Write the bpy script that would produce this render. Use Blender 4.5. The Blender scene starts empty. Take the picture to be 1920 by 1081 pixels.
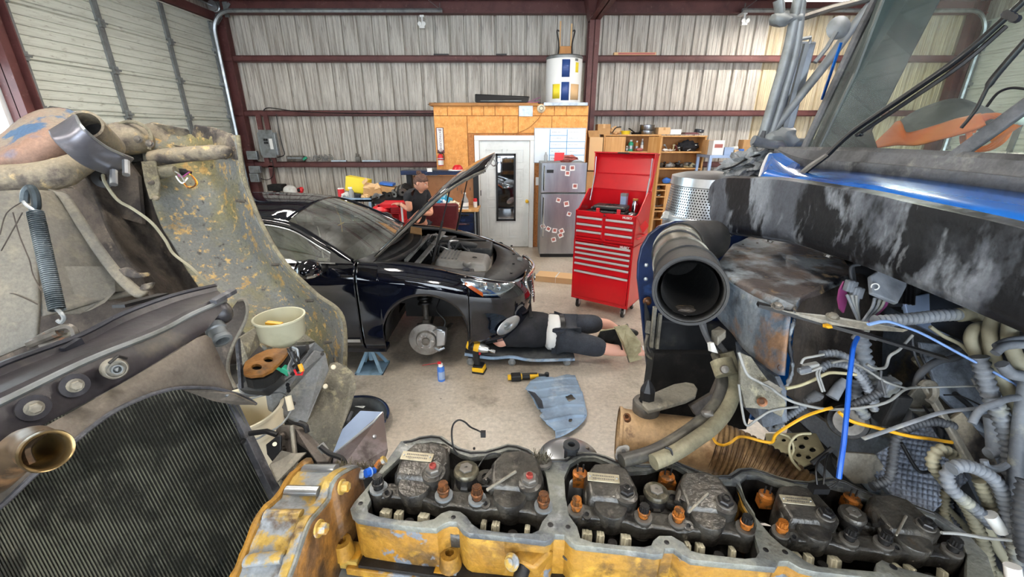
import bpy,bmesh,math,random
from mathutils import Vector as V,Matrix,noise
random.seed(7)
SC=bpy.context.scene
COL=SC.collection
PI=math.pi
# ---------------------------------------------------------------- camera, sky, exposure
PITCH=math.atan2(.3486,.9373);FPX=780.0
cd=bpy.data.cameras.new('camera');cam=bpy.data.objects.new('camera',cd);COL.objects.link(cam)
cam.location=(0,0,2.1);cam.rotation_euler=(PI/2 -PITCH,0,0)
cd.sensor_width=36;cd.lens=36*FPX/1920;cd.clip_start=.02;cd.clip_end=200
SC.camera=cam
w=bpy.data.worlds.new('sky');SC.world=w;w.use_nodes=True
nt=w.node_tree;bg=nt.nodes['Background']
bg.inputs[0].default_value=(.80,.90,1.0,1);bg.inputs[1].default_value=4.6
SC.view_settings.view_transform='Standard';SC.view_settings.look='None'
SC.view_settings.gamma=1;SC.view_settings.use_curve_mapping=False
SC.view_settings.exposure=1.15
SC.cycles.max_bounces=8;SC.cycles.diffuse_bounces=4;SC.cycles.glossy_bounces=4;SC.cycles.transmission_bounces=8
SC.cycles.transparent_max_bounces=8
SC.cycles.use_denoising=True;SC.cycles.sample_clamp_indirect=6
SC.cycles.caustics_reflective=False;SC.cycles.caustics_refractive=False

# ---------------------------------------------------------------- points of the place seen at a pixel of the 1920x1081 photograph
CAM=V((0,0,2.1))
def ray(px,py):
    r=(px-960)/FPX;u=(540.5-py)/FPX
    return V((r,.9373+.3486*u,-.3486+.9373*u))
def PX(px,py,x):d=ray(px,py);return CAM+d*(x/d.x)
def PY(px,py,y):d=ray(px,py);return CAM+d*(y/d.y)
def PZ(px,py,z):d=ray(px,py);return CAM+d*((z-2.1)/d.z)
def PC(px,py,c):return CAM+ray(px,py)*c

# ---------------------------------------------------------------- materials
def lin(h):
    if not isinstance(h,str):return tuple(h)
    h=h.lstrip('#');o=[]
    for i in (0,2,4):
        c=int(h[i:i+2],16)/255
        o.append(c/12.92 if c <= .04045 else ((c+.055)/1.055)**2.4)
    return tuple(o)
MATS={}
def mat(name,col,rough=.6,metal=0,layers=(),bump=0,bs=60,coat=0,trans=0,emis=0,stretch=(1,1,1),bstretch=None,alpha=1,ior=1.45,spec=.5,grain=None):
    """layers: (colour, scale, lo, hi[, stretch]) noise patches laid over the base colour"""
    m=bpy.data.materials.new(name);m.use_nodes=True
    n=m.node_tree.nodes;l=m.node_tree.links;p=n['Principled BSDF']
    c=lin(col);p.inputs['Base Color'].default_value=(*c,1)
    p.inputs['Roughness'].default_value=rough;p.inputs['Metallic'].default_value=metal
    p.inputs['IOR'].default_value=ior;p.inputs['Specular IOR Level'].default_value=spec
    if coat:p.inputs['Coat Weight'].default_value=coat;p.inputs['Coat Roughness'].default_value=.04
    if trans:p.inputs['Transmission Weight'].default_value=trans
    if alpha<1:p.inputs['Alpha'].default_value=alpha
    if emis:p.inputs['Emission Color'].default_value=(*c,1);p.inputs['Emission Strength'].default_value=emis
    tc=None
    if grain is None:grain=90 if bump >= .15 else 0
    def coords(st):
        nonlocal tc
        if tc is None:tc=n.new('ShaderNodeTexCoord')
        mp=n.new('ShaderNodeMapping');mp.inputs['Scale'].default_value=st
        l.new(tc.outputs['Object'],mp.inputs[0]);return mp.outputs[0]
    prev=None
    for L in layers:
        cc,s,lo,hi=L[:4];st=L[4] if len(L)>4 else stretch
        nz=n.new('ShaderNodeTexNoise');nz.inputs['Scale'].default_value=s;nz.inputs['Detail'].default_value=6;nz.inputs['Roughness'].default_value=.62
        l.new(coords(st),nz.inputs['Vector'])
        mr=n.new('ShaderNodeMapRange');mr.inputs[1].default_value=lo;mr.inputs[2].default_value=hi
        l.new(nz.outputs[0],mr.inputs[0])
        mx=n.new('ShaderNodeMix');mx.data_type='RGBA'
        mx.inputs[6].default_value=(*c,1);mx.inputs[7].default_value=(*lin(cc),1)
        if prev:l.new(prev,mx.inputs[6])
        l.new(mr.outputs[0],mx.inputs[0]);prev=mx.outputs[2]
    if prev and grain:
        nz=n.new('ShaderNodeTexNoise');nz.inputs['Scale'].default_value=grain;nz.inputs['Detail'].default_value=4;nz.inputs['Roughness'].default_value=.7
        l.new(coords((1,1,1)),nz.inputs['Vector'])
        mr=n.new('ShaderNodeMapRange');mr.inputs[1].default_value=.3;mr.inputs[2].default_value=.72;mr.inputs[3].default_value=.74;mr.inputs[4].default_value=1.16
        l.new(nz.outputs[0],mr.inputs[0])
        mx=n.new('ShaderNodeMix');mx.data_type='RGBA';mx.blend_type='MULTIPLY';mx.inputs[0].default_value=1
        l.new(prev,mx.inputs[6]);l.new(mr.outputs[0],mx.inputs[7]);prev=mx.outputs[2]
    if prev:l.new(prev,p.inputs['Base Color'])
    if bump:
        nz=n.new('ShaderNodeTexNoise');nz.inputs['Scale'].default_value=bs;nz.inputs['Detail'].default_value=5
        l.new(coords(bstretch or stretch),nz.inputs['Vector'])
        b=n.new('ShaderNodeBump');b.inputs['Strength'].default_value=bump;b.inputs['Distance'].default_value=.01
        l.new(nz.outputs[0],b.inputs['Height']);l.new(b.outputs[0],p.inputs['Normal'])
    MATS[name]=m;return m
def thin_glass(name,tint,refl=.08,rough=.02,haze=0.0):
    m=bpy.data.materials.new(name);m.use_nodes=True;n=m.node_tree.nodes;l=m.node_tree.links
    n.remove(n['Principled BSDF']);out=n['Material Output']
    tr=n.new('ShaderNodeBsdfTransparent');tr.inputs[0].default_value=(*lin(tint),1)
    gl=n.new('ShaderNodeBsdfGlossy');gl.inputs['Roughness'].default_value=rough
    fr=n.new('ShaderNodeLayerWeight');fr.inputs[0].default_value=.5
    pw=n.new('ShaderNodeMath');pw.operation='POWER';pw.inputs[1].default_value=4;l.new(fr.outputs['Facing'],pw.inputs[0])
    mr=n.new('ShaderNodeMapRange');mr.inputs[3].default_value=refl;mr.inputs[4].default_value=1;l.new(pw.outputs[0],mr.inputs[0])
    mx=n.new('ShaderNodeMixShader');l.new(mr.outputs[0],mx.inputs[0]);l.new(tr.outputs[0],mx.inputs[1]);l.new(gl.outputs[0],mx.inputs[2])
    last=mx
    if haze:
        df=n.new('ShaderNodeBsdfDiffuse');df.inputs[0].default_value=(.75,.76,.74,1)
        tc=n.new('ShaderNodeTexCoord');nz=n.new('ShaderNodeTexNoise');nz.inputs['Scale'].default_value=3.5;nz.inputs['Detail'].default_value=8;l.new(tc.outputs['Object'],nz.inputs[0])
        r2=n.new('ShaderNodeMapRange');r2.inputs[1].default_value=.4;r2.inputs[2].default_value=.75;r2.inputs[3].default_value=haze*.3;r2.inputs[4].default_value=haze*2;l.new(nz.outputs[0],r2.inputs[0])
        m2=n.new('ShaderNodeMixShader');l.new(r2.outputs[0],m2.inputs[0]);l.new(mx.outputs[0],m2.inputs[1]);l.new(df.outputs[0],m2.inputs[2]);last=m2
    l.new(last.outputs[0],out.inputs[0]);MATS[name]=m
thin_glass('glass','#dcece2',.05,.02,.10);thin_glass('glass_car','#b4c6ba',.26,.02,.10);thin_glass('lens','#e6eef2',.12);thin_glass('glass_clear','#f0f6f6',.04)
ST=(6,6,.35) # streaks running down
mat('wall_metal','#c6c1b8',.55,.0,[('#8e857b',4,.42,.66,(8,8,.25)),('#6b6057',10,.54,.72,(7,7,.4)),('#dcd7cd',3,.52,.75,(3,3,.3)),('#5d5148',26,.66,.74,(1,1,.7))],.1,30)
mat('wall_yellow_lit','#cfc0a0',.6,0,[('#a3937a',4,.42,.68,(8,8,.25)),('#75664f',10,.54,.74,(7,7,.4)),('#c9c2b4',2,.5,.7,(1,1,.3))],.1,30)  # yellowish light on the far wall panels is put into this colour
mat('door_metal','#cfd2c8',.5,0,[('#b0b2a8',3,.45,.75,(.5,.5,8)),('#8a857a',7,.58,.75,(1,1,4)),('#7a6c52',20,.68,.75)])
mat('red_steel','#603836',.55,0,[('#4a2828',4,.45,.7),('#80605a',12,.6,.8)])
mat('galv','#9da2a6',.35,.7,[('#777c80',8,.45,.7)])
mat('galv_dull','#84888a',.5,.4,[('#60625f',7,.45,.7)])
mat('roof_metal','#b9b6ae',.5,0,[('#928d84',4,.45,.7)])
mat('concrete','#c9bfb1',.32,0,[('#ab9f8f',1.1,.42,.68),('#7d7266',2.3,.56,.75),('#d8d0c4',.7,.5,.7),('#6d645a',14,.66,.74)],.06,40,grain=30)
mat('osb','#e5a45c',.75,0,[('#cf8c46',9,.4,.65),('#e9b474',24,.52,.7,(1.6,1,.6)),('#b5763a',34,.58,.7,(.6,1,1.8)),('#7d4f28',11,.69,.74)],.05,90)
mat('osb_dark','#b87a45',.8,0,[('#8b5930',30,.45,.7)])
mat('door_white','#dfe3e2',.45,0,[('#c6cac8',4,.5,.8)])
mat('white','#e8e8e6',.45)
mat('white_dirty','#d6d6d2',.6,0,[('#a8a49a',8,.55,.75)])
mat('board','#dfe9f2',.25)
mat('blue_ink','#3f8fc4',.5)
mat('black','#141416',.45)
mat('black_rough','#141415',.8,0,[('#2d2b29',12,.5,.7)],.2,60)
mat('black_gloss','#0c0d10',.15)
mat('rubber','#1d1d1e',.6,0,[('#3a3833',9,.5,.75)],.1,50)
mat('mirror','#c8ccd0',.03,1)
mat('steel','#a7abb0',.28,1,[('#8d9095',5,.4,.7,(1,1,.2))])
mat('chrome','#d5d8dc',.12,1)
mat('pull','#d4d5d6',.3,.35)
mat('alum','#c6cacf',.28,.9,[('#9fa3a7',6,.45,.7)])
mat('red_paint','#c5101c',.28,0,[('#b00d18',3,.5,.8)],coat=.4)
mat('red','#c8202a',.4)
mat('blue_dark','#27437e',.5)
mat('yellow','#ecd43a',.5)
mat('tool_yellow','#e7b41e',.45)
mat('card','#c19767',.85,0,[('#a87f52',5,.45,.7)])
mat('card_pale','#d6b184',.85)
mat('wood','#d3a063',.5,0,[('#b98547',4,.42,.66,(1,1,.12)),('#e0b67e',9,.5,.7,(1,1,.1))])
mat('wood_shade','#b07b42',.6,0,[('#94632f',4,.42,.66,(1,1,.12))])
mat('peg','#b9835c',.8,0,[('#a06f4a',5,.5,.7)])
mat('skin','#d49a80',.55,0,[('#c58670',6,.5,.8)])
mat('skin_pale','#dca793',.55)
mat('hair','#4a3027',.6,0,[('#6b4a3a',30,.45,.6,(1,1,5))])
mat('cloth_black','#1c1d22',.9,0,[('#2a2b31',8,.45,.7)],.3,25)
mat('cloth_grey','#2e323a',.9,0,[('#3b3f48',8,.45,.7)],.3,25)
mat('maroon','#5c2226',.35,0,[('#6e3436',8,.45,.7)])
mat('eye','#202020',.2)
mat('lip','#a86058',.5)
mat('carpaint','#05070f',.06,0,[('#080e20',1.2,.4,.7)],coat=.6,spec=.6)
mat('car_black','#0c0d10',.5,0,[('#1d1e20',8,.5,.7)])
mat('car_plastic','#26282b',.55,0,[('#4a4a48',7,.5,.75)])
mat('engine_grey','#8d8c8a',.5,.2,[('#74726e',5,.45,.7)])
mat('reflector','#c9d2da',.1,.9)
mat('amber','#e4641e',.2)
mat('disc','#a3a19e',.3,.9,[('#7c7773',12,.45,.7)])
mat('grime_metal','#6e6a64',.5,.5,[('#45413c',9,.45,.65),('#8a5a3a',14,.62,.72)])
mat('jack_blue','#8fb0c8',.4,.2,[('#6d8798',8,.5,.7)])
mat('bluegrey','#8ba3bd',.5,0,[('#6b7d92',3.5,.45,.62),('#b6c3d0',5,.55,.72),('#3c3f45',3,.66,.7),('#9b8e78',2.2,.6,.72)],.1,30)
mat('can_blue','#3b6fc2',.35)
mat('orange','#ee6c22',.55,0,[('#f08a4a',5,.5,.7)])
mat('clearplast','#c9cdd0',.12,0,trans=.5,ior=1.2)
# truck
mat('hood_under','#756f62',.85,0,[('#8f886f',5,.45,.65),('#454039',7,.48,.62),('#a5804c',9,.60,.68),('#b39a6a',26,.62,.7)],.5,45)
mat('hood_olive','#76705f',.85,0,[('#5c5749',8,.42,.62),('#8d8567',20,.5,.7)],.6,90)
mat('hood_blotch','#6c6d69',.8,0,[('#77704f',3,.46,.62),('#a3854f',9,.57,.63),('#b99a60',30,.57,.66),('#3d3d3a',26,.60,.7)],.5,70)
mat('hood_dark','#3f3833',.85,0,[('#544b42',5,.45,.65),('#241f1d',6,.5,.65),('#76695a',10,.62,.75)],.5,40)
mat('hood_tan','#857b68',.8,0,[('#6f665a',6,.42,.58),('#3d3836',6,.5,.62),('#b39c70',16,.58,.7)],.5,50)
mat('hood_nose','#82776a',.65,0,[('#85695a',4,.42,.55),('#3f5a78',3.6,.54,.57),('#6a6470',9,.58,.7)],.2,40)
mat('sheet_grey','#6a665d',.7,0,[('#5c5a55',2.5,.42,.65),('#8d8470',3,.5,.7),('#5c564d',13,.64,.74)],.25,40)
mat('sleeve','#74747c',.35,.5,[('#5a5960',4,.42,.65),('#9d9ba5',5,.55,.7)])
mat('spring','#6a747a',.45,.6,[('#2f383e',6,.4,.6)])
mat('tank','#343135',.36,.1,[('#2a272b',5,.42,.6),('#4f4a42',7,.58,.7),('#2a2a2e',4,.55,.7,(1,5,5))],.15,30,spec=.6)
mat('tank_top','#3c3d45',.3,.3,[('#282930',4,.42,.6),('#8b8a8a',7,.62,.72,(1,6,6))],.1,20)
mat('shroud','#6b635a',.7,0,[('#5a534b',4,.42,.62),('#857a6d',6,.55,.72),('#3d3834',14,.62,.74)],.25,40)
mat('core','#131514',.8,.1,[('#20221f',40,.45,.65)],.4,160)
mat('core_tube','#64655b',.5,.1,[('#2f302c',12,.44,.58)])
mat('core_fin','#1d1f1d',.7,.1,[('#101110',7,.42,.58),('#4a4b45',25,.64,.7)])
mat('rail_grey','#55565c',.6,.2,[('#3b3b40',7,.45,.65),('#77767a',14,.6,.7)],.2,60)
mat('copper','#6d5a45',.4,.6,[('#4a3d30',6,.4,.6),('#a8805a',8,.55,.65),('#8a8577',5,.6,.7)])
mat('copper_in','#8a744e',.3,.8,[('#5a4a34',8,.45,.65)])
mat('cat_yellow','#9d762a',.45,0,[('#946a24',6,.40,.56),('#5c4526',7,.50,.62),('#6b7077',6,.60,.615),('#2f2317',10,.60,.72),('#b58a32',14,.56,.68)],.4,45)
mat('cat_worn','#ae9048',.42,.1,[('#85898c',7,.49,.53),('#c28c2c',5,.54,.58),('#4c3824',9,.55,.66)],.35,40)
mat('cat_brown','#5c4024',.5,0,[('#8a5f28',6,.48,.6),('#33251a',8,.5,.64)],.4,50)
mat('rim_grey','#85877f',.5,.35,[('#5a5e62',7,.44,.62),('#9da0a0',16,.55,.7),('#453f38',13,.64,.74)],.3,80)
mat('cast','#494641',.3,.35,[('#2b2927',14,.44,.6),('#6d685f',18,.56,.7),('#59452f',10,.6,.72)],.28,90,spec=.6,grain=140)
mat('cast_dark','#1f1d1c',.5,.3,[('#34302c',9,.5,.68)],.3,60,spec=.6)
mat('bolt_rust','#75492a',.4,.5,[('#4a3222',60,.45,.6)])
mat('bolt_orange','#98591f',.4,.3,[('#52371f',50,.47,.57)])
mat('bolt_dark','#3c3b3b',.35,.8)
mat('rod_metal','#d2ccb4',.35,.2,[('#a09a84',14,.45,.65)])
mat('plate_label','#b3aa92',.4,.5,[('#8d8570',30,.5,.7)])
mat('rust_box','#5a5250',.55,.1,[('#75604f',5,.5,.62),('#8f989f',5.5,.47,.57),('#20242c',6.5,.55,.62),('#a8906e',13,.60,.68),('#2c2a2a',20,.62,.7)],.4,40)
mat('rust_face','#8d9297',.6,.1,[('#55616e',5,.42,.55,(1,1,.5)),('#86664c',6,.53,.62),('#26282c',7,.57,.66,(1,1,.6)),('#b4b3a8',10,.6,.7)],.4,40)
mat('cowl','#4c5058',.4,0,[('#858b93',5,.46,.6,(1,1,.4)),('#131418',4.2,.53,.58,(1,1,.5)),('#9a9fa5',14,.6,.75,(1,1,.4)),('#24262b',9,.58,.66,(1,1,.5))],.15,60)
mat('cab_blue','#1565c0',.25,0,[('#0f3f86',3,.5,.62),('#2b86dc',4,.55,.7)],coat=.6)
mat('gasket','#5c5d5f',.65,0,[('#3f3f40',6,.45,.6),('#8a8984',9,.56,.7)],.2,50)
mat('shield_blue','#16264a',.35,.1,[('#0d1426',3,.45,.6),('#2c4470',6,.6,.7)])
mat('shield_black','#1c1e22',.45,.1,[('#34363a',3,.45,.65),('#4c4b45',8,.6,.75)])
mat('orange_pipe','#a98c68',.5,.1,[('#b99d78',3,.42,.6),('#7a5a3c',5,.56,.7),('#4d3423',13,.62,.72)],.2,50)
mat('flex_pipe','#7d6446',.45,.2,[('#967a55',6,.42,.6),('#46311f',7,.52,.66)],.2,60)
mat('conduit','#858a91',.6,0,[('#565a60',6,.42,.6),('#a6a594',9,.56,.7)])
mat('conduit_tan','#9a957f',.65,0,[('#75715f',7,.45,.65)])
mat('conduit_dark','#3b3d41',.6,0,[('#5c5d5f',8,.5,.7)])
mat('wire_grey','#8b8c8a',.6,0,[('#6a6a66',12,.45,.65)])
mat('wire_blue','#1b56b8',.4)
mat('wire_lightblue','#7fa0d8',.45)
mat('wire_yellow','#d9a022',.45)
mat('wire_purple','#8a3f72',.45)
mat('hose','#34322e',.5,0,[('#6d6858',5,.5,.65),('#22211f',4,.5,.65)],.2,40)
mat('hose_tan','#7b755f',.6,0,[('#55503f',5,.44,.62),('#918a70',9,.55,.7)],.2,40)
mat('bracket','#57504a',.55,.3,[('#3b3531',6,.42,.62),('#7a6f64',9,.58,.7)],.3,60)
mat('bracket_pale','#8d887c',.55,.2,[('#6c675d',5,.42,.62),('#a8a290',9,.56,.7)],.3,60)
mat('firewall','#5b626c',.7,0,[('#7f8894',3.5,.44,.62),('#24272c',4,.50,.62),('#8a8270',8,.6,.72)],.4,50)  # dirty grey, darkened so gaps between the harness conduits look shaded
mat('quilt','#6b7484',.7,.1,[('#8d95a3',6,.45,.65),('#474c57',7,.5,.7)],.3,60)
mat('flap','#7b776a',.85,0,[('#5f5c52',7,.44,.62),('#99947c',24,.55,.68)],.7,120)
mat('bucket','#e6dcc2',.45,0,[('#c9bc9c',4,.55,.75)])
mat('cloudy','#c9c6aa',.4,0,[('#a8a486',4,.5,.7),('#6f6a52',9,.66,.74)],trans=.25)
mat('gasket_orange','#94642a',.5,0,[('#7d5220',9,.45,.62),('#3b2c1c',8,.58,.7)],.3,60)
mat('green','#2f9a78',.45)
mat('plate_blue','#9fb3d4',.35,.3,[('#8496b4',3,.45,.7)])
mat('plate_brown','#4b3f3c',.45,.3,[('#8d8488',2.2,.5,.62),('#2d2422',4,.5,.64)])
mat('lamp_glow','#fff8ee',.5,emis=70)
mat('elbow_metal','#8d887c',.3,.75,[('#5f5b52',7,.45,.62),('#a39d90',6,.55,.7,(1,1,.3))])
mat('reflection_dark','#1d2624',.35,0,[('#2e3a37',5,.45,.65)])
mat('box_grey','#858788',.6,.1,[('#6a6c6d',5,.45,.65),('#9a978a',8,.55,.7),('#4a4843',12,.62,.72)],.3,50)
mat('cream_metal','#b5ad8c',.6,.1,[('#8f8769',8,.45,.65)])

# ---------------------------------------------------------------- mesh building
def basis(d):
    d=V(d).normalized();a=V((0,0,1)) if abs(d.z)<.95 else V((1,0,0))
    x=a.cross(d).normalized();return x,d.cross(x).normalized(),d
def catmull(P,k=6,closed=False):
    P=[V(p) for p in P];n=len(P);out=[]
    for i in range(n if closed else n-1):
        if closed:a,b,c,d=P[(i-1) % n],P[i],P[(i+1) % n],P[(i+2) % n]
        else:a,b,c,d=P[max(i-1,0)],P[i],P[i+1],P[min(i+2,n-1)]
        for j in range(k):
            t=j/k
            out.append(.5*((2*b)+(c-a)*t+(2*a-5*b+4*c-d)*t*t+(3*b-a-3*c+d)*t**3))
    if not closed:out.append(P[-1])
    return out
class MB:
    def __init__(s):s.v=[];s.f=[]
    def add(s,vs,fs):
        b=len(s.v);s.v+=[V(p) for p in vs];s.f+=[tuple(b+i for i in f) for f in fs];return s
    def hexa(s,p):# 8 points: bottom 4, top 4
        return s.add(p,[(3,2,1,0),(4,5,6,7),(0,1,5,4),(1,2,6,5),(2,3,7,6),(3,0,4,7)])
    def box(s,lo,hi,R=None,o=(0,0,0)):
        x0,y0,z0=lo;x1,y1,z1=hi
        p=[V(q) for q in [(x0,y0,z0),(x1,y0,z0),(x1,y1,z0),(x0,y1,z0),(x0,y0,z1),(x1,y0,z1),(x1,y1,z1),(x0,y1,z1)]]
        if R is not None:p=[R@q for q in p]
        return s.hexa([q+V(o) for q in p])
    def cbox(s,c,sx,sy,sz,R=None):
        return s.box((-sx/2,-sy/2,-sz/2),(sx/2,sy/2,sz/2),R,c)
    def bar(s,a,b,w,h,up=(0,0,1)):
        a,b=V(a),V(b);d=(b-a).normalized();x=V(up).cross(d)
        if x.length<1e-4:x=V((1,0,0)).cross(d)
        x.normalize();y=d.cross(x)*h/2;x=x*w/2
        return s.hexa([a-x-y,a+x-y,a+x+y,a-x+y,b-x-y,b+x-y,b+x+y,b-x+y])
    def tube(s,P,r,n=8,cap=True,flat=1,rf=None):
        P=[V(p) for p in P];m=len(P);rr=r if isinstance(r,(list,tuple)) else [r]*m
        x=None;base=len(s.v)
        for i,p in enumerate(P):
            d=(P[min(i+1,m-1)]-P[max(i-1,0)])
            if d.length<1e-9:d=V((0,0,1))
            d.normalize()
            if x is None:x=basis(d)[0]
            x=(x-d*x.dot(d)).normalized();y=d.cross(x)
            for j in range(n):
                a=2*PI*j/n;s.v.append(p+(x*math.cos(a)+y*math.sin(a)*flat)*rr[i])
        for i in range(m-1):
            for j in range(n):
                a=base+i*n+j;b=base+i*n+(j+1) % n
                s.f.append((a,b,b+n,a+n))
        if cap:
            s.f.append(tuple(base+j for j in range(n))[::-1]);s.f.append(tuple(base+(m-1)*n+j for j in range(n)))
        return s
    def lathe(s,prof,o=(0,0,0),d=(0,0,1),n=24,a0=0,a1=2*PI,x=None):
        X,Y,D=basis(d);o=V(o)
        if x is not None:X=V(x).normalized();Y=D.cross(X)
        full=abs(a1-a0-2*PI)<1e-6;k=n if full else n+1;base=len(s.v)
        for r,h in prof:
            for j in range(k):
                a=a0+(a1-a0)*j/n;s.v.append(o+D*h+(X*math.cos(a)+Y*math.sin(a))*max(r,1e-5))
        for i in range(len(prof)-1):
            for j in range(n if full else n):
                a=base+i*k+j;b=base+i*k+(j+1) % k
                s.f.append((a,b,b+k,a+k))
        return s
    def cyl(s,a,b,r,n=16,r2=None):
        a,b=V(a),V(b);r2=r if r2 is None else r2;L=(b-a).length
        return s.lathe([(0,0),(r,0),(r2,L),(0,L)],a,b-a,n)
    def plate(s,P,t,nrm=None,both=False):
        P=[V(p) for p in P];n=len(P)
        if nrm is None:
            nrm=V((0,0,0))
            for i in range(n):nrm+=(P[i]-P[0]).cross(P[(i+1) % n]-P[0])
        nrm=V(nrm).normalized()*t
        A=[p+nrm*.5 for p in P] if both else P;B=[p-nrm*.5 for p in P] if both else [p-nrm for p in P]
        return s.add(A+B,[tuple(range(n)),tuple(range(2*n-1,n-1,-1))]+[(i,i+n,(i+1) % n+n,(i+1) % n) for i in range(n)])
    def grid(s,rows,closed=False):
        n=len(rows[0]);vs=[p for r in rows for p in r];fs=[]
        for i in range(len(rows)-1):
            for j in range(n if closed else n-1):
                a=i*n+j;b=i*n+(j+1) % n;fs.append((a,b,b+n,a+n))
        return s.add(vs,fs)
    def blob(s,c,sx,sy,sz,amp=.15,fr=6,R=None,sub=3,seed=0):
        bm=bmesh.new();bmesh.ops.create_icosphere(bm,subdivisions=sub,radius=1)
        vs=[]
        for v in bm.verts:
            q=v.co.copy();k=1+amp*noise.noise(q*fr*.35+V((seed*3.1,seed,0)))*2
            q=V((q.x*sx*k,q.y*sy*k,q.z*sz*k))
            if R is not None:q=R@q
            vs.append(q+V(c))
        fs=[tuple(v.index for v in f.verts) for f in bm.faces];bm.free()
        return s.add(vs,fs)
ROOT={}
def obj(name,mb,m,parent=None,local=False,smooth=40,bevel=0,solid=0,sub=0,bseg=2,kind=None,label=None,off=0):
    me=bpy.data.meshes.new(name);off_v=V((0,0,0))
    if parent is not None and not local:off_v=ROOT.get(parent.name,V((0,0,0)))
    me.from_pydata([v-off_v for v in mb.v],[],mb.f);me.update()
    bm=bmesh.new();bm.from_mesh(me);bmesh.ops.remove_doubles(bm,verts=bm.verts,dist=1e-6);bmesh.ops.recalc_face_normals(bm,faces=bm.faces);bm.to_mesh(me);bm.free()
    ms=m if isinstance(m,(list,tuple)) else [m]
    for q in ms:me.materials.append(MATS[q])
    if smooth:
        me.shade_smooth()
        try:me.set_sharp_from_angle(angle=math.radians(smooth))
        except Exception:pass
    o=bpy.data.objects.new(name,me);COL.objects.link(o)
    if parent is not None:
        o.parent=parent;ROOT[o.name]=off_v if not local else V((0,0,0))
    if solid:
        k=o.modifiers.new('s','SOLIDIFY');k.thickness=solid;k.offset=off
    if bevel:
        k=o.modifiers.new('b','BEVEL');k.width=bevel;k.segments=bseg;k.limit_method='ANGLE';k.angle_limit=.6;k.harden_normals=False
    if sub:
        k=o.modifiers.new('u','SUBSURF');k.levels=sub;k.render_levels=sub
    if kind:o['kind']=kind
    if label:o['label']=label
    return o
def thing(name,label,cat,loc=(0,0,0),rot=0,group=None):
    o=bpy.data.objects.new(name,None);COL.objects.link(o);o.location=loc;o.rotation_euler=(0,0,rot)
    o['label']=label;o['category']=cat;o.empty_display_size=.05
    if group:o['group']=group
    ROOT[o.name]=V(loc);return o
def tag(o,label,cat,group=None):
    o['label']=label;o['category']=cat
    if group:o['group']=group
    return o
def struct(name,mb,m,parent=None,**k):
    o=obj(name,mb,m,parent,**k)
    if parent is None:o['kind']='structure'
    return o
def dup(src,parent,loc=None,mx=None):
    c=src.copy();COL.objects.link(c);c.parent=parent
    if loc is not None:c.location=loc
    return c
def text(s,parent,p,xd,yd,size,m,ext=.001,name='lettering',bold=0):
    cu=bpy.data.curves.new(name,'FONT');cu.body=s;cu.size=size;cu.extrude=ext;cu.align_x='CENTER';cu.align_y='CENTER';cu.offset=bold;cu.resolution_u=3
    o=bpy.data.objects.new(name,cu);COL.objects.link(o);cu.materials.append(MATS[m])
    xd=V(xd).normalized();yd=V(yd).normalized();zd=xd.cross(yd).normalized();yd=zd.cross(xd)
    off=ROOT.get(parent.name,V((0,0,0))) if parent else V((0,0,0))
    dg=bpy.context.evaluated_depsgraph_get();me=bpy.data.meshes.new_from_object(o.evaluated_get(dg));bpy.data.objects.remove(o);bpy.data.curves.remove(cu)
    o=bpy.data.objects.new(name,me);COL.objects.link(o);o.parent=parent
    M=Matrix((xd,yd,zd)).transposed().to_4x4();M.translation=V(p)-off;o.matrix_local=M
    return o
def plate_holes(outer,holes,z0,z1,bevel=0):
    """flat plate with holes; points are (x, y)"""
    cu=bpy.data.curves.new('c','CURVE');cu.dimensions='2D';cu.fill_mode='BOTH'
    for L in [outer]+list(holes):
        sp=cu.splines.new('POLY');sp.points.add(len(L)-1);sp.use_cyclic_u=True
        for q,p in zip(sp.points,L):q.co=(p[0],p[1],0,1)
    cu.extrude=(z1-z0)/2-bevel;cu.bevel_depth=bevel;cu.bevel_resolution=1
    o=bpy.data.objects.new('c',cu);COL.objects.link(o)
    dg=bpy.context.evaluated_depsgraph_get();me=bpy.data.meshes.new_from_object(o.evaluated_get(dg))
    mb=MB();mb.add([v.co+V((0,0,(z0+z1)/2)) for v in me.vertices],[tuple(f.vertices) for f in me.polygons])
    bpy.data.objects.remove(o);bpy.data.curves.remove(cu);bpy.data.meshes.remove(me)
    return mb
def corr(P,r,k=8,pitch=.006,n=10,depth=.16):
    """ribbed conduit along the smooth path P"""
    Q=catmull(P,k);L=[0]
    for a,b in zip(Q,Q[1:]):L.append(L[-1]+(b-a).length)
    T=L[-1];N=max(8,int(T/pitch*4));out=[];rr=[];j=0
    for i in range(N+1):
        s=T*i/N
        while j<len(L)-2 and L[j+1]<s:j+=1
        t=(s-L[j])/max(1e-9,L[j+1]-L[j]);out.append(Q[j].lerp(Q[j+1],min(1,max(0,t))));rr.append(r*(1+(depth if i % 4 in (0,1) else -depth)))
    return MB().tube(out,rr,n)
def hexbolt(p,d,r,h=None,wr=None,x=None):
    mb=MB();h=h or r*.9;wr=wr or r*1.45;p=V(p);d=V(d).normalized()
    mb.lathe([(0,0),(wr,0),(wr,h*.22),(0,h*.22)],p,d,16)
    mb.lathe([(0,h*.2),(r,h*.2),(r,h*.9),(r*.85,h),(0,h)],p,d,6)
    return mb
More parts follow.
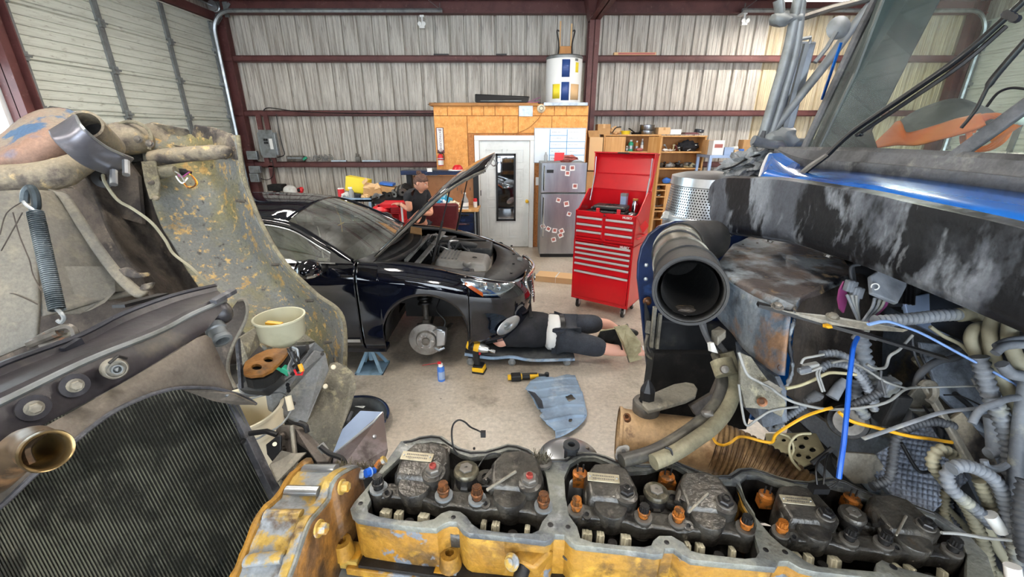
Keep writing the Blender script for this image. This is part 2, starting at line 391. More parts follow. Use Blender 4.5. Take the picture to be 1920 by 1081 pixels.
def skinned(name,nodes,edges,m,parent=None,sub=2,smooth=True):
    """one continuous body grown over joints (point, radius)"""
    me=bpy.data.meshes.new(name);off=ROOT.get(parent.name,V((0,0,0))) if parent else V((0,0,0))
    me.from_pydata([V(p)-off for p,r in nodes],edges,[]);me.update()
    o=bpy.data.objects.new(name,me);COL.objects.link(o)
    if parent:o.parent=parent;ROOT[o.name]=off
    k=o.modifiers.new('skin','SKIN');k.use_smooth_shade=True
    if not me.skin_vertices:me.skin_vertices.new() if hasattr(me.skin_vertices,'new') else None
    bm=bmesh.new();bm.from_mesh(me);lay=bm.verts.layers.skin.verify()
    for i,v in enumerate(bm.verts):
        r=nodes[i][1];v[lay].radius=(r,r) if not isinstance(r,tuple) else r;v[lay].use_root=(i==0)
    bm.to_mesh(me);bm.free()
    s=o.modifiers.new('sub','SUBSURF');s.levels=sub;s.render_levels=sub
    me.materials.append(MATS[m]);return o
# ================================================================ THE SETTING
XL,XR,YB,YF,ZR=-5.85,9.2,9.6,-5.0,4.55
struct('floor',MB().box((XL-.1,YF-6,-.12),(XR+.1,YB+.1,0)),'concrete',smooth=0)
def rib_rows(pitch,depth,minor):
    """profile (along, out) of one pitch of ribbed steel"""
    return [(0,0),(.010,-depth),(.040,-depth),(.05,0),(.056,.004),(.064,0),(.064+(pitch-.064)*.3,0),(.064+(pitch-.064)*.34,minor),(.064+(pitch-.064)*.4,minor),(.064+(pitch-.064)*.44,0),
            (.064+(pitch-.064)*.62,0),(.064+(pitch-.064)*.66,minor),(.064+(pitch-.064)*.72,minor),(.064+(pitch-.064)*.76,0)]
def ribbed(width_n,pitch,z0,z1,depth=.03,minor=.006):
    P=[]
    for i in range(width_n):P+=[(a+i*pitch,b) for a,b in rib_rows(pitch,depth,minor)]
    P.append((width_n*pitch,0));return P
wb=struct('wall_back',MB().box((XL-.1,YB+.06,0),(XR+.1,YB+.12,ZR+.3)),'wall_metal',smooth=0)
pitch=.305;prof=ribbed(3,pitch,0,ZR,.045,.007)
first={}
i=0;x=XL
while x<XR:
    key='wall_yellow_lit' if x>4.4 else 'wall_metal'
    if key not in first:
        P=prof
        m=MB().grid([[V((a,-b,0)) for a,b in P],[V((a,-b,ZR)) for a,b in P]])
        o=obj('wall_panel',m,key,wb,local=True,smooth=20);first[key]=o
    else:o=dup(first[key],wb)
    o.location=(x,YB,0);x+=3*pitch
for side,X,s in (('left',XL,1),('right',XR,-1)):
    w_=MB()
    Y0,Y1=(5.5,9.35)
    w_.box((min(X,X-s*.06),Y1,0),(max(X,X-s*.06),YB,ZR+.2));w_.box((min(X,X-s*.06),Y0,4.15),(max(X,X-s*.06),Y1,ZR+.2))
    if side=='left':
        w_.box((X-.06,5.22,0),(X,Y0,ZR+.2));w_.box((X-.06,2.2,0),(X,5.22,.4));w_.box((X-.06,2.2,2.85),(X,5.22,ZR+.2));w_.box((X-.06,YF,0),(X,2.2,ZR+.2))
    else:w_.box((X,YF,0),(X+.06,Y0,ZR+.2))
    struct('wall_'+side,w_,'wall_metal',smooth=0)
wn=MB()
for a,b in (((XL-.05,5.18,.4),(XL+.02,5.26,2.85)),((XL-.05,2.14,.4),(XL+.02,2.22,2.85)),((XL-.05,2.2,2.8),(XL+.02,5.24,2.88)),((XL-.05,2.2,.36),(XL+.02,5.24,.44)),((XL-.04,3.58,.4),(XL+.01,3.64,2.85))):wn.box(a,b)
wo=struct('window_1',wn,'white',smooth=0)
struct('pane',MB().box((XL-.03,2.2,.4),(XL-.024,5.22,2.85)),'glass_clear',wo,smooth=0)
struct('wall_front',MB().box((XL,YF-.1,4.1),(XR,YF,ZR+.2)).box((XL,YF-.1,0),(XL+1.2,YF,4.1)).box((XR-1.2,YF-.1,0),(XR,YF,4.1)),'wall_metal',smooth=0)
# roof: ribbed sheets over purlins
ce=struct('ceiling',MB().box((XL-.1,YF-.1,ZR+.16),(XR+.1,YB+.1,ZR+.2)),'roof_metal',smooth=0)
P=ribbed(6,pitch,0,1,.03,.005);x=XL;fo=None
while x<XR:
    if fo is None:
        fo=o=obj('roof_sheet',MB().grid([[V((a,0,-b)) for a,b in P],[V((a,YB-YF,-b)) for a,b in P]]),'roof_metal',ce,local=True,smooth=20)
    else:o=dup(fo,ce)
    o.location=(x,YF,ZR+.04);x+=6*pitch
fo=None
for k in range(9):
    y=YF+1.0+k*1.55
    if fo is None:fo=o=obj('purlin',MB().box((XL,-.035,0),(XR,.035,.16)).box((XL,-.035,0),(XR,.06,.012)),'red_steel',ce,local=True,smooth=0)
    else:o=dup(fo,ce)
    o.location=(0,y,ZR-.15)
n=1
def trim(mb,m='red_steel',**k):
    global n
    o=struct('trim_%d' % n,mb,m,smooth=0,**k);n+=1;return o
def channel(a,b,w,h):# C-section along x at back wall
    return MB().box(a,b)
for z in (3.51,2.50,1.47,.45):
    trim(MB().box((XL,YB-.20,z-.048),(XR,YB-.17,z+.048)).box((XL,YB-.2,z+.04),(XR,YB-.03,z+.055)).box((XL,YB-.2,z-.055),(XR,YB-.03,z-.04)))
trim(MB().box((XL,YB-.16,4.29),(XR,YB-.13,4.50)).box((XL,YB-.22,4.28),(XR,YB-.06,4.30)).box((XL,YB-.22,4.49),(XR,YB-.06,4.51)))
# I-section columns
def icol(x,y,z1,w=.2,d=.24,taper=0,turn=False):
    m=MB()
    if turn:
        m.box((x-w/2,y-d/2,0),(x-w/2+.014,y+d/2,z1));m.box((x+w/2-.014,y-d/2,0),(x+w/2,y+d/2,z1));m.box((x-w/2,y-.006,0),(x+w/2,y+.006,z1))
    else:
        m.box((x-w/2,y-d/2,0),(x+w/2,y-d/2+.014,z1));m.box((x-w/2,y+d/2-.014,0),(x+w/2,y+d/2,z1));m.box((x-.006,y-d/2,0),(x+.006,y+d/2,z1))
    return m
c_=icol(1.56,YB-.42,ZR,.2,.26)
c_.hexa([V(p) for p in [(1.46,YB-.56,4.1),(1.66,YB-.56,4.1),(1.66,YB-.3,4.1),(1.46,YB-.3,4.1),(1.36,YB-.75,4.5),(1.76,YB-.75,4.5),(1.76,YB-.3,4.5),(1.36,YB-.3,4.5)]])
trim(c_)
trim(MB().box((1.46,YF,4.1),(1.66,YB-.5,4.12)).box((1.55,YF,4.1),(1.57,YB-.5,4.4)).box((1.46,YF,4.39),(1.66,YB-.5,4.41)))
trim(icol(XL+.16,YB-.16,ZR,.22,.16,turn=True));trim(icol(XR-.16,YB-.16,ZR,.22,.16,turn=True))
trim(icol(XL+.13,5.33,ZR,.2,.2,turn=False));trim(MB().box((XL+.01,2.0,2.9),(XL+.06,5.25,3.0)))
trim(MB().box((XL+.01,5.4,4.16),(XL+.1,YB-.2,4.30)).box((XL+.01,5.4,4.46),(XL+.14,YB-.2,4.52)))
# conduit stub and raceway for the breaker panel
trim(MB().box((-5.35,YB-.22,1.5),(-5.25,YB-.18,2.48)).box((-5.19,YB-.22,1.5),(-5.10,YB-.18,2.48)).box((-5.3,YB-.2,.5),(-5.2,YB-.17,1.45)))

# sectional doors
def sectional(num,X,s,Y0,Y1,NS=7,ZT=4.15):
    d=struct('door_%d' % num,MB().box((min(X-s*.05,X-s*.02),Y0,0),(max(X-s*.05,X-s*.02),Y1,ZT)),'door_metal',smooth=0)
    h=ZT/NS;P=[(0,.0),(.006,-.018),(.02,-.018)]
    for k in range(5):
        a=.03+(h-.06)*k/5;b=(h-.06)/5
        P+=[(a,0),(a+b*.72,0),(a+b*.76,-.022),(a+b*.95,-.022)]
    P+=[(h-.02,0),(h-.02,.02),(h,.02)]
    f=obj('door_panel',MB().grid([[V((s*q,0,p)) for p,q in P],[V((s*q,Y1-Y0,p)) for p,q in P]]),'door_metal',d,local=True,smooth=15)
    f.location=(X,Y0,0)
    for k in range(1,NS):dup(f,d,(X,Y0,k*h))
    st=None;hg=None
    W=Y1-Y0
    for k in range(NS):
        for q in (.02,.335,.665,.98):
            y=Y0+W*q
            if st is None:
                st=obj('stile',MB().box((-.004,-.045,.02),(.03,.045,h-.03)).box((.028,-.03,.03),(.033,-.012,h-.04)).box((.028,.012,.03),(.033,.03,h-.04)),'galv_dull',d,local=True,smooth=0)
                hg=obj('hinge',MB().box((0,-.035,-.05),(.045,.035,.05)).cyl((.05,-.06,0),(.05,.06,0),.014,8),'galv_dull',d,local=True)
                st.location=(X,y,k*h) if s>0 else (X-.03,y,k*h);hg.location=(X+s*.02,y,k*h+.02)
            else:
                dup(st,d,(X if s>0 else X-.03,y,k*h))
                if k:dup(hg,d,(X+s*.02,y,k*h))
    return d
sectional(1,XL+.03,1,5.5,9.35)
sectional(2,XR-.03,-1,5.5,9.35)
def track(y,X,s,xe,nm,lab):
    pts=[V((X+s*.14,y,.1)),V((X+s*.14,y,3.9))]
    for a in range(0,91,10):
        r=.38;pts.append(V((X+s*(.14+r-r*math.cos(math.radians(a))),y,3.9+r*math.sin(math.radians(a)))))
    pts.append(V((xe,y,4.28)))
    t=thing(nm,lab,'track',(X+s*.14,y,0))
    m=MB();m.tube(pts,.036,6);obj('rail',m,'galv',t)
    b=MB()
    for z in (.6,1.2,1.8,2.4,3.0,3.6):b.box((X+s*.02 if s>0 else X-.14,y-.03,z),(X+.14 if s>0 else X-.02,y+.05,z+.05))
    b.bar((X+s*.06,y+.05,0),(X+s*.06,y+.05,4.1),.09,.012,(0,1,0))
    obj('angle_bracket',b,'galv',t,smooth=0)
    obj('hanger',MB().bar((xe-s*.04,y,4.3),(xe-s*.25,y+.02,ZR-.1),.035,.005).bar((xe-s*.04,y,4.27),(xe-s*.04,y,4.4),.035,.005),'galv_dull',t,smooth=0)
    return t
track(9.2,XL,1,-1.32,'door_track','curved galvanised roll door track in the corner beside the breaker panel')
track(9.2,XR,-1,4.35,'door_track','galvanised roll door track running in from the far side of the blue cab')
sp=thing('door_spring_shaft','shaft with cable drum above the top corner of the white roll door','spring',(XL+.2,9.1,4.3))
obj('shaft',MB().cyl((XL+.2,5.6,4.36),(XL+.2,9.4,4.36),.016,10),'galv',sp)
obj('cable_drum',MB().lathe([(0,0),(.09,0),(.09,.01),(.06,.02),(.06,.07),(.09,.08),(.09,.09),(0,.09)],(XL+.2,9.2,4.36),(0,1,0),20),'alum',sp)
obj('bearing_plate',MB().box((XL+.08,9.42,4.22),(XL+.36,9.435,4.48)).bar((XL+.1,9.4,4.1),(XL+.42,9.4,4.45),.05,.01,(0,1,0)),'galv_dull',sp,smooth=0)
obj('torsion_spring',corr([(XL+.2,6.6,4.36),(XL+.2,7.6,4.36),(XL+.2,8.6,4.36)],.04,4,.02,10,.2),'black_rough',sp)

# strip lights under the roof
def strip(x,y,L=1.25,rot=0,lab='',g='strip lights under the roof'):
    t=thing('strip_light',lab,'light',(x,y,4.2),rot,g)
    obj('housing',MB().box((-L/2,-.13,.03),(L/2,.13,.08)).box((-L/2,-.13,0),(L/2,-.12,.04)).box((-L/2,.12,0),(L/2,.13,.04)),'white',t,local=True,smooth=0)
    for k in (-.075,-.025,.025,.075):
        obj('tube',MB().cyl((-L/2+.03,k,.012),(L/2-.03,k,.012),.013,8),'lamp_glow',t,local=True)
    obj('chain',MB().cyl((-L/2+.1,0,.08),(-L/2+.1,0,.30),.004,5).cyl((L/2-.1,0,.08),(L/2-.1,0,.30),.004,5),'galv_dull',t,local=True)
for (x,y,l) in ((5.2,8.2,'white strip light under the roof at the far end of the back wall'),(4.2,5.2,'strip light hanging over the blue truck cab'),
                  (-1.6,1.8,'strip light hanging over the open truck engine'),(-3.0,5.6,'strip light hanging over the roof of the black car'),(1.2,5.9,'strip light hanging over the red tool chest'),(1.9,.9,'strip light hanging above the truck cowl'),(-.2,-2.2,'strip light hanging behind the photographer, near the open bay'),(-4.2,-.5,'strip light hanging beside the big side window')):
    strip(x,y,1.25,0 if y>8 else PI/2,l)
def spot(px,py,l):
    p=PY(px,py,9.25);t=thing('security_light',l,'light',p)
    obj('mount',MB().box(p+V((-.04,.02,.09)),p+V((.04,.25,.13))).cyl(p+V((0,.03,-.02)),p+V((0,.03,.1)),.018,8),'white',t)
    m=MB()
    for s in (-1,1):m.lathe([(0,0),(.038,.0),(.034,.04),(.015,.06),(0,.06)],p+V((s*.04,-.04,-.03)),(0,1,.2),14)
    m.box(p+V((-.05,-.02,-.1)),p+V((.05,.04,-.02)))
    obj('lamp_head',m,'white',t)
spot(791,42,'small white twin security light under the door track');spot(1397,36,'small white twin security light by the roof strip light')

# breaker panel, outlet boxes, cables
def wallbox(nm,lab,cat,px0,py0,px1,py1,m,Y=YB-.2,d=.1):
    a=PY(px0,py1,Y-d);b=PY(px1,py0,Y-d);t=thing(nm,lab,cat,(a.x,Y-d,a.z));return t,a,b
t,a,b=wallbox('breaker_panel','grey breaker panel with a white circuit list on the ribbed back wall','panel',481,291,522,248,None)
obj('enclosure',MB().box((a.x,a.y,a.z),(b.x,a.y+.1,b.z)),'galv',t,smooth=0,bevel=.004)
obj('cover',MB().box((a.x+.04,a.y-.012,a.z+.05),(b.x-.04,a.y,b.z-.05)),'galv_dull',t,smooth=0,bevel=.004)
w_=b.x-a.x;h_=b.z-a.z
for r in range(2):
    for c in range(2):obj('breaker',MB().box((a.x+w_*(.34+.13*c),a.y-.025,a.z+h_*(.27+.13*r)),(a.x+w_*(.44+.13*c),a.y-.01,a.z+h_*(.37+.13*r))),'black',t,smooth=0)
obj('circuit_list',MB().box((a.x+w_*.64,a.y-.016,a.z+h_*.27),(a.x+w_*.82,a.y-.01,a.z+h_*.73)),'white',t,smooth=0)
for (q,lab) in (((464,283,480,299),'small grey junction box beside the roll door track, under the breaker panel'),((468,311,486,324),'grey outlet box with a plugged cord below the lowest wall beam'),((470,325,483,341),'lowest grey outlet box beside the roll door track')):
    t,a,b=wallbox('outlet_box',lab,'outlet',*q,None,YB-.3,.06)
    obj('box',MB().box((a.x,a.y,a.z),(b.x,a.y+.08,b.z)),'galv',t,smooth=0,bevel=.004)
    obj('cover_plate',MB().box((a.x+.02,a.y-.006,a.z+.02),(b.x-.02,a.y,b.z-.02)),'galv_dull',t,smooth=0)
Y_=YB-.25
def cable(pts,r,m,nm,lab,cat='cable',k=6):
    return tag(obj(nm,MB().tube(catmull(pts,k),r,6),m),lab,cat)
cable([PY(480,322,Y_),PY(485,332,Y_),PY(500,337,Y_),PY(511,330,Y_),PY(512,310,Y_),PY(510,300,Y_)],.008,'black','power_cord','black power cord looping from the outlet box beside the door track')
cable([PY(518,214,Y_),PY(524,250,Y_),PY(530,275,Y_),PY(533,290,Y_),PY(520,295,Y_)],.009,'black','power_cord','dark cord running down the back wall beside the breaker panel')
cable([PY(494,208,Y_-.02),PY(505,202,Y_-.02),PY(560,209,Y_-.02),PY(640,212,Y_-.02),PY(720,213,Y_-.02),PY(815,213,Y_-.02)],.01,'black','power_cord','dark cord lying along the middle wall beam towards the plywood office')
# odds and ends on the lowest beam
zg=1.53
def on_girt(px):return PY(px,300,YB-.13).x
t=thing('tool_case','dark plastic case standing on the lowest wall beam','case',(on_girt(540),YB-.12,zg))
x0,x1=on_girt(539),on_girt(571)
obj('case_body',MB().box((x0,YB-.17,zg),(x1,YB-.07,zg+.12)),'grime_metal',t,bevel=.012,smooth=0)
obj('case_band',MB().box((x0+.03,YB-.176,zg+.06),(x1-.03,YB-.168,zg+.09)),'galv',t,smooth=0)
t=thing('hand_drill','green and black hand tool lying beside the dark plastic case','tool',(on_girt(570),YB-.14,zg))
obj('tool_body',MB().bar((on_girt(556),YB-.14,zg+.03),(on_girt(574),YB-.14,zg+.06),.04,.05).cyl((on_girt(546),YB-.14,zg+.02),(on_girt(558),YB-.14,zg+.03),.012,8),'black',t)
obj('tool_grip',MB().bar((on_girt(570),YB-.15,zg+.04),(on_girt(577),YB-.16,zg+.09),.045,.05),'green',t,bevel=.006)
random.seed(3)
m=MB()
for k in range(9):
    px=580+k*5+random.random()*4;p=V((on_girt(px),YB-.13,zg+.02));q=[p+V((random.uniform(-.12,.12),random.uniform(-.03,.04),random.uniform(0,.13))) for _ in range(4)]
    m.tube(catmull([p]+q,5),.007,5)
tag(obj('wire_tangle',m,'wire_grey',kind='stuff'),'loose tangle of pale wires heaped on the lowest wall beam','wires')
t=thing('pipe_clamp','small steel clamp standing on the lowest beam in the middle of the wall','clamp',(on_girt(671),YB-.12,zg))
obj('clamp_body',MB().box((on_girt(667),YB-.15,zg),(on_girt(676),YB-.1,zg+.1)).cyl((on_girt(668),YB-.12,zg+.08),(on_girt(669),YB-.12,zg+.17),.012,8).cyl((on_girt(674),YB-.12,zg+.08),(on_girt(674),YB-.12,zg+.15),.01,8),'grime_metal',t)
for a_,b_,l in ((622,650,'short grey flat bar lying on the lowest wall beam near the tangle of wires'),(680,714,'longer grey flat bar lying on the lowest wall beam past the small clamp')):
    tag(obj('flat_bar',MB().box((on_girt(a_),YB-.17,zg+.0),(on_girt(b_),YB-.11,zg+.03)),'galv',smooth=0),l,'bar')
for a_,b_,z,m_,l in ((814,842,3.575,'black','dark strip lying on the upper wall beam above the plywood office'),(930,950,3.575,'black','short dark strip lying on the upper wall beam beside the water heater')):
    tag(obj('flat_strip',MB().box((PY(a_,108,YB-.13).x,YB-.18,z-.008),(PY(b_,108,YB-.13).x,YB-.1,z+.02)),m_,smooth=0),l,'strip')
t=thing('boxed_tube','long pinkish white carton lying on the upper wall beam past the column','carton',(PY(1150,108,YB-.1).x,YB-.12,3.567))
x0,x1=PY(1150,108,YB-.15).x,PY(1228,108,YB-.15).x
obj('carton_body',MB().box((x0,YB-.2,3.567),(x1,YB-.1,3.617)),'card_pale',t,smooth=0);obj('carton_face',MB().box((x0+.08,YB-.206,3.575),(x1-.02,YB-.2,3.61)),'lip',t,smooth=0)
tag(obj('white_jar',MB().lathe([(0,0),(.03,0),(.03,.07),(.02,.08),(.02,.1),(0,.1)],(on_girt(528),YB-.13,1.40),(0,0,1),12),'white'),'small white jar hanging under the lowest wall beam near the breaker panel','jar')

# ================================================================ PLYWOOD OFFICE
OY=8.0
def ox(px,py=350):return PY(px,py,OY)
xa,xb,zt=PY(818,300,OY).x,PY(1098,300,OY).x,2.56
office=thing('plywood_office','small plywood clad office built against the back wall','office',((xa+xb)/2,OY,0))
xd0,xd1,zd=PY(892,350,OY).x,PY(1001,350,OY).x,2.07
core_=MB().box((xa,OY+.02,0),(xd0,OY+.08,zt)).box((xd1,OY+.02,0),(xb,OY+.08,zt)).box((xd0,OY+.02,zd),(xd1,OY+.08,zt)).box((xa,OY+.08,0),(xa+.05,YB-.25,zt)).box((xb-.05,OY+.08,0),(xb,YB-.25,zt)).box((xd0,OY+1.0,0),(xd1,OY+1.02,zt))
obj('office_frame',core_,'osb_dark',office,smooth=0)
def sheet(x0,z0,x1,z1,m='osb',t=.018,k=0):return obj('plywood_sheet',MB().box((x0+.006,OY+.002-k,z0+.006),(x1-.006,OY+.02,z1-.006)),m,office,smooth=0,bevel=.002)
zs=PY(960,217,OY).z
xs=[xa,ox(846).x,ox(889).x,ox(910).x,ox(930).x,ox(972).x,ox(1035).x,ox(1056).x,xb]
for u,v in zip(xs,xs[1:]):sheet(u,zs,v,zt)
zl=PY(960,250,OY).z
xs2=[ox(880).x,ox(944).x,ox(971).x,ox(1031).x,xb]
for u,v in zip(xs2,xs2[1:]):sheet(u,zl if v != xb else zl,v,zs)
sheet(xa,0,ox(880).x,zs);sheet(ox(880).x,0,xd0,zl,'osb_dark');sheet(xd1,zl-.0,xb,zl+.001) if 0 else None
sheet(xd1,0,ox(1012).x,zl,'osb_dark');sheet(ox(1012).x,0,xb,zl)
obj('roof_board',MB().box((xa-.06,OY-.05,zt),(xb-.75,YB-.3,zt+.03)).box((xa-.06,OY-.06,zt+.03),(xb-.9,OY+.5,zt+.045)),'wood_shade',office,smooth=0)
obj('metal_deck',MB().box((xb-.8,OY-.06,zt+.001),(xb-.03,YB-.3,zt+.05)),'galv',office,smooth=0)
obj('black_sheeting',MB().plate([(xa-.05,OY-.03,zt+.05),(xa+1.9,OY-.05,zt+.05),(xa+1.9,OY+.6,zt+.055),(xa,OY+.6,zt+.055)],.006).plate([(xa-.08,OY-.07,zt+.02),(xa+.05,OY-.05,zt+.055),(xa+.06,OY+.3,zt+.06),(xa-.06,OY+.3,zt+.03)],.006),'black',office,smooth=0)
pa,pb=ox(973,218),ox(999,197)
obj('patch_plate',MB().box((pa.x,OY-.012,pa.z),(pb.x,OY,pb.z-.01)),'galv',office,smooth=0)
obj('socket_plate',MB().box((ox(1004).x,OY-.012,PY(1000,347,OY).z),(ox(1012).x,OY,PY(1000,332,OY).z)),'white',office,smooth=0)
# door
dr=thing('office_door','white six panel door of the plywood office, hung with a tall black framed mirror','door',((xd0+xd1)/2,OY,0))
fr=MB().box((xd0,OY-.03,0),(xd0+.085,OY+.03,zd-.086)).box((xd1-.085,OY-.03,0),(xd1,OY+.03,zd-.086)).box((xd0,OY-.03,zd-.085),(xd1,OY+.03,zd))
obj('door_frame',fr,'white',dr,smooth=0,bevel=.006)
dx0,dx1=xd0+.09,xd1-.09;dz=zd-.09
lf=MB().box((dx0,OY+.0,.01),(dx1,OY+.035,dz));leaf=obj('door_leaf',lf,'door_white',dr,smooth=0)
W_=dx1-dx0
for (z0,z1) in ((1.60,1.83),(.92,1.50),(.18,.80)):
    for (u,v) in ((.12,.46),(.54,.88)):
        a0,a1=dx0+W_*u,dx0+W_*v
        m=MB().box((a0,OY-.004,z0),(a1,OY+.001,z0+.02)).box((a0,OY-.004,z1-.02),(a1,OY+.001,z1)).box((a0,OY-.004,z0),(a0+.02,OY+.001,z1)).box((a1-.02,OY-.004,z0),(a1,OY+.001,z1)).box((a0+.05,OY-.005,z0+.05),(a1-.05,OY+.001,z1-.05))
        obj('raised_panel',m,'door_white',leaf,smooth=0,bevel=.003)
kn=PY(988,377,OY-.02)
obj('door_knob',MB().lathe([(0,0),(.03,0),(.03,.008),(.012,.012),(.012,.035),(.03,.045),(.032,.06),(.02,.07),(0,.072)],(kn.x,OY,kn.z),(0,-1,0),16),'tool_yellow',dr)
obj('hinge',MB().box((dx0-.01,OY-.012,1.0),(dx0+.01,OY,1.1)),'black',dr,smooth=0)
a,b=PY(931,414,OY-.03),PY(967,288,OY-.03)
mr=thing('door_mirror','tall narrow mirror in a black frame hanging on the white office door','mirror',(a.x,OY-.01,a.z))
obj('mirror_glass',MB().box((a.x+.02,OY-.014,a.z+.02),(b.x-.02,OY-.010,b.z-.02)),'mirror',mr,smooth=0)
obj('mirror_frame',MB().box((a.x,OY-.03,a.z),(a.x+.035,OY-.005,b.z)).box((b.x-.035,OY-.03,a.z),(b.x,OY-.005,b.z)).box((a.x,OY-.03,a.z),(b.x,OY-.005,a.z+.04)).box((a.x,OY-.03,b.z-.04),(b.x,OY-.005,b.z)),'black',mr,smooth=0,bevel=.002)
# whiteboard
a,b=PY(1002,304,OY-.03),PY(1098,241,OY-.03)
wbd=thing('whiteboard','whiteboard with a blue ruled table on the plywood wall above the refrigerator','board',(a.x,OY-.03,a.z))
obj('board',MB().box((a.x,OY-.03,a.z),(b.x,OY-.004,b.z)),'board',wbd,smooth=0)
obj('board_edge',MB().box((a.x-.012,OY-.036,a.z-.012),(a.x,OY-.004,b.z+.012)).box((b.x,OY-.036,a.z-.012),(b.x+.012,OY-.004,b.z+.012)).box((a.x,OY-.036,a.z-.012),(b.x,OY-.004,a.z)).box((a.x,OY-.036,b.z),(b.x,OY-.004,b.z+.012)),'galv',wbd,smooth=0)
m=MB();bw=b.x-a.x;bh=b.z-a.z
for u in (.30,.64):m.box((a.x+bw*u-.005,OY-.034,a.z+.02),(a.x+bw*u+.005,OY-.03,b.z-.01))
for v_,u1 in ((.80,.64),(.62,1),(.42,1),(.22,1)):m.box((a.x+bw*.3,OY-.034,a.z+bh*v_-.004),(a.x+bw*u1,OY-.03,a.z+bh*v_+.004))
obj('ruled_table',m,'blue_ink',wbd,smooth=0)
m=MB();random.seed(5)
for v_ in (.9,.72,.53,.33,.12):
    for u in (.34,.68):
        x_=a.x+bw*u
        for k in range(6):m.box((x_+k*.028,OY-.033,a.z+bh*v_-.004),(x_+k*.028+random.uniform(.01,.022),OY-.03,a.z+bh*v_+random.uniform(.0,.006)))
obj('handwriting',m,'galv',wbd,smooth=0,kind='stuff')
# sign, extinguisher
a,b=PY(820,287,OY-.02),PY(831,239,OY-.02)
sg=thing('extinguisher_sign','narrow white and red fire extinguisher sign on the plywood wall','sign',(a.x,OY-.01,a.z))
obj('sign_plate',MB().box((a.x,OY-.012,a.z),(b.x,OY-.004,b.z)),'white',sg,smooth=0)
sw,sh=b.x-a.x,b.z-a.z
m=MB()
for (u0,v0,u1,v1) in ((0,0,.1,1),(.9,0,1,1),(0,0,1,.02),(0,.98,1,1),(.1,.0,.9,.13)):m.box((a.x+sw*u0,OY-.014,a.z+sh*v0),(a.x+sw*u1,OY-.012,a.z+sh*v1))
obj('red_border',m,'maroon',sg,smooth=0,label='dark red sign border')
m=MB().plate([(a.x+sw*.2,OY-.0145,a.z+sh*.11),(a.x+sw*.8,OY-.0145,a.z+sh*.11),(a.x+sw*.5,OY-.0145,a.z+sh*.03)],.001);obj('arrow',m,'white',sg,smooth=0)
text('FIRE',sg,(a.x+sw/2,OY-.0145,a.z+sh*.91),(1,0,0),(0,0,1),.04,'maroon')
text('EXTINGUISHER',sg,(a.x+sw/2,OY-.0145,a.z+sh*.49),(0,0,-1),(1,0,0),.055,'maroon')
e0=PY(826,311,OY-.12);fx=thing('fire_extinguisher','small red fire extinguisher with a white label below the extinguisher sign','extinguisher',(e0.x,OY-.09,e0.z))
obj('tank',MB().lathe([(0,0),(.045,.0),(.05,.012),(.05,.16),(.03,.2),(.015,.21),(0,.21)],(e0.x,OY-.06,e0.z),(0,0,1),16),'red',fx)
obj('label_band',MB().lathe([(.0515,.015),(.0515,.1)],(e0.x,OY-.06,e0.z),(0,0,1),16),'white',fx,label='white label')
obj('valve_handle',MB().box((e0.x-.015,OY-.08,e0.z+.2),(e0.x+.015,OY-.04,e0.z+.23)).bar((e0.x-.05,OY-.06,e0.z+.225),(e0.x+.03,OY-.06,e0.z+.25),.015,.01),'black',fx)
obj('hose',MB().tube(catmull([(e0.x+.01,OY-.07,e0.z+.22),(e0.x+.06,OY-.08,e0.z+.2),(e0.x+.065,OY-.08,e0.z+.1)],5),.008,6),'black',fx)
obj('wall_bracket',MB().box((e0.x-.02,OY-.015,e0.z+.02),(e0.x+.02,OY,e0.z+.2)).box((e0.x-.055,OY-.115,e0.z+.12),(e0.x+.055,OY-.109,e0.z+.135)),'galv',fx,smooth=0)
# bell + cord
p=PY(1015,203,OY-.05);bl=thing('alarm_bell','round cream alarm sounder at the top edge of the plywood office','alarm',(p.x,OY,p.z))
obj('dome',MB().lathe([(0,.08),(.04,.075),(.065,.05),(.075,.02),(.075,0),(0,0)],(p.x,OY,p.z),(0,-1,0),22),'bucket',bl)
obj('grille',MB().lathe([(.03,.082),(.035,.085),(.04,.08)],(p.x,OY,p.z),(0,-1,0),18),'galv_dull',bl)
cable([PY(1016,212,OY-.02),PY(1008,224,OY-.02),PY(990,240,OY-.02),PY(965,250,OY-.02),PY(935,251,OY-.02)],.006,'wood_shade','bell_cord','thin brown cord drooping from the cream alarm to the door top')
# on the office roof: laptop-like black case, pink folder
p0,p1=PY(891,189,OY+.15),PY(990,189,OY+.15)
tv=thing('flat_television','black flat television lying tilted on the office roof','television',(p0.x,OY+.1,zt+.06))
obj('case',MB().hexa([V(q) for q in [(p0.x,OY+.05,zt+.065),(p1.x,OY+.05,zt+.065),(p1.x-.02,OY+.6,zt+.065),(p0.x+.02,OY+.6,zt+.065),(p0.x,OY+.09,zt+.20),(p1.x+.03,OY+.09,zt+.16),(p1.x,OY+.6,zt+.12),(p0.x+.02,OY+.6,zt+.16)]]),'black',tv,bevel=.015,smooth=0)
obj('vent_strip',MB().box((p0.x+.1,OY+.052,zt+.08),(p1.x-.12,OY+.058,zt+.09)),'galv_dull',tv,smooth=0)
tag(obj('pink_folder',MB().plate([(p1.x,OY+.05,zt+.07),(p1.x+.22,OY+.08,zt+.15),(p1.x+.2,OY+.4,zt+.16),(p1.x,OY+.4,zt+.09)],.01).plate([(p1.x-.02,OY+.05,zt+.06),(p1.x+.2,OY+.06,zt+.075),(p1.x+.2,OY+.4,zt+.08),(p1.x,OY+.4,zt+.065)],.01),'wire_purple',smooth=0),'thin pink folder lying beside the black television on the office roof','folder')
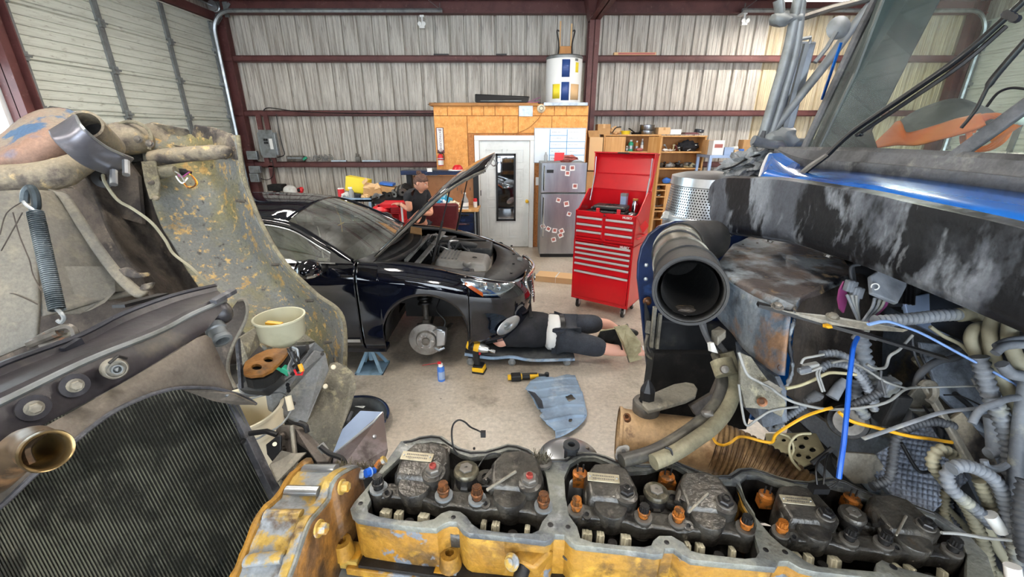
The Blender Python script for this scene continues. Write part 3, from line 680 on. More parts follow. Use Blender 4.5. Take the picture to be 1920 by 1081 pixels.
# water heater
hx,hy,hz,hr,hh=PY(1056,190,8.55).x,8.62,zt+.05,.33,.80
wh=thing('water_heater','white lowboy electric water heater with blue panels standing on the office roof','heater',(hx,hy,hz))
obj('tank',MB().lathe([(0,0),(hr,0),(hr,hh-.04),(hr-.02,hh),(0,hh+.01)],(hx,hy,hz),(0,0,1),40),'white',wh)
obj('top_rim',MB().lathe([(hr+.004,hh-.05),(hr+.006,hh-.01),(hr-.02,hh+.012),(hr-.05,hh+.015)],(hx,hy,hz),(0,0,1),40),'galv_dull',wh)
def curved(z0,z1,a0,a1,rr,m,nm,lab=None):
    r0=[];
    rows=[[V((hx+rr*math.sin(a),hy-rr*math.cos(a),hz+z)) for a in [a0+(a1-a0)*k/6 for k in range(7)]] for z in (z0,z1)]
    return obj(nm,MB().grid(rows),m,wh,solid=.006,label=lab)
curved(.44,.72,-.22,.2,hr+.006,'blue_dark','access_panel');curved(.06,.36,-.22,.2,hr+.006,'blue_dark','access_panel')
curved(.09,.33,-.72,-.3,hr+.004,'yellow','energy_label','yellow energy label');curved(.07,.33,.3,.85,hr+.004,'card_pale','rating_label','pale rating label')
curved(.52,.68,.55,.75,hr+.004,'yellow','warning_label');curved(.70,.74,.5,.7,hr+.004,'galv_dull','plate_label')
for s,h_,hk in ((-1,.56,0),(1,.52,.03)):
    x_=hx+s*.10
    obj('copper_pipe',MB().tube(catmull([(x_,hy-.05,hz+hh),(x_,hy-.05,hz+hh+.25),(x_+s*.0,hy-.05,hz+hh+h_)],4),.014,8),'card_pale',wh)
    obj('flex_line',MB().tube(catmull([(x_+s*.03,hy-.08,hz+hh),(x_+s*.02,hy-.08,hz+hh+.2),(x_+s*.06,hy-.08,hz+hh+.40),(x_+s*.02,hy-.07,hz+hh+.40)],5),.012,8),'black',wh)
obj('junction_block',MB().box((hx-.1,hy-.12,hz+hh+.0),(hx+.1,hy+.04,hz+hh+.16)),'wood_shade',wh,smooth=0,bevel=.006)

# ================================================================ REFRIGERATOR
FX0,FX1,FY=PY(1013,400,7.24).x,PY(1096,400,7.24).x,7.24
fg=thing('refrigerator','stainless steel top freezer refrigerator covered in small photos','refrigerator',((FX0+FX1)/2,FY+.3,0))
obj('cabinet',MB().box((FX0,FY+.06,.05),(FX1,FY+.68,1.64)),'galv_dull',fg,smooth=0,bevel=.01)
obj('base_grille',MB().box((FX0+.02,FY+.05,0),(FX1-.02,FY+.6,.06)),'black',fg,smooth=0)
zf=PY(1040,362,FY).z
for nm,z0,z1 in (('freezer_door',zf+.006,1.65),('fridge_door',.07,zf-.006)):
    d=obj(nm,MB().box((FX0,FY,z0),(FX1,FY+.055,z1)),'steel',fg,smooth=0,bevel=.012)
    L=(z1-z0);a0,a1=(z0+.04,z1-.05) if nm[1]=='r' and nm[0]=='f' and z0>1 else (z1-.75,z1-.04)
    obj('door_handle',MB().tube([(FX0+.05,FY,a0),(FX0+.05,FY-.05,a0+.02),(FX0+.05,FY-.05,a1-.02),(FX0+.05,FY,a1)],.014,8),'chrome',d)
obj('badge',MB().box(PY(1025,324,FY)+V((0,-.004,0)),PY(1038,318,FY)),'black',fg,smooth=0)
random.seed(11);fp=None
for (px,py,s) in ((1056,315,.085),(1073,315,.085),(1064,325,.08),(1078,349,.085),(1047,375,.075),(1062,382,.09),(1067,401,.07),(1018,424,.08),(1028,429,.08),(1040,432,.08),(1053,433,.085),(1051,441,.085),(1038,449,.08)):
    p=PY(px,py,FY);R=Matrix.Rotation(random.uniform(-.5,.5),3,'Y')
    if fp is None:
        fp=obj('photo',MB().box((-.042,-.004,-.042),(.042,0,.042)),'white',fg,local=True,smooth=0)
        fq=obj('print',MB().box((-.028,-.0055,-.02),(.028,-.003,.03)),'lip',fp,local=True,smooth=0)
        o=fp
    else:o=dup(fp,fg);dup(fq,o)
    o.location=p-ROOT[fg.name];o.rotation_euler=(0,random.uniform(-.5,.5),0);o.scale=(s/.085,)*3
p=PY(1060,303,7.45)
tag(obj('pink_bag',MB().blob((p.x+.02,7.5,1.70),.17,.10,.055,.35,9,sub=3,seed=4),'lip'),'crumpled pink paper bag on top of the refrigerator','bag')
tag(obj('red_flyer',MB().plate([(p.x-.2,7.4,1.66),(p.x-.05,7.36,1.68),(p.x-.03,7.38,1.80),(p.x-.19,7.42,1.80)],.01),'red',smooth=0),'folded red flyer leaning beside the pink bag on the refrigerator','flyer')
p=PY(1023,306,7.4)
bt=thing('spray_bottle','small clear bottle standing on the front corner of the refrigerator','bottle',(p.x,7.4,1.65))
obj('bottle_body',MB().lathe([(0,0),(.03,0),(.032,.1),(.012,.14),(.012,.16),(0,.16)],(p.x,7.4,1.651),(0,0,1),14),'clearplast',bt)
obj('bottle_cap',MB().lathe([(0,0),(.014,0),(.014,.03),(0,.03)],(p.x,7.4,1.81),(0,0,1),10),'white',bt)
# ================================================================ RED TOOL CHEST
TO=V((.76,4.97,0));TA=math.atan2(-.42,.60)
tb=thing('tool_chest','tall red rolling tool chest with its lid standing open','tool chest',TO,TA)
TW,TD=.74,.46
def tbx(nm,a,b,m,par=tb,bev=.004,**k):return obj(nm,MB().box(a,b),m,par,local=True,smooth=0,bevel=bev,**k)
m=MB().box((0,.0,.14),(.02,TD,.90)).box((TW-.02,0,.14),(TW,TD,.90)).box((0,TD-.02,.14),(TW,TD,.90)).box((0,0,.14),(TW,TD,.16)).box((0,0,.885),(TW,TD,.90)).box((0,.002,.14),(TW,.02,.18)).box((.0,.03,.16),(TW,.04,.9))
obj('lower_cabinet',m,'red_paint',tb,local=True,smooth=0,bevel=.003)
def drawer(x0,x1,z0,z1):
    d=tbx('drawer',(x0+.004,-.008,z0+.003),(x1-.004,.02,z1-.003),'red_paint')
    obj('drawer_pull',MB().bar((x0+.008,-.016,z1-.014),(x1-.008,-.016,z1-.014),.018,.024),'pull',d,local=True,smooth=0,bevel=.003)
zz=[.885,.83,.775,.72,.665,.575,.44]
zz=[.875,.815,.755,.69,.62,.52,.18]
for z1,z0 in zip(zz,zz[1:]):drawer(.02,TW-.02,z0,z1)
text('HUSKY',tb,(0,0,0),(1,0,0),(0,0,1),.035,'white',bold=.001).matrix_local=Matrix.Translation((TW-.1,-.0095,.885)) @ Matrix.Rotation(PI/2,4,'X')
# upper chest
zc0,zc1=.905,1.25
m=MB().box((0,TD-.02,zc0),(TW,TD,1.47)).box((0,0,zc0),(TW,TD,zc0+.015)).box((0,.02,1.205),(TW,TD,1.215)).box((0,0,1.20),(TW,.02,zc1)).box((0,.0,zc0),(.02,.02,zc1)).box((TW-.02,0,zc0),(TW,.02,zc1)).box((TW/2-.02,0,zc0),(TW/2+.02,.02,zc1)).box((0,.015,zc0),(TW,.02,zc1)).box((0,0,zc0),(TW,.02,zc0+.03))
for x in (0,TW-.014):m.plate([(x,0,zc0),(x,TD,zc0),(x,TD,1.47),(x,TD-.14,1.47),(x,.08,1.27),(x,0,zc1)],.014,(-1,0,0))
obj('upper_chest',m,'red_paint',tb,local=True,smooth=0,bevel=.002)
obj('tray_mat',MB().box((.02,.02,1.215),(TW-.02,TD-.02,1.22)),'black',tb,local=True,smooth=0)
for x0,x1 in ((.02,TW/2-.015),(TW/2+.015,TW-.02)):
    for k in range(3):drawer(x0,x1,.945+k*.082,1.025+k*.082)
text('HUSKY',tb,(0,0,0),(1,0,0),(0,0,1),.035,'white',bold=.001).matrix_local=Matrix.Translation((TW-.1,-.0105,1.222)) @ Matrix.Rotation(PI/2,4,'X')
for z in (.885,1.225):obj('lock',MB().cyl((TW/2,.0,z),(TW/2,-.012,z),.009,12),'chrome',tb,local=True)
# lid
ly=TD-.02;lt=V((0,.13,.40)).normalized();L_=.42
a=V((.0,ly,1.47));up=lt*L_;fw=V((0,-1,.12)).normalized()*.13
m=MB().hexa([a,a+V((TW,0,0)),a+V((TW,0,0))-V((0,.012,0)),a-V((0,.012,0)),a+up,a+up+V((TW,0,0)),a+up+V((TW,-.012,0)),a+up-V((0,.012,0))])
b=a+up;m.plate([b+V((-.01,0,0)),b+V((TW+.01,0,0)),b+V((TW+.01,0,0))+fw,b+V((-.01,0,0))+fw],.012)
for x in (0,TW-.012):m.plate([a+V((x,0,.02)),b+V((x,0,0)),b+V((x,0,0))+fw,a+up*.25+V((x,-.03,0))],.012,(-1,0,0))
m.bar(a+up*.45+V((.05,-.018,0)),a+up*.45+V((TW-.05,-.018,0)),.012,.012)
obj('lid',m,'red_paint',tb,local=True,smooth=0,bevel=.003)
obj('lid_pull',MB().bar(b+V((TW*.4,0,.004))+fw,b+V((TW*.58,0,.004))+fw,.03,.014),'black',tb,local=True,smooth=0)
for x in (.03,TW-.03):obj('gas_strut',MB().cyl((x,ly-.12,1.33),(x,ly-.03,1.62),.009,8).cyl((x,ly-.03,1.62),(x,ly-.02,1.84),.005,8),'steel',tb,local=True)
obj('side_handle',MB().tube([(TW,.08,.98),(TW+.04,.09,1.0),(TW+.04,.32,1.0),(TW,.33,.98)],.012,8),'red_paint',tb,local=True)
obj('side_bracket',MB().plate([(TW+.004,.12,1.12),(TW+.004,.3,1.16),(TW+.05,.3,1.10),(TW+.05,.12,1.05)],.004),'red_paint',tb,local=True,smooth=0)
for x in (.07,TW-.07):
    for y in (.07,TD-.07):
        c=obj('caster',MB().box((x-.03,y-.03,.125),(x+.03,y+.03,.14)).plate([(x-.022,y-.03,.12),(x-.022,y+.03,.12),(x-.022,y+.025,.05),(x-.022,y-.025,.05)],.004,(1,0,0)).plate([(x+.022,y-.03,.12),(x+.022,y+.03,.12),(x+.022,y+.025,.05),(x+.022,y-.025,.05)],.004,(1,0,0)),'pull',tb,local=True,smooth=0)
        obj('wheel',MB().lathe([(0,-.016),(.035,-.016),(.054,-.012),(.054,.012),(.035,.016),(0,.016)],(x,y,.054),(1,0,0),24),'rubber',c,local=True)
        obj('hub',MB().lathe([(0,-.019),(.026,-.019),(.026,.019),(0,.019)],(x,y,.054),(1,0,0),16),'chrome',c,local=True)
TM=Matrix.Translation(TO) @ Matrix.Rotation(TA,4,'Z')
def tl(x,y,z):return TM @ V((x,y,z))
cs=thing('drill_case','black plastic tool case with two red latches in the open tool chest','case',tl(.38,.14,1.221),TA+.12)
for k,z0 in enumerate((0,.052)):obj('case_shell',MB().box((-.19,-.10,z0),(.19,.12,z0+.05)),'black',cs,local=True,smooth=0,bevel=.016)
obj('case_handle',MB().tube([(-.07,-.10,.03),(-.07,-.135,.035),(.07,-.135,.035),(.07,-.10,.03)],.01,8),'black',cs,local=True)
for x in (-.12,.12):obj('latch',MB().box((x-.022,-.114,.025),(x+.022,-.098,.075)),'red',cs,local=True,smooth=0,bevel=.003,label='red latch')
for k in range(3):obj('rib',MB().bar((-.06+k*.05,-.05,.104),(-.03+k*.05,.08,.104),.01,.008),'black',cs,local=True,smooth=0)
sp_=thing('boxed_speaker','upright light blue box standing in the open tool chest','box',tl(.46,.33,1.221),TA)
obj('carton',MB().box((-.035,-.035,0),(.035,.035,.22)),'plate_blue',sp_,local=True,smooth=0,bevel=.003)
obj('carton_cap',MB().box((-.036,-.036,.19),(.036,.036,.222)),'galv_dull',sp_,local=True,smooth=0)
cn=thing('metal_flask','silver flask standing at the end of the open tool chest','flask',tl(.60,.32,1.221))
obj('flask_body',MB().lathe([(0,0),(.034,0),(.036,.11),(.028,.13),(.028,.15),(0,.15)],(0,0,0),(0,0,1),18),'chrome',cn,local=True)
obj('flask_lid',MB().lathe([(0,.15),(.03,.15),(.03,.17),(0,.172)],(0,0,0),(0,0,1),18),'wood_shade',cn,local=True)
for (x,y,r,l) in ((.09,.36,.03,'crumpled silvery rag in the back corner of the open tool chest'),(.62,.16,.03,'grey rag beside the drill case latch in the tool chest')):
    p=tl(x,y,1.235);tag(obj('shop_rag',MB().blob(p,.05,.035,.02,.4,9,sub=2,seed=x),'galv'),l,'rag')
tag(obj('black_tray',MB().box((-.09,-.04,0),(.09,.04,.012)),'black',local=True,smooth=0),'flat black tray in the front corner of the open tool chest','tray');bpy.context.scene.objects['black_tray'].location=tl(.12,.10,1.222);bpy.context.scene.objects['black_tray'].rotation_euler=(0,0,TA)
# long carton on floor
c0,c1=PZ(1003,527,0),PZ(1062,541,0)
cb=thing('flat_carton','long flat cardboard carton lying on the floor behind the red tool chest','carton',(c0.x,c0.y,0))
a=V((c0.x,c0.y,0));b=V((c0.x+1.0,c0.y-.28,0));dd=V((.09,.25,0))
obj('carton_body',MB().hexa([a,b,b+dd,a+dd,a+V((0,0,.09)),b+V((0,0,.09)),b+dd+V((0,0,.09)),a+dd+V((0,0,.09))]),'card_pale',cb,smooth=0,bevel=.004)
obj('packing_strap',MB().bar(a.lerp(b,.3)+V((0,-.003,.0)),a.lerp(b,.3)+V((0,-.003,.092)),.016,.004,(1,0,0)).bar(a.lerp(b,.3)+V((0,0,.093)),a.lerp(b,.3)+dd+V((0,0,.093)),.016,.004),'white',cb,smooth=0)

# ================================================================ SHELVING
BY=8.75
def bookcase(nm,lab,px0,px1,zt_,levels,dep=.35,door=None,back=True,posts='wood'):
    x0,x1=PY(px0,280,BY).x,PY(px1,280,BY).x
    t=thing(nm,lab,'bookcase',((x0+x1)/2,BY,0))
    for x in (x0,x1-.03):obj('side_panel',MB().box((x,BY,0),(x+.03,BY+dep,zt_-.025)),'wood',t,smooth=0,bevel=.002)
    obj('top_panel',MB().box((x0-.01,BY-.01,zt_-.025),(x1+.01,BY+dep,zt_)),'wood',t,smooth=0,bevel=.002)
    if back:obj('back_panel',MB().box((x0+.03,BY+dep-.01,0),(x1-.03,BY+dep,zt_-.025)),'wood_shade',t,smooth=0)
    for z in levels:obj('shelf',MB().box((x0+.03,BY+.005,z-.025),(x1-.03,BY+dep-.01,z)),'wood',t,smooth=0)
    return t,x0,x1
zB=lambda py:PY(1200,py,BY).z
t1,a1,a2=bookcase('bookcase','light wood cupboard with a closed door beside an open bay, behind the red tool chest',1131,1236,zB(252),[zB(284),zB(330),zB(380),.12])
xm=PY(1170,280,BY).x
obj('cupboard_door',MB().box((a1+.03,BY-.012,.1),(xm-.01,BY+.006,zB(256))),'wood',t1,smooth=0,bevel=.003)
obj('divider',MB().box((xm-.005,BY+.002,.1),(xm+.02,BY+.33,zB(256))),'wood',t1,smooth=0)
xd=PY(1214,280,BY).x
obj('open_door',MB().hexa([V(q) for q in [(xd,BY-.01,.1),(xd+.02,BY,.1),(xd+.16,BY-.30,.1),(xd+.14,BY-.31,.1),(xd,BY-.01,zB(256)),(xd+.02,BY,zB(256)),(xd+.16,BY-.30,zB(256)),(xd+.14,BY-.31,zB(256))]]),'wood',t1,smooth=0,bevel=.002)
t2,b1,b2=bookcase('bookcase','open light wood bookcase heaped with tools and rags, beside the air cleaner',1238,1322,zB(254),[zB(284),zB(315),zB(345),zB(395),.12])
zs_=[zB(345),zB(356),zB(368),zB(389),zB(410)]
xq=PY(1247,360,BY).x
obj('pigeonhole_divider',MB().box((xq,BY-.004,.12),(xq+.025,BY+.3,zB(347))),'wood',t2,smooth=0)
for z in zs_[1:]:obj('pigeonhole_shelf',MB().box((b1+.03,BY-.002,z-.02),(xq,BY+.3,z)),'wood',t2,smooth=0)
obj('lower_panel',MB().box((xq+.03,BY-.005,.12),(b2-.03,BY+.01,zB(347))),'wood',t2,smooth=0)
# things on shelves
def item(nm,lab,cat,fn,m,group=None):
    o=obj(nm,fn,m);tag(o,lab,cat,group);return o
zt1=zB(252)+.001;bx=lambda px:PY(px,250,BY+.12).x
def boxed(nm,lab,px0,px1,z0,h,m,y0=BY+.03,dy=.25,tape=True,cat='box'):
    x0,x1=PY(px0,250,y0).x,PY(px1,250,y0).x
    t=thing(nm,lab,cat,((x0+x1)/2,y0,z0))
    obj('carton',MB().box((x0,y0,z0),(x1,y0+dy,z0+h)),m,t,smooth=0,bevel=.003)
    if tape:obj('tape',MB().box(((x0+x1)/2-.02,y0-.002,z0+h*.6),((x0+x1)/2+.02,y0+dy,z0+h+.002)),'card_pale' if m=='card' else 'card',t,smooth=0)
    return t
x0,x1=PY(1103,290,8.3).x,PY(1130,290,8.3).x;bxz=PY(1110,257,8.3).z
stp=thing('stacked_crate','plain brown carton under the open carton beside the whiteboard','carton',(x0,8.3,0));
obj('carton',MB().box((x0,8.32,0),(x1,8.7,bxz-.62)),'card',stp,smooth=0,bevel=.004);obj('tape',MB().box((x0+.12,8.316,.3),(x0+.17,8.32,bxz-.63)),'card_pale',stp,smooth=0)
ob=thing('open_carton','tall open cardboard carton standing between the plywood office and the bookcases','carton',(x0,8.3,bxz-.6))
m=MB().box((x0,8.3,bxz-.61),(x1,8.31,bxz)).box((x0,8.68,bxz-.61),(x1,8.69,bxz)).box((x0,8.3,bxz-.61),(x0+.01,8.69,bxz)).box((x1-.01,8.3,bxz-.61),(x1,8.69,bxz)).box((x0,8.3,bxz-.61),(x1,8.69,bxz-.6))
obj('carton',m,'card_pale',ob,smooth=0)
for P_ in ([(x0,8.69,bxz),(x1,8.69,bxz),(x1-.02,8.78,bxz+.12),(x0+.02,8.78,bxz+.12)],[(x0,8.3,bxz),(x0,8.69,bxz),(x0-.02,8.69,bxz+.13),(x0-.02,8.35,bxz+.12)]):obj('flap',MB().plate(P_,.006),'card',ob,smooth=0)
boxed('cardboard_box','brown cardboard box on top of the cupboard, next to the open carton',1120,1144,zt1,.19,'card')
bg_=thing('paper_bag','yellow paper bag slumped on top of the cupboard with a dark strap','bag',(bx(1155),BY+.1,zt1))
obj('bag_body',MB().blob((bx(1154),BY+.13,zt1+.07),.10,.08,.075,.25,8,seed=2),'card_pale',bg_);obj('strap',MB().tube(catmull([(bx(1146),BY+.04,zt1+.03),(bx(1152),BY+.03,zt1+.12),(bx(1162),BY+.04,zt1+.14)],5),.01,6),'black',bg_)
tb_=thing('yellow_tub','flat yellow plastic tub on top of the cupboard','tub',(bx(1173),BY+.1,zt1));obj('tub',MB().lathe([(0,0),(.08,0),(.09,.05),(.095,.055),(0,.055)],(bx(1173),BY+.12,zt1),(0,0,1),20),'yellow',tb_);obj('lid',MB().lathe([(0,.055),(.098,.055),(.098,.068),(0,.07)],(bx(1173),BY+.12,zt1),(0,0,1),20),'yellow',tb_)
pn=thing('frying_pan','black long handled frying pan on top of the cupboard','pan',(bx(1193),BY+.1,zt1))
obj('pan_bowl',MB().lathe([(0,0),(.085,0),(.1,.04),(.095,.04),(.08,.008),(0,.008)],(bx(1193),BY+.15,zt1+.001),(0,0,1),22),'black',pn);obj('pan_handle',MB().bar((bx(1188),BY+.08,zt1+.04),(bx(1175),BY-.02,zt1+.11),.03,.018),'black',pn,bevel=.004)
for k,(z,r,h_,l) in enumerate(((0,.15,.07,'wide steel pan under the taller steel pan on the cupboard'),(.075,.145,.10,'brushed steel cooking pot stacked on the wide steel pan'))):
    t=thing('steel_pan',l,'pan',(bx(1213),BY+.14,zt1+z));obj('pan_body',MB().lathe([(0,0),(r*.92,0),(r,.02),(r,h_),(r+.008,h_+.004),(r-.006,h_),(r-.01,.02),(0,.012)],(bx(1213),BY+.16,zt1+z),(0,0,1),30),'steel',t)
    obj('rim',MB().lathe([(r,h_-.005),(r+.012,h_),(r,h_+.006)],(bx(1213),BY+.16,zt1+z),(0,0,1),30),'chrome',t)
boxed('small_carton','small tan carton on top of the bookcase joint',1234,1256,zt1,.13,'card_pale');boxed('white_carton','small white carton on top of the open bookcase',1257,1277,zt1,.095,'white',tape=False)
random.seed(21)
t=thing('magazine_pile','low pile of dark red magazines at the end of the bookcase top','magazines',(bx(1295),BY+.12,zt1))
for k in range(3):obj('magazine',MB().box((bx(1281)+k*.01,BY+.03+k*.01,zt1+k*.013),(bx(1309)-k*.02,BY+.26,zt1+.012+k*.013)),'maroon',t,smooth=0)
t=thing('dark_toolbox','small dark box lying tilted on the dark red magazines','box',(bx(1312),BY+.1,zt1));obj('case',MB().bar((bx(1305),BY+.15,zt1+.075),(bx(1318),BY+.15,zt1+.055),.14,.06),'cloth_grey',t,smooth=0,bevel=.006);obj('clasp',MB().cbox((bx(1311),BY+.075,zt1+.065),.03,.01,.02),'galv',t,smooth=0)
# interior items, upper bay of cupboard
zi=zB(284)+.001
def bottle(px,z,r,h,m,lab,y=BY+.16,cap='white'):
    x=PY(px,270,y).x;t=thing('bottle',lab,'bottle',(x,y,z));obj('bottle_body',MB().lathe([(0,0),(r,0),(r,h*.7),(r*.4,h*.85),(0,h*.85)],(x,y,z),(0,0,1),16),m,t);obj('cap',MB().lathe([(0,h*.85),(r*.5,h*.85),(r*.5,h),(0,h)],(x,y,z),(0,0,1),12),cap,t);obj('label_wrap',MB().lathe([(r+.001,h*.2),(r+.001,h*.5)],(x,y,z),(0,0,1),16),'galv' if m != 'galv' else 'white',t)
bottle(1183,zi,.05,.22,'green','green bottle in the upper open bay of the cupboard');bottle(1194,zi,.035,.2,'wood_shade','brown bottle next to the green bottle in the cupboard');bottle(1204,zi,.03,.24,'galv','grey aerosol can at the far side of the cupboard bay');bottle(1176,zi,.03,.1,'wire_grey','short pale jar in the near corner of the cupboard bay')
item('red_rag','dark red rag in front of the brown bottle in the cupboard','rag',MB().blob((PY(1198,280,BY+.06).x,BY+.06,zi+.03),.07,.05,.03,.4,9,sub=2),'lip')
random.seed(4)
def heap(px0,px1,z,hmax,pal,lab,nm='tool_heap',n_=12,y0=BY+.08):
    k=thing(nm,lab,'tools',(PY((px0+px1)/2,280,y0).x,y0,z))
    for i in range(n_):
        px=px0+(px1-px0)*(i+.5)/n_+random.uniform(-1,1);x=PY(px,280,y0).x;hh_=random.uniform(.3,1)*hmax;R=Matrix.Rotation(random.uniform(-.7,.7),3,'Z')
        if random.random()<.5:
            obj('rag',MB().blob((x,y0+random.uniform(0,.12),z+hh_*.42),random.uniform(.04,.09),.05,hh_*.45,.35,8,R,2,i),random.choice(pal),k)
        else:
            p=V((x,y0+random.uniform(0,.1),z+.014));q=p+V((random.uniform(-.14,.14),random.uniform(-.05,.1),hh_*.8))
            obj('tool',MB().bar(p,q,.022,.016).blob(q,.03,.02,.02,.1,5,sub=1),random.choice(pal),k)
    return k
heap(1246,1300,zB(284)+.001,.16,['white_dirty','galv','white','maroon','cream_metal','black'],'pale rags and leads heaped on the top shelf of the open bookcase','rag_heap',12)
item('black_jacket','black crumpled jacket on the top shelf of the open bookcase','jacket',MB().blob((PY(1290,272,BY+.12).x,BY+.14,zB(284)+.10),.19,.10,.105,.25,9,seed=5),'cloth_black')
heap(1246,1312,zB(315)+.001,.17,['grime_metal','black','galv_dull','cream_metal','cloth_grey','grime_metal'],'greasy tools heaped on the middle shelf of the open bookcase',n_=18)
heap(1262,1290,zB(345)+.001,.17,['grime_metal','maroon','galv','steel'],'dark tools heaped on the third shelf of the open bookcase',n_=9)
item('blue_pouch','shiny light blue pouch on the third shelf of the open bookcase','pouch',MB().blob((PY(1249,340,BY+.06).x,BY+.06,zB(345)+.065),.09,.05,.06,.12,6,seed=6),'can_blue')
for k in range(3):heap(b1 and 1239,1246,zs_[k+1]+.001,.06,['grime_metal','card','galv'],['small parts in the upper pigeonhole of the bookcase','small parts in the middle pigeonhole of the bookcase','small parts in the lower pigeonhole of the bookcase'][k],'small_parts',3)

# blue-grey steel bench to the right of the bookcases
SX0,SX1,SY=PY(1330,300,8.2).x,PY(1560,300,8.2).x,8.2
zsb=PY(1360,291,SY).z
bn=thing('steel_bench','blue grey steel bench with cartons, beyond the silver air cleaner','bench',(SX0,SY,0))
obj('bench_top',MB().box((SX0,SY,zsb-.05),(SX1,SY+.6,zsb)),'plate_blue',bn,smooth=0)
for x in (SX0,SX1-.05):
    for y in (SY,SY+.55):obj('leg',MB().box((x,y,0),(x+.05,y+.05,zsb-.05)),'plate_blue',bn,smooth=0)
obj('lower_shelf',MB().box((SX0,SY+.05,zsb-.42),(SX1,SY+.6,zsb-.38)),'plate_blue',bn,smooth=0)
def bb(nm,lab,px0,px1,pyt,m,y=SY+.05,dy=.2,z0=zsb,tape=True):
    x0,x1=PY(px0,280,y).x,PY(px1,280,y).x;h=PY((px0+px1)/2,pyt,y).z-z0;t=thing(nm,lab,'box',(x0,y,z0+.001));obj('carton',MB().box((x0,y,z0+.001),(x1,y+dy,z0+h)),m,t,smooth=0,bevel=.003)
    if tape:obj('print',MB().box((x0+.03,y-.002,z0+h*.5),(x1-.03,y,z0+h*.75)),'lip' if m=='white' else 'card',t,smooth=0)
bb('white_box','white printed box standing on the steel bench next to the bookcase',1336,1357,263,'white');bb('tan_box','tan carton behind the white printed box on the steel bench',1324,1337,262,'card',SY+.3)
bb('flat_box','grey flat carton beside the white box on the steel bench',1359,1376,276,'plate_blue',tape=False);bb('low_box','low cream carton in the middle of the steel bench',1378,1386,281,'card_pale');bb('brown_box','brown carton towards the far end of the steel bench',1392,1412,262,'card',SY+.25)
t=thing('blue_can','small blue and white can standing on the steel bench','can',(PY(1389,285,SY+.1).x,SY+.1,zsb));obj('can_body',MB().lathe([(0,0),(.05,0),(.05,.11),(0,.112)],(PY(1389,285,SY+.1).x,SY+.1,zsb+.001),(0,0,1),18),'can_blue',t);obj('band',MB().lathe([(.051,.04),(.051,.07)],(PY(1389,285,SY+.1).x,SY+.1,zsb+.001),(0,0,1),18),'white',t)
for (p0,p1,y_,r_,m_,l) in ((1358,1384,SY+.35,.035,'white_dirty','pale rolled tube lying along the back of the steel bench'),(1376,1402,SY+.45,.04,'galv','grey rolled tube behind the blue can on the steel bench')):
    z_=PY(1370,268,y_).z;tag(obj('rolled_tube',MB().cyl((PY(p0,270,y_).x,y_,zsb+.09),(PY(p1,270,y_).x,y_,zsb+.12),r_,12).box((PY(p0+2,270,y_).x,y_-.04,zsb),(PY(p1-2,270,y_).x,y_+.04,zsb+.08)),m_),l,'tube')
item('white_tray','white tray lying on the lower shelf of the steel bench','tray',MB().box((PY(1345,305,SY+.1).x,SY+.1,zsb-.38),(PY(1370,305,SY+.1).x,SY+.4,zsb-.33)),'white_dirty')

# ================================================================ WORKBENCH WITH PEGBOARD
WY=7.55
wx0,wx1=PY(763,330,WY).x,PY(897,330,WY).x;zw=PY(880,390,WY-.3).z;zwt=PY(830,318,WY).z
wk=thing('workbench','dark steel workbench with a wooden top, drawers and a pegboard back','workbench',((wx0+wx1)/2,WY,0))
obj('bench_top',MB().box((wx0,WY-.45,zw-.04),(wx1+.02,WY+.05,zw)),'wood',wk,smooth=0,bevel=.004)
obj('pegboard',MB().box((wx0+.1,WY+.02,zw),(wx1-.08,WY+.035,zwt-.1)),'peg',wk,smooth=0)
obj('upright',MB().box((wx0,WY-.06,zw),(wx0+.09,WY+.05,zwt)).box((wx1-.09,WY-.06,zw),(wx1,WY+.05,zwt)),'black',wk,smooth=0,bevel=.003)
obj('top_shelf',MB().box((wx0-.05,WY-.22,zwt-.07),(wx1+.02,WY+.05,zwt)),'shield_blue',wk,smooth=0,bevel=.003)
obj('cabinet_body',MB().box((wx1-.50,WY-.42,.05),(wx1,WY+.03,zw-.04)),'black',wk,smooth=0)
obj('leg',MB().box((wx0,WY-.42,0),(wx0+.06,WY+.03,zw-.04)),'black',wk,smooth=0)
obj('edge_strip',MB().box((wx1-.055,WY-.43,.05),(wx1-.03,WY-.42,zw-.04)),'galv',wk,smooth=0)
for k in range(5):
    z=zw-.07-k*.155;d=obj('drawer',MB().box((wx1-.48,WY-.44,z-.145),(wx1-.07,WY-.42,z)),'shield_blue' if k<5 else 'black',wk,smooth=0,bevel=.003)
    obj('drawer_pull',MB().box((wx1-.46,WY-.456,z-.035),(wx1-.14,WY-.44,z-.01)),'chrome',d,smooth=0)
for k in range(5):
    p=PY(850+k*8,345+k % 3*6,WY+.01);obj('peg_hook',MB().tube([p,p+V((0,-.05,0)),p+V((.0,-.055,-.05))],.006,6),'grime_metal',wk)
item('paper_note','square white note stuck to the front of the workbench shelf','note',MB().box(PY(801,322,WY-.23),PY(810,315,WY-.226)),'white')
t=thing('baseball_cap','red cap with a white brim on the workbench shelf','cap',(PY(858,311,WY-.1).x,WY-.1,zwt));p=V((PY(858,311,WY-.1).x,WY-.1,zwt+.0))
obj('crown',MB().lathe([(0,.09),(.05,.085),(.085,.05),(.095,.0),(0,0)],p,(0,0,1),20),'red',t);obj('brim',MB().lathe([(0,0),(.13,0),(.12,.012),(0,.012)],p+V((-.03,-.03,.001)),(0,0,1),20),'white',t)
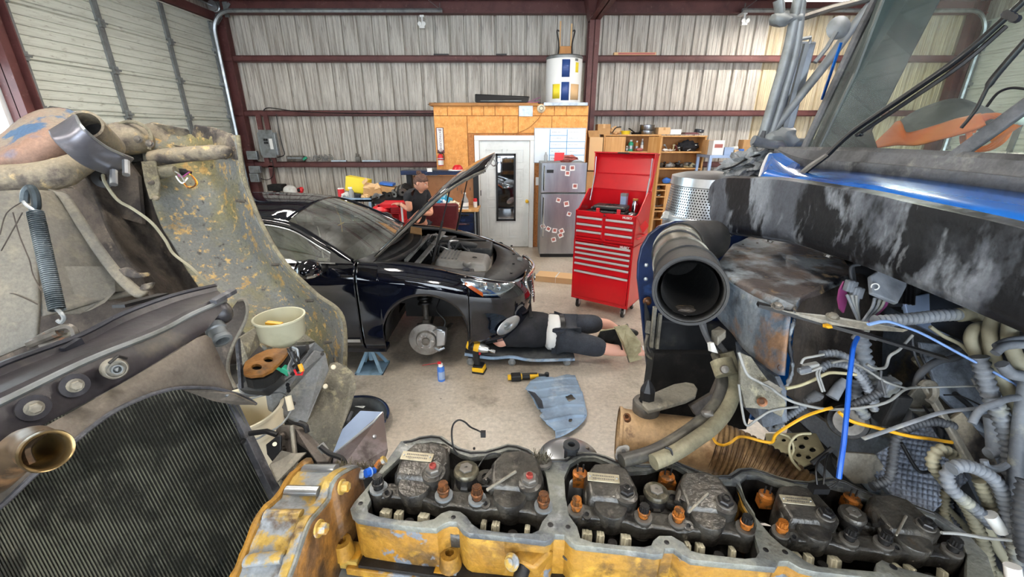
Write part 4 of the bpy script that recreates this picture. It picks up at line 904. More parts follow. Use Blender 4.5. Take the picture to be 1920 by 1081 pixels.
t=thing('cup_pair','clear bottle standing on the wooden workbench top','bottle',(PY(872,380,WY-.3).x,WY-.3,zw));p=V((PY(872,380,WY-.3).x,WY-.3,zw+.001));obj('bottle_body',MB().lathe([(0,0),(.06,0),(.06,.14),(.025,.2),(.02,.24),(0,.24)],p,(0,0,1),18),'clearplast',t);obj('cap',MB().lathe([(0,.24),(.022,.24),(.022,.265),(0,.265)],p,(0,0,1),12),'white',t);obj('label_wrap',MB().lathe([(.0605,.04),(.0605,.1)],p,(0,0,1),18),'white',t)
t=thing('red_bottle','small red capped bottle at the end of the workbench by the door','bottle',(PY(893,378,WY-.2).x,WY-.2,zw));p=V((PY(891,378,WY-.2).x,WY-.2,zw+.001));obj('bottle_body',MB().lathe([(0,0),(.035,0),(.035,.1),(0,.1)],p,(0,0,1),14),'white',t);obj('cap',MB().lathe([(0,.1),(.037,.1),(.03,.15),(0,.15)],p,(0,0,1),14),'red',t)
t=thing('patterned_bag','blue and white patterned bag heaped on the workbench behind the mechanic','bag',(PY(828,370,WY-.25).x,WY-.25,zw));p=V((PY(828,370,WY-.25).x,WY-.25,zw+.12))
mat('bag_pattern','#2f93b8',.5,0,[('#e8eef0',9,.5,.55),('#1f4f86',12,.58,.62)])
obj('bag_body',MB().blob(p,.17,.12,.125,.15,7,seed=8),'bag_pattern',t);obj('bag_strap',MB().tube(catmull([p+V((-.1,0,.05)),p+V((-.05,-.02,.16)),p+V((.08,-.02,.15)),p+V((.12,0,.03))],5),.012,6),'cream_metal',t)
item('cream_cloth','cream cloth lying beside the patterned bag on the workbench','cloth',MB().blob((PY(848,378,WY-.3).x,WY-.3,zw+.06),.12,.09,.06,.3,8,seed=9),'bucket')
item('white_paper','white paper lying at the front of the wooden workbench top','paper',MB().box((PY(851,388,WY-.4).x,WY-.42,zw+.001),(PY(878,388,WY-.4).x,WY-.34,zw+.006)),'white')

# maroon chair back
mc=thing('office_chair','office chair with a maroon leather back between the car and the workbench','chair',(PY(826,400,6.3).x,6.3,0))
a,b=PY(797,422,6.25),PY(860,381,6.25)
obj('backrest',MB().hexa([V(q) for q in [(a.x,6.25,a.z-.1),(b.x-.04,6.25,a.z-.1),(b.x-.04,6.36,a.z-.1),(a.x,6.36,a.z-.1),(a.x,6.22,b.z),(b.x,6.22,b.z),(b.x,6.31,b.z),(a.x,6.31,b.z)]]),'maroon',mc,bevel=.05,bseg=4,smooth=60)
obj('back_seam',MB().tube(catmull([(a.x+.03,6.21,b.z-.33),(a.x+.03,6.205,b.z-.05),(a.x+.06,6.2,b.z-.03),(b.x-.07,6.2,b.z-.03),(b.x-.03,6.205,b.z-.05),(b.x-.05,6.21,b.z-.33)],4),.007,6),'maroon',mc)
cx=(a.x+b.x)/2
obj('seat',MB().box((a.x+.02,6.35,.42),(b.x-.06,6.8,.52)),'maroon',mc,bevel=.03,smooth=60);obj('column',MB().cyl((cx,6.55,.08),(cx,6.55,.43),.03,12).bar((cx,6.36,.45),(cx,6.3,a.z),.08,.02),'black',mc)
for k in range(5):
    u=k*2*PI/5;e=V((cx+.28*math.cos(u),6.55+.28*math.sin(u),.07));l=obj('leg',MB().bar((cx,6.55,.11),e,.05,.03),'black',mc,bevel=.004,smooth=0);obj('caster',MB().cyl(e+V((-.02,0,-.04)),e+V((.02,0,-.04)),.03,12),'black',l)

# ================================================================ PARTS CARTS BEHIND THE CAR
CY=7.0
cx0,cx1=PY(634,380,CY).x,PY(696,380,CY).x;zc=PY(660,371,CY).z
ct=thing('steel_cart','grey blue steel cart piled with cartons behind the black car','cart',(cx0,CY,0))
obj('tray',MB().box((cx0,CY,zc-.06),(cx1,CY+.5,zc-.03)).box((cx0,CY,zc-.06),(cx1,CY+.015,zc)).box((cx0,CY+.485,zc-.06),(cx1,CY+.5,zc)),'bluegrey',ct,smooth=0)
obj('lower_tray',MB().box((cx0,CY,.3),(cx1,CY+.5,.33)),'bluegrey',ct,smooth=0)
for x in (cx0,cx1-.04):
    for y in (CY,CY+.46):obj('leg',MB().box((x,y,0),(x+.04,y+.04,zc-.03)),'bluegrey',ct,smooth=0)
def cpt(px,py,y=CY+.2):return PY(px,py,y)
zt_=zc-.028
t=thing('red_can','red and white can at the end of the steel cart','can',cpt(641,370));p=V((cpt(641,370).x,CY+.2,zt_));obj('can_body',MB().lathe([(0,0),(.055,0),(.055,.15),(0,.152)],p,(0,0,1),18),'red',t);obj('can_lid',MB().lathe([(0,.15),(.05,.15),(.05,.165),(0,.165)],p,(0,0,1),18),'white',t)
for (px,s,m_,l) in ((649,.09,'white_dirty','white crumpled rag beside the red can on the steel cart'),(668,.08,'cloth_grey','dark rag in the middle of the steel cart'),(684,.07,'card_pale','tan rag at the front of the steel cart')):
    item('shop_rag',l,'rag',MB().blob((cpt(px,365,CY+.1).x,CY+.12,zt_+s*.55),s,s*.8,s*.55,.3,8,seed=px),m_)
t=thing('spray_bottle','clear spray bottle standing on the steel cart between the rags','bottle',cpt(659,365));p=V((cpt(660,365,CY+.08).x,CY+.06,zt_));obj('bottle_body',MB().lathe([(0,0),(.045,0),(.045,.12),(.02,.17),(0,.17)],p,(0,0,1),16),'clearplast',t);obj('trigger',MB().box(p+V((-.04,-.015,.17)),p+V((.02,.015,.2))),'white',t)
yb=thing('yellow_carton','yellow carton tilted on top of the steel cart','carton',cpt(670,345))
R=Matrix.Rotation(.18,3,'Y')
m=MB().cbox((cpt(672,346,CY+.35).x,CY+.36,cpt(672,346,CY+.35).z),.38,.2,.24,R);m.box((cpt(664,350,CY+.36).x-.05,CY+.3,zt_),(cpt(680,350,CY+.36).x,CY+.42,cpt(672,352,CY+.35).z-.02));obj('carton',m,'yellow',yb,smooth=0,bevel=.004)
obj('clear_flap',MB().plate([cpt(650,333,CY+.28),cpt(661,333,CY+.28),cpt(663,347,CY+.28),cpt(657,346,CY+.28)],.006),'white',yb,smooth=0)
oc=thing('open_carton','open cardboard carton with raised flaps on the steel cart','carton',cpt(700,355));Yc=CY+.12
obj('carton',MB().hexa([cpt(680,368,Yc),cpt(716,366,Yc),cpt(716,366,Yc)+V((0,.35,0)),cpt(680,368,Yc)+V((0,.35,0)),cpt(682,350,Yc),cpt(712,352,Yc),cpt(712,352,Yc)+V((0,.35,0)),cpt(682,350,Yc)+V((0,.35,0))]),'card',oc,smooth=0)
for P_ in ([(680,352),(702,355),(706,345),(686,341)],[(702,355),(714,352),(708,342),(704,344)],[(681,346),(690,338),(686,333),(678,341)]):obj('flap',MB().plate([cpt(u,v,Yc-.02+.03*k) for k,(u,v) in enumerate(P_)],.008),'card_pale',oc,smooth=0)
bb2=MB().cbox((cpt(727,357,CY+.3).x,CY+.3,cpt(727,357,CY+.3).z),.30,.25,.16,Matrix.Rotation(.15,3,'Y'));item('tilted_carton','brown carton resting tilted against the open carton','carton',bb2,'card')
item('blue_package','flat blue package on top of the brown tilted carton','package',MB().cbox((cpt(727,345,CY+.3).x,CY+.3,cpt(727,344,CY+.3).z),.22,.2,.04,Matrix.Rotation(.12,3,'Y')),'can_blue')
# transmission / used parts rack
rk=thing('parts_rack','black steel rack full of greasy used parts beside the mechanic in the dark shirt','rack',cpt(725,385))
rx0,rx1=PY(697,375,CY-.1).x,PY(752,375,CY-.1).x
obj('rack_tray',MB().hexa([V(q) for q in [(rx0,CY-.1,zc-.08),(rx1,CY-.1,zc-.08),(rx1,CY+.4,zc-.08),(rx0,CY+.4,zc-.08),(rx0,CY-.1,zc-.05),(rx1,CY-.1,zc-.05),(rx1,CY+.4,zc+.1),(rx0,CY+.4,zc+.1)]]).bar(cpt(697,374,CY-.1),cpt(742,357,CY+.4),.02,.02),'black',rk,smooth=0)
for x in (rx0,rx1-.03):
    for y in (CY-.1,CY+.37):obj('leg',MB().box((x,y,0),(x+.03,y+.03,zc-.06)),'black',rk,smooth=0)
random.seed(9)
gm=thing('used_gears','heap of greasy gears and drums on the black parts rack','gears',cpt(735,365))
for k in range(16):
    px=702+k*3.8;py=372-(px-702)*.16-random.uniform(0,4);p=PY(px,py,CY+random.uniform(0,.25));r=random.uniform(.035,.065)
    obj('gear',MB().lathe([(r*.35,-.02),(r,-.02),(r,.02),(r*.35,.02),(r*.35,-.02)],p,(random.uniform(-.4,.8),-1,random.uniform(-.3,.3)),16),random.choice(['black_rough','grime_metal','black','galv_dull']),gm)
dr_=thing('drum_stack','row of dark ribbed drums hanging behind the mechanic in the dark shirt','drums',cpt(752,355))
for k in range(6):obj('drum',MB().lathe([(.04,0),(.13,0),(.14,.02),(.13,.04),(.04,.04),(.04,0)],PY(742+k*3.6,366-k*1.5,CY+.25),(1,-.4,.1),22),'black_rough' if k % 2 else 'grime_metal',dr_)
obj('drum_shaft',MB().cyl(PY(736,368,CY+.25),PY(764,360,CY+.3),.025,10).box(PY(748,366,CY+.24)-V((.03,0,zc+.12)),PY(752,366,CY+.3)),'black',dr_)
# red engine hoist / generator
rg=thing('red_generator','red framed machine with a black grille on the floor behind the car','machine',cpt(730,395,6.3));GY=6.3
g0,g1=PY(712,420,GY),PY(751,384,GY)
obj('frame',MB().box((g0.x,GY,0),(g0.x+.04,GY+.4,g1.z)).box((g1.x-.04,GY,0),(g1.x,GY+.4,g1.z)).box((g0.x,GY,g1.z-.05),(g1.x,GY+.4,g1.z)).box((g0.x,GY,g0.z),(g1.x,GY+.4,g0.z+.05)).box((g0.x,GY+.2,0),(g1.x,GY+.24,g1.z)),'red',rg,smooth=0,bevel=.008)
obj('fuel_tank',MB().blob(PY(717,392,GY+.1),.14,.15,.07,.1,4,sub=3),'red',rg);p=PY(739,396,GY-.01)
obj('grille',MB().box(PY(733,401,GY-.012),PY(749,388,GY+.02)),'black',rg,smooth=0)
for k in range(5):obj('grille_bar',MB().bar(PY(733,389.5+k*2.5,GY-.02),PY(749,389.5+k*2.5,GY-.02),.008,.008),'red',rg,smooth=0)
obj('wheel',MB().lathe([(0,-.03),(.07,-.03),(.09,-.02),(.09,.02),(.07,.03),(0,.03)],(g0.x-.02,GY+.1,.092),(1,0,0),20),'rubber',rg)
item('white_pole','short white post standing beside the red machine','post',MB().box((PY(752,400,GY).x,GY,0),(PY(754,400,GY).x+.01,GY+.02,PY(753,380,GY).z)),'white')
# things behind the car roof by the wall
t=thing('seat_headrest','light grey padded headrest showing above the black car roof','headrest',PY(545,356,8.6));p=PY(545,358,8.6)
obj('pad',MB().blob(p,.14,.1,.12,.05,4,sub=3),'white_dirty',t);obj('post',MB().box((p.x-.02,8.58,0),(p.x+.02,8.62,p.z)),'black',t,smooth=0)
t=thing('red_hand_tool','red and black tool hung on a post near the grey headrest','tool',PY(564,355,8.6));p=PY(564,356,8.6)
obj('tool_head',MB().blob(p,.07,.05,.06,.2,5,sub=2),'red',t);obj('tool_body',MB().blob(p+V((-.02,-.03,0)),.04,.03,.04,.1,5,sub=2).box((p.x-.012,8.6,0),(p.x+.012,8.62,p.z)),'black',t)
t=thing('dark_box','dark box standing on a stand against the wall behind the car roof','box',PY(520,352,9.0));p=PY(520,351,9.0)
obj('box_body',MB().cbox(p,.3,.25,.13),'black_rough',t,bevel=.02);obj('stand',MB().box((p.x-.03,8.97,0),(p.x+.03,9.03,p.z-.06)),'black',t,smooth=0)
# ================================================================ PEOPLE
def head(par,c,R,m='skin',hr=.0,hair=None,bun=False,size=1.0):
    """head with its face along local -Y, rotated by R about c"""
    c=V(c)
    bm=bmesh.new();bmesh.ops.create_uvsphere(bm,u_segments=32,v_segments=24,radius=1)
    vs=[]
    for v in bm.verts:
        x,y,z=v.co
        w_=.076*(1-.26*max(0,-z)**1.5);d_=.097
        X,Y,Z=x*w_,y*d_,z*.118
        if y<0:
            f=-y
            Y+=.012*max(0,1-abs(z)*1.2)*0
            nose=math.exp(-((x*.076)**2)/(.011**2))*math.exp(-((Z+.012)**2)/(.022**2));Y -= .026*nose*f
            ex=abs(X)-.032;eye=math.exp(-(ex*ex)/(.014**2))*math.exp(-((Z-.012)**2)/(.013**2));Y+=.009*eye
            br=math.exp(-((Z-.034)**2)/(.010**2));Y -= .004*br*f
            mo=math.exp(-((X)**2)/(.022**2))*math.exp(-((Z+.055)**2)/(.010**2));Y -= .006*mo
            ch=math.exp(-((X)**2)/(.03**2))*math.exp(-((Z+.095)**2)/(.02**2));Y -= .010*ch
        vs.append(c+R@(V((X,Y,Z))*size))
    mb=MB().add(vs,[tuple(v.index for v in f.verts) for f in bm.faces]);bm.free()
    h=obj('head',mb,m,par,smooth=80)
    for s in (-1,1):
        obj('ear',MB().blob(c+R@(V((s*.077,.008,.0))*size),.010,.02,.03,.1,5,R,2),m,h)
        e=c+R@(V((s*.032,-.082,.014))*size);obj('eye',MB().blob(e,.012,.008,.007,0,1,R,2),'white',h);obj('iris',MB().blob(e+R@V((0,-.006,0)),.005,.003,.005,0,1,R,1),'eye',h)
        obj('eyebrow',MB().tube([c+R@(V((s*.016,-.098,.032))*size),c+R@(V((s*.032,-.094,.037))*size),c+R@(V((s*.05,-.082,.031))*size)],.0032,6),'hair',h)
    obj('mouth',MB().tube([c+R@(V((-.022,-.091,-.055))*size),c+R@(V((0,-.101,-.054))*size),c+R@(V((.022,-.091,-.055))*size)],.0045,6,flat=.8),'lip',h)
    if hair:
        bm=bmesh.new();bmesh.ops.create_uvsphere(bm,u_segments=32,v_segments=24,radius=1);vs=[]
        for v in bm.verts:
            x,y,z=v.co;k=1.07+.02*noise.noise(v.co*9)
            if y<0 and z<.48-.25*abs(x):k=.86
            if z<-.35:k=.86
            vs.append(c+R@(V((x*.077*k,y*.1*k+.003,z*.121*k+.003))*size))
        obj('hair',MB().add(vs,[tuple(v.index for v in f.verts) for f in bm.faces]),hair,h,smooth=80);bm.free()
        if bun:obj('hair_bun',MB().blob(c+R@V((0,.065,.115)),.036,.036,.032,.25,8,R,3),hair,h)
    return h
def hand(par,wrist,d,palm,m='skin',s=1.0,curl=.5,side=1):
    """five separate fingers; d = along the fingers, palm = direction the palm faces"""
    wrist=V(wrist);d=V(d).normalized();palm=V(palm);palm=(palm-d*palm.dot(d)).normalized();a=d.cross(palm)*side
    L=.085*s;nodes=[(wrist-d*.02,.024*s),(wrist+d*.02*s,(.024*s)),(wrist+d*.055*s,.026*s)];edges=[(0,1),(1,2)]
    h=obj('hand',MB().add([],[]) if 0 else MB().blob(wrist+d*.045*s,.048*s,.040*s,.017*s,.02,2,Matrix((d,a,palm)).transposed(),3),m,par,smooth=80)
    for k,(off,ln) in enumerate(((-.030,.068),(-.010,.076),(.010,.07),(.028,.055))):
        p=wrist+d*.078*s+a*off*s;pts=[p-d*.02*s];dd=d.copy();q=p
        for j in range(3):
            ang=curl*(.35+.35*j);dd=(dd*math.cos(ang)+palm*math.sin(ang)).normalized();pts.append(q);q=q+dd*ln*s*(.45,.32,.25)[j]
        pts.append(q);obj('finger',MB().tube(catmull(pts,3),[.0085*s-.00022*s*i for i in range(len(catmull(pts,3)))],8),m,h,smooth=80)
    p=wrist+d*.02*s-a*.028*s;pts=[p,p+(d*.6-a*.7+palm*.2).normalized()*.035*s,p+(d*.9-a*.5+palm*.5).normalized()*.065*s,p+(d*1-a*.25+palm*.7).normalized()*.085*s]
    obj('thumb',MB().tube(catmull(pts,3),.0098*s,8),m,h,smooth=80)
    return h
# woman beyond the car, looking down to the right
WX,WYY=PY(781,400,5.95).x,5.95
wo_=thing('person','person with brown bun and dark t-shirt standing beyond the black car','person',(WX,WYY,0))
hc=PY(789,343,5.9);sh=V((WX+.0,WYY,1.27))
nk=hc+V((-.03,.03,-.11))
pel=V((WX-.03,WYY+.1,.93))
lS,rS=V((WX+.12,WYY+.17,1.30)),V((WX-.07,WYY-.17,1.30))
rE=V((WX-.08,WYY-.30,1.03));rW=V((WX+.16,WYY-.36,1.03))
rE=PY(769,394,5.75);rW=PY(751,383,5.95)
lE=V((WX+.20,WYY+.05,1.02));lW=PY(788,399,5.68)
nodes=[(pel,.10),(pel+V((.01,-.02,.12)),.09),(V((WX,WYY+.03,1.18)),.10),(V((WX+.02,WYY,1.31)),.09),(nk,.05),(hc+V((-.01,.01,-.04)),.045),
         (lS,.055),(lE,.042),(lW,.028),(rS,.055),(rE,.042),(rW,.028),
         (pel+V((.07,.08,-.1)),.095),(V((WX+.05,WYY+.2,.5)),.065),(V((WX+.04,WYY+.22,.08)),.042),(pel+V((-.07,-.06,-.1)),.095),(V((WX-.08,WYY+.02,.5)),.065),(V((WX-.08,WYY+.04,.08)),.042)]
skinned('body',nodes,[(0,1),(1,2),(2,3),(3,4),(4,5),(3,6),(6,7),(7,8),(3,9),(9,10),(10,11),(0,12),(12,13),(13,14),(0,15),(15,16),(16,17)],'skin',wo_)
g=1.16
sn=[(pel+V((0,0,-.08)),.165),(pel+V((.01,-.02,.12)),.142),(V((WX,WYY+.03,1.18)),.15),(V((WX+.02,WYY,1.315)),.105),(lS,.075),(lS.lerp(lE,.55),.066),(rS,.075),(rS.lerp(rE,.55),.066)]
skinned('t_shirt',sn,[(0,1),(1,2),(2,3),(3,4),(4,5),(3,6),(6,7)],'cloth_black',wo_)
pn_=[(pel,.165),(nodes[12][0],.11),(nodes[13][0],.08),(nodes[14][0]+V((0,0,.03)),.065),(nodes[15][0],.11),(nodes[16][0],.08),(nodes[17][0]+V((0,0,.03)),.065)]
skinned('trousers',pn_,[(0,1),(1,2),(2,3),(0,4),(4,5),(5,6)],'cloth_grey',wo_)
for q in (nodes[14][0],nodes[17][0]):obj('shoe',MB().blob(q+V((.03,-.06,-.03)),.05,.12,.045,.03,2),'black',wo_)
Rh=Matrix.Rotation(math.radians(74),3,'Z') @ Matrix.Rotation(math.radians(22),3,'X')
head(wo_,hc,Rh,hair='hair',bun=True)
hand(wo_,rW,(-.9,.3,.1),(0,0,-1));hand(wo_,lW,(-.1,-.6,-.7),(-.8,0,-.3),side=-1)

# man lying on a creeper under the car nose
mn=thing('person','person in black t-shirt and dark shorts lying on a creeper under the car nose','person',(.35,3.75,.2))
pe=V((.46,3.72,.25));ch_=V((.06,3.76,.27));ab=V((.28,3.74,.28));nk=V((-.18,3.82,.25));hd=V((-.33,3.84,.26))
kF=PC(1128,607,1).copy()
kneeF=PY(1137,606,3.95);kneeN=PY(1146,656,3.56);ankF=V((1.18,4.03,.09));ankN=V((1.36,3.60,.10))
hipF,hipN=pe+V((.06,.13,.02)),pe+V((.06,-.12,-.02))
shN,shF=V((-.06,3.56,.26)),V((-.08,3.99,.27))
elN=PZ(936,646,.22);wrN=V((-.30,3.72,.33));elF=V((-.22,4.05,.36));wrF=V((-.3,3.95,.52))
N_=[(pe,.10),(ab,.105),(ch_,.105),(nk,.055),(hd+V((.04,0,0)),.05),(shN,.065),(elN,.044),(wrN,.03),(shF,.065),(elF,.045),(wrF,.03),(hipF,.075),(kneeF,.062),(ankF,.042),(hipN,.075),(kneeN,.062),(ankN,.042)]
skinned('body',N_,[(0,1),(1,2),(2,3),(3,4),(2,5),(5,6),(6,7),(2,8),(8,9),(9,10),(0,11),(11,12),(12,13),(0,14),(14,15),(15,16)],'skin_pale',mn)
skinned('t_shirt',[(pe+V((-.07,0,.01)),(.185)),(ab,.195),(ch_,.185),(nk+V((.07,0,0)),.09),(shN,.09),(shN.lerp(elN,.6),.075),(shF,.09),(shF.lerp(elF,.6),.078)],[(0,1),(1,2),(2,3),(2,4),(4,5),(2,6),(6,7)],'cloth_black',mn)
obj('undershirt',MB().tube([pe+V((-.13,0,.01)),pe+V((-.09,0,.01)),pe+V((-.02,0,.0)),pe+V((.02,0,0))],[.15,.178,.180,.16],24),'white',mn,smooth=80)
obj('belt',MB().tube([pe+V((.0,0,0)),pe+V((.01,0,0)),pe+V((.05,0,0)),pe+V((.06,0,0))],[.15,.182,.182,.15],24),'black',mn,smooth=50)
skinned('shorts',[(pe+V((.05,0,-.01)),.14),(hipF,.12),(hipF.lerp(kneeF,.55),.11),(hipF.lerp(kneeF,.93),.095),(hipN,.12),(hipN.lerp(kneeN,.55),.108),(hipN.lerp(kneeN,.92),.095)],[(0,1),(1,2),(2,3),(0,4),(4,5),(5,6)],'cloth_grey',mn)
Rm=Matrix.Rotation(math.radians(-90),3,'Z') @ Matrix.Rotation(math.radians(-90),3,'X')
head(mn,hd,Rm,'skin_pale',hair='hair')
hand(mn,wrN,(-.5,.2,.8),(-.8,0,-.2),'skin_pale');hand(mn,wrF,(-.3,0,1),(-1,0,0),'skin_pale')
for a_,d_ in ((ankF,V((.3,0,.2))),(ankN,V((.3,-.05,.2)))):
    s_=obj('shoe',MB().blob(a_+V((.05,0,-.0)),.13,.05,.055,.03,2),'black',mn);obj('sock',MB().cyl(a_+V((-.1,0,.02)),a_+V((.0,0,.01)),.045,14),'white_dirty',mn)
# creeper
cr=thing('mechanic_creeper','low black mechanic creeper on casters under the lying person','creeper',(.1,3.7,0))
c0=PZ(945,655,.1);c1=PZ(1078,668,.1)
y0,y1=3.50,4.02
rows=[[V((x,y,z)) for x,z in ((-.45,.14),(-.2,.115),(-.02,.10),(.15,.085),(.35,.08),(.60,.085))] for y in (y0,(y0+y1)/2,y1)]
obj('bed',MB().grid(rows),'car_plastic',cr,solid=.025,smooth=50)
obj('side_rail',MB().tube(catmull([(-.45,y0,.13),(-.2,y0-.02,.10),(.0,y0,.10),(.2,y0-.01,.07),(.6,y0,.075)],6),.016,8),'bluegrey',cr)
obj('side_rail',MB().tube(catmull([(-.45,y1,.13),(-.2,y1+.02,.10),(.0,y1,.10),(.2,y1+.01,.07),(.6,y1,.075)],6),.016,8),'bluegrey',cr)
for x,y in ((.53,y0+.02),(.0,y0+.02),(-.4,y0+.02),(.53,y1-.02),(.0,y1-.02),(-.4,y1-.02)):
    c=obj('caster',MB().box((x-.02,y-.02,.06),(x+.02,y+.02,.085)).box((x-.014,y-.024,.025),(x+.014,y-.018,.07)),'galv',cr,smooth=0)
    obj('wheel',MB().lathe([(0,-.012),(.036,-.012),(.038,0),(.036,.012),(0,.012)],(x,y-.004,.038),(.25,1,0),20),'galv_dull',c)
# flap of plastic by the far end of legs
fl=thing('trim_panel','cream and black plastic trim panel lying bent on the floor by the shorts','panel',(1.3,3.7,0))
A=[PY(1150,612,3.50),PY(1175,608,3.52),PY(1200,640,3.5),PZ(1202,672,.02),PZ(1180,678,.02),PY(1168,640,3.44)]
obj('panel_sheet',MB().plate(A,.012),'cream_metal',fl,smooth=0)
obj('panel_rib',MB().tube([A[1],A[3].lerp(A[4],.3)],.012,6).tube([A[0].lerp(A[1],.4),A[4]],.010,6),'grime_metal',fl)
B_=[PY(1126,620,3.66),PY(1158,615,3.66),PY(1168,655,3.5),PZ(1150,650,.1),PZ(1113,648,.12)]
obj('dark_liner',MB().plate(B_,.01),'black_rough',fl,smooth=0);obj('liner_edge',MB().tube([B_[1],B_[0],B_[4]],.007,6),'cream_metal',fl)

# ================================================================ TOOLS ON THE FLOOR
def impact(nm,lab,o,Rz,upright=True):
    t=thing(nm,lab,'power tool',o,Rz)
    return t
p=PZ(899,696,0)
iw=thing('impact_wrench','yellow and silver cordless impact wrench standing on the floor below the car nose','power tool',(p.x,p.y,0),-.25)
obj('battery',MB().hexa([V(q) for q in [(-.045,-.04,0),(.045,-.04,0),(.045,.04,0),(-.045,.04,0),(-.05,-.042,.045),(.04,-.042,.055),(.04,.042,.055),(-.05,.042,.045)]]),'tool_yellow',iw,local=True,bevel=.006,smooth=0)
obj('battery_base',MB().box((-.047,-.043,.0),(.047,.043,.018)),'black',iw,local=True,bevel=.004,smooth=0);obj('battery_top',MB().box((-.04,-.036,.05),(.035,.036,.066)),'black',iw,local=True,bevel=.004,smooth=0)
obj('grip',MB().tube([(-.01,0,.05),(-.02,0,.11),(-.025,0,.19)],[.020,.021,.024],12,flat=1.2),'black',iw,local=True)
obj('trigger',MB().cbox((.008,0,.165),.014,.02,.03),'red',iw,local=True,bevel=.003)
obj('motor_body',MB().lathe([(0,0),(.032,.002),(.038,.015),(.038,.09),(.034,.10),(0,.10)],(-.09,0,.225),(1,0,-.15),22),'tool_yellow',iw,local=True);obj('motor_band',MB().lathe([(.039,.02),(.041,.03),(.041,.05),(.039,.06)],(-.09,0,.225),(1,0,-.15),22),'black',iw,local=True)
obj('gear_case',MB().lathe([(0,.1),(.036,.10),(.036,.13),(.022,.165),(.02,.17),(0,.17)],(-.09,0,.225),(1,0,-.15),22),'alum',iw,local=True);obj('socket',MB().lathe([(0,.17),(.009,.17),(.009,.19),(.015,.19),(.016,.225),(0,.225)],(-.09,0,.225),(1,0,-.15),16),'chrome',iw,local=True)
iw.scale=(1.22,)*3
a,b=PZ(952,707,.03),PZ(1022,703,.03);d=(b-a).normalized()
rt=thing('cordless_ratchet','black and yellow cordless ratchet lying on the floor beside the blue grey splash shield','power tool',(a.x,a.y,0))
L=(b-a).length
obj('battery',MB().bar(a+d*.03,a+d*.12,.075,.055),'black',rt,bevel=.008,smooth=0);obj('battery_clip',MB().bar(a,a+d*.03,.05,.03),'tool_yellow',rt,bevel=.004,smooth=0)
obj('body',MB().tube([a+d*.12,a+d*.2,a+d*.28],[.026,.028,.024],12),'tool_yellow',rt);obj('grip_pad',MB().tube([a+d*.13,a+d*.2],[.030,.031],12),'black',rt);obj('paddle',MB().bar(a+d*.2+V((0,0,.026)),a+d*.27+V((0,0,.022)),.02,.01),'black',rt,smooth=0)
obj('ratchet_head',MB().tube([a+d*.28,a+d*.33,a+d*.35],[.02,.014,.018],12).cyl(a+d*.36-V((0,0,.012)),a+d*.36+V((0,0,.022)),.02,14),'black',rt)
p=PZ(828,712,0);sc_=thing('aerosol_can','small blue aerosol can with a red straw nozzle standing on the floor','can',(p.x,p.y,0))
obj('can_body',MB().lathe([(0,0),(.033,0),(.033,.13),(.026,.145),(0,.147)],(p.x,p.y,0),(0,0,1),24),'can_blue',sc_);obj('can_label',MB().lathe([(.0335,.02),(.0335,.10)],(p.x,p.y,0),(0,0,1),24,a0=-.6,a1=1.4),'plate_blue',sc_)
obj('nozzle_cap',MB().lathe([(0,.145),(.022,.145),(.02,.17),(0,.17)],(p.x,p.y,0),(0,0,1),16),'white',sc_);obj('nozzle',MB().cbox((p.x-.01,p.y,.178),.03,.018,.02),'red',sc_,smooth=0);obj('straw',MB().cyl((p.x-.02,p.y,.178),(p.x-.16,p.y-.02,.165),.0022,6),'red',sc_)
# splash shield on the floor
O_=[(985,730),(997,712),(1012,704),(1040,706),(1062,701),(1078,702),(1090,735),(1096,762),(1098,780),(1085,797),(1062,812),(1042,821),(1040,806),(1025,795),(1012,781),(1017,775),(1008,768),(1000,752),(994,740)]
bm=bmesh.new();W0=[PZ(u,v,.03) for u,v in O_]
gx0,gx1=min(q.x for q in W0),max(q.x for q in W0);gy0,gy1=min(q.y for q in W0),max(q.y for q in W0)
def inside(x,y,P):
    c=False;j=len(P)-1
    for i in range(len(P)):
        if (P[i].y>y) != (P[j].y>y) and x<(P[j].x-P[i].x)*(y-P[i].y)/(P[j].y-P[i].y)+P[i].x:c=not c
        j=i
    return c
NX,NY=70,110;idx={};mb=MB()
def sz(x,y):
    t=(y-gy0)/(gy1-gy0);e=abs(((t*6.2+.25*math.sin(x*9)) % 1)-.5);r=.010*max(0,1-e*7)
    return .022+r+.02*max(0,math.sin(t*PI))+.006*noise.noise(V((x*9,y*9,0)))
hole=[PZ(u,v,.03) for u,v in ((1060,745),(1072,742),(1080,750),(1066,755))]
hole2=[PZ(u,v,.03) for u,v in ((1066,787),(1071,785),(1073,790),(1068,792))]
for j in range(NY):
    for i in range(NX):
        x=gx0+(gx1-gx0)*(i+.5)/NX;y=gy0+(gy1-gy0)*(j+.5)/NY
        if not inside(x,y,W0) or inside(x,y,hole) or inside(x,y,hole2):continue
        q=[]
        for di,dj in ((0,0),(1,0),(1,1),(0,1)):
            k=(i+di,j+dj)
            if k not in idx:
                xx=gx0+(gx1-gx0)*k[0]/NX;yy=gy0+(gy1-gy0)*k[1]/NY;idx[k]=len(mb.v);mb.v.append(V((xx,yy,sz(xx,yy))))
            q.append(idx[k])
        mb.f.append(tuple(q))
ss=thing('splash_shield','large dusty blue grey plastic splash shield lying ribbed on the open floor','splash shield',(gx0,gy0,0))
obj('shield_sheet',mb,'bluegrey',ss,solid=.006,smooth=50)
obj('shield_edge',MB().tube(catmull([q+V((0,0,.005)) for q in W0[6:12]],4),.009,6),'bluegrey',ss);obj('dark_flap',MB().plate([q+V((0,0,.03)) for q in (PZ(990,738,.03),PZ(1003,742,.03),PZ(1016,757,.03),PZ(1019,771,.03),PZ(1009,768,.03),PZ(1001,752,.03))],.004),'cloth_grey',ss,smooth=0)
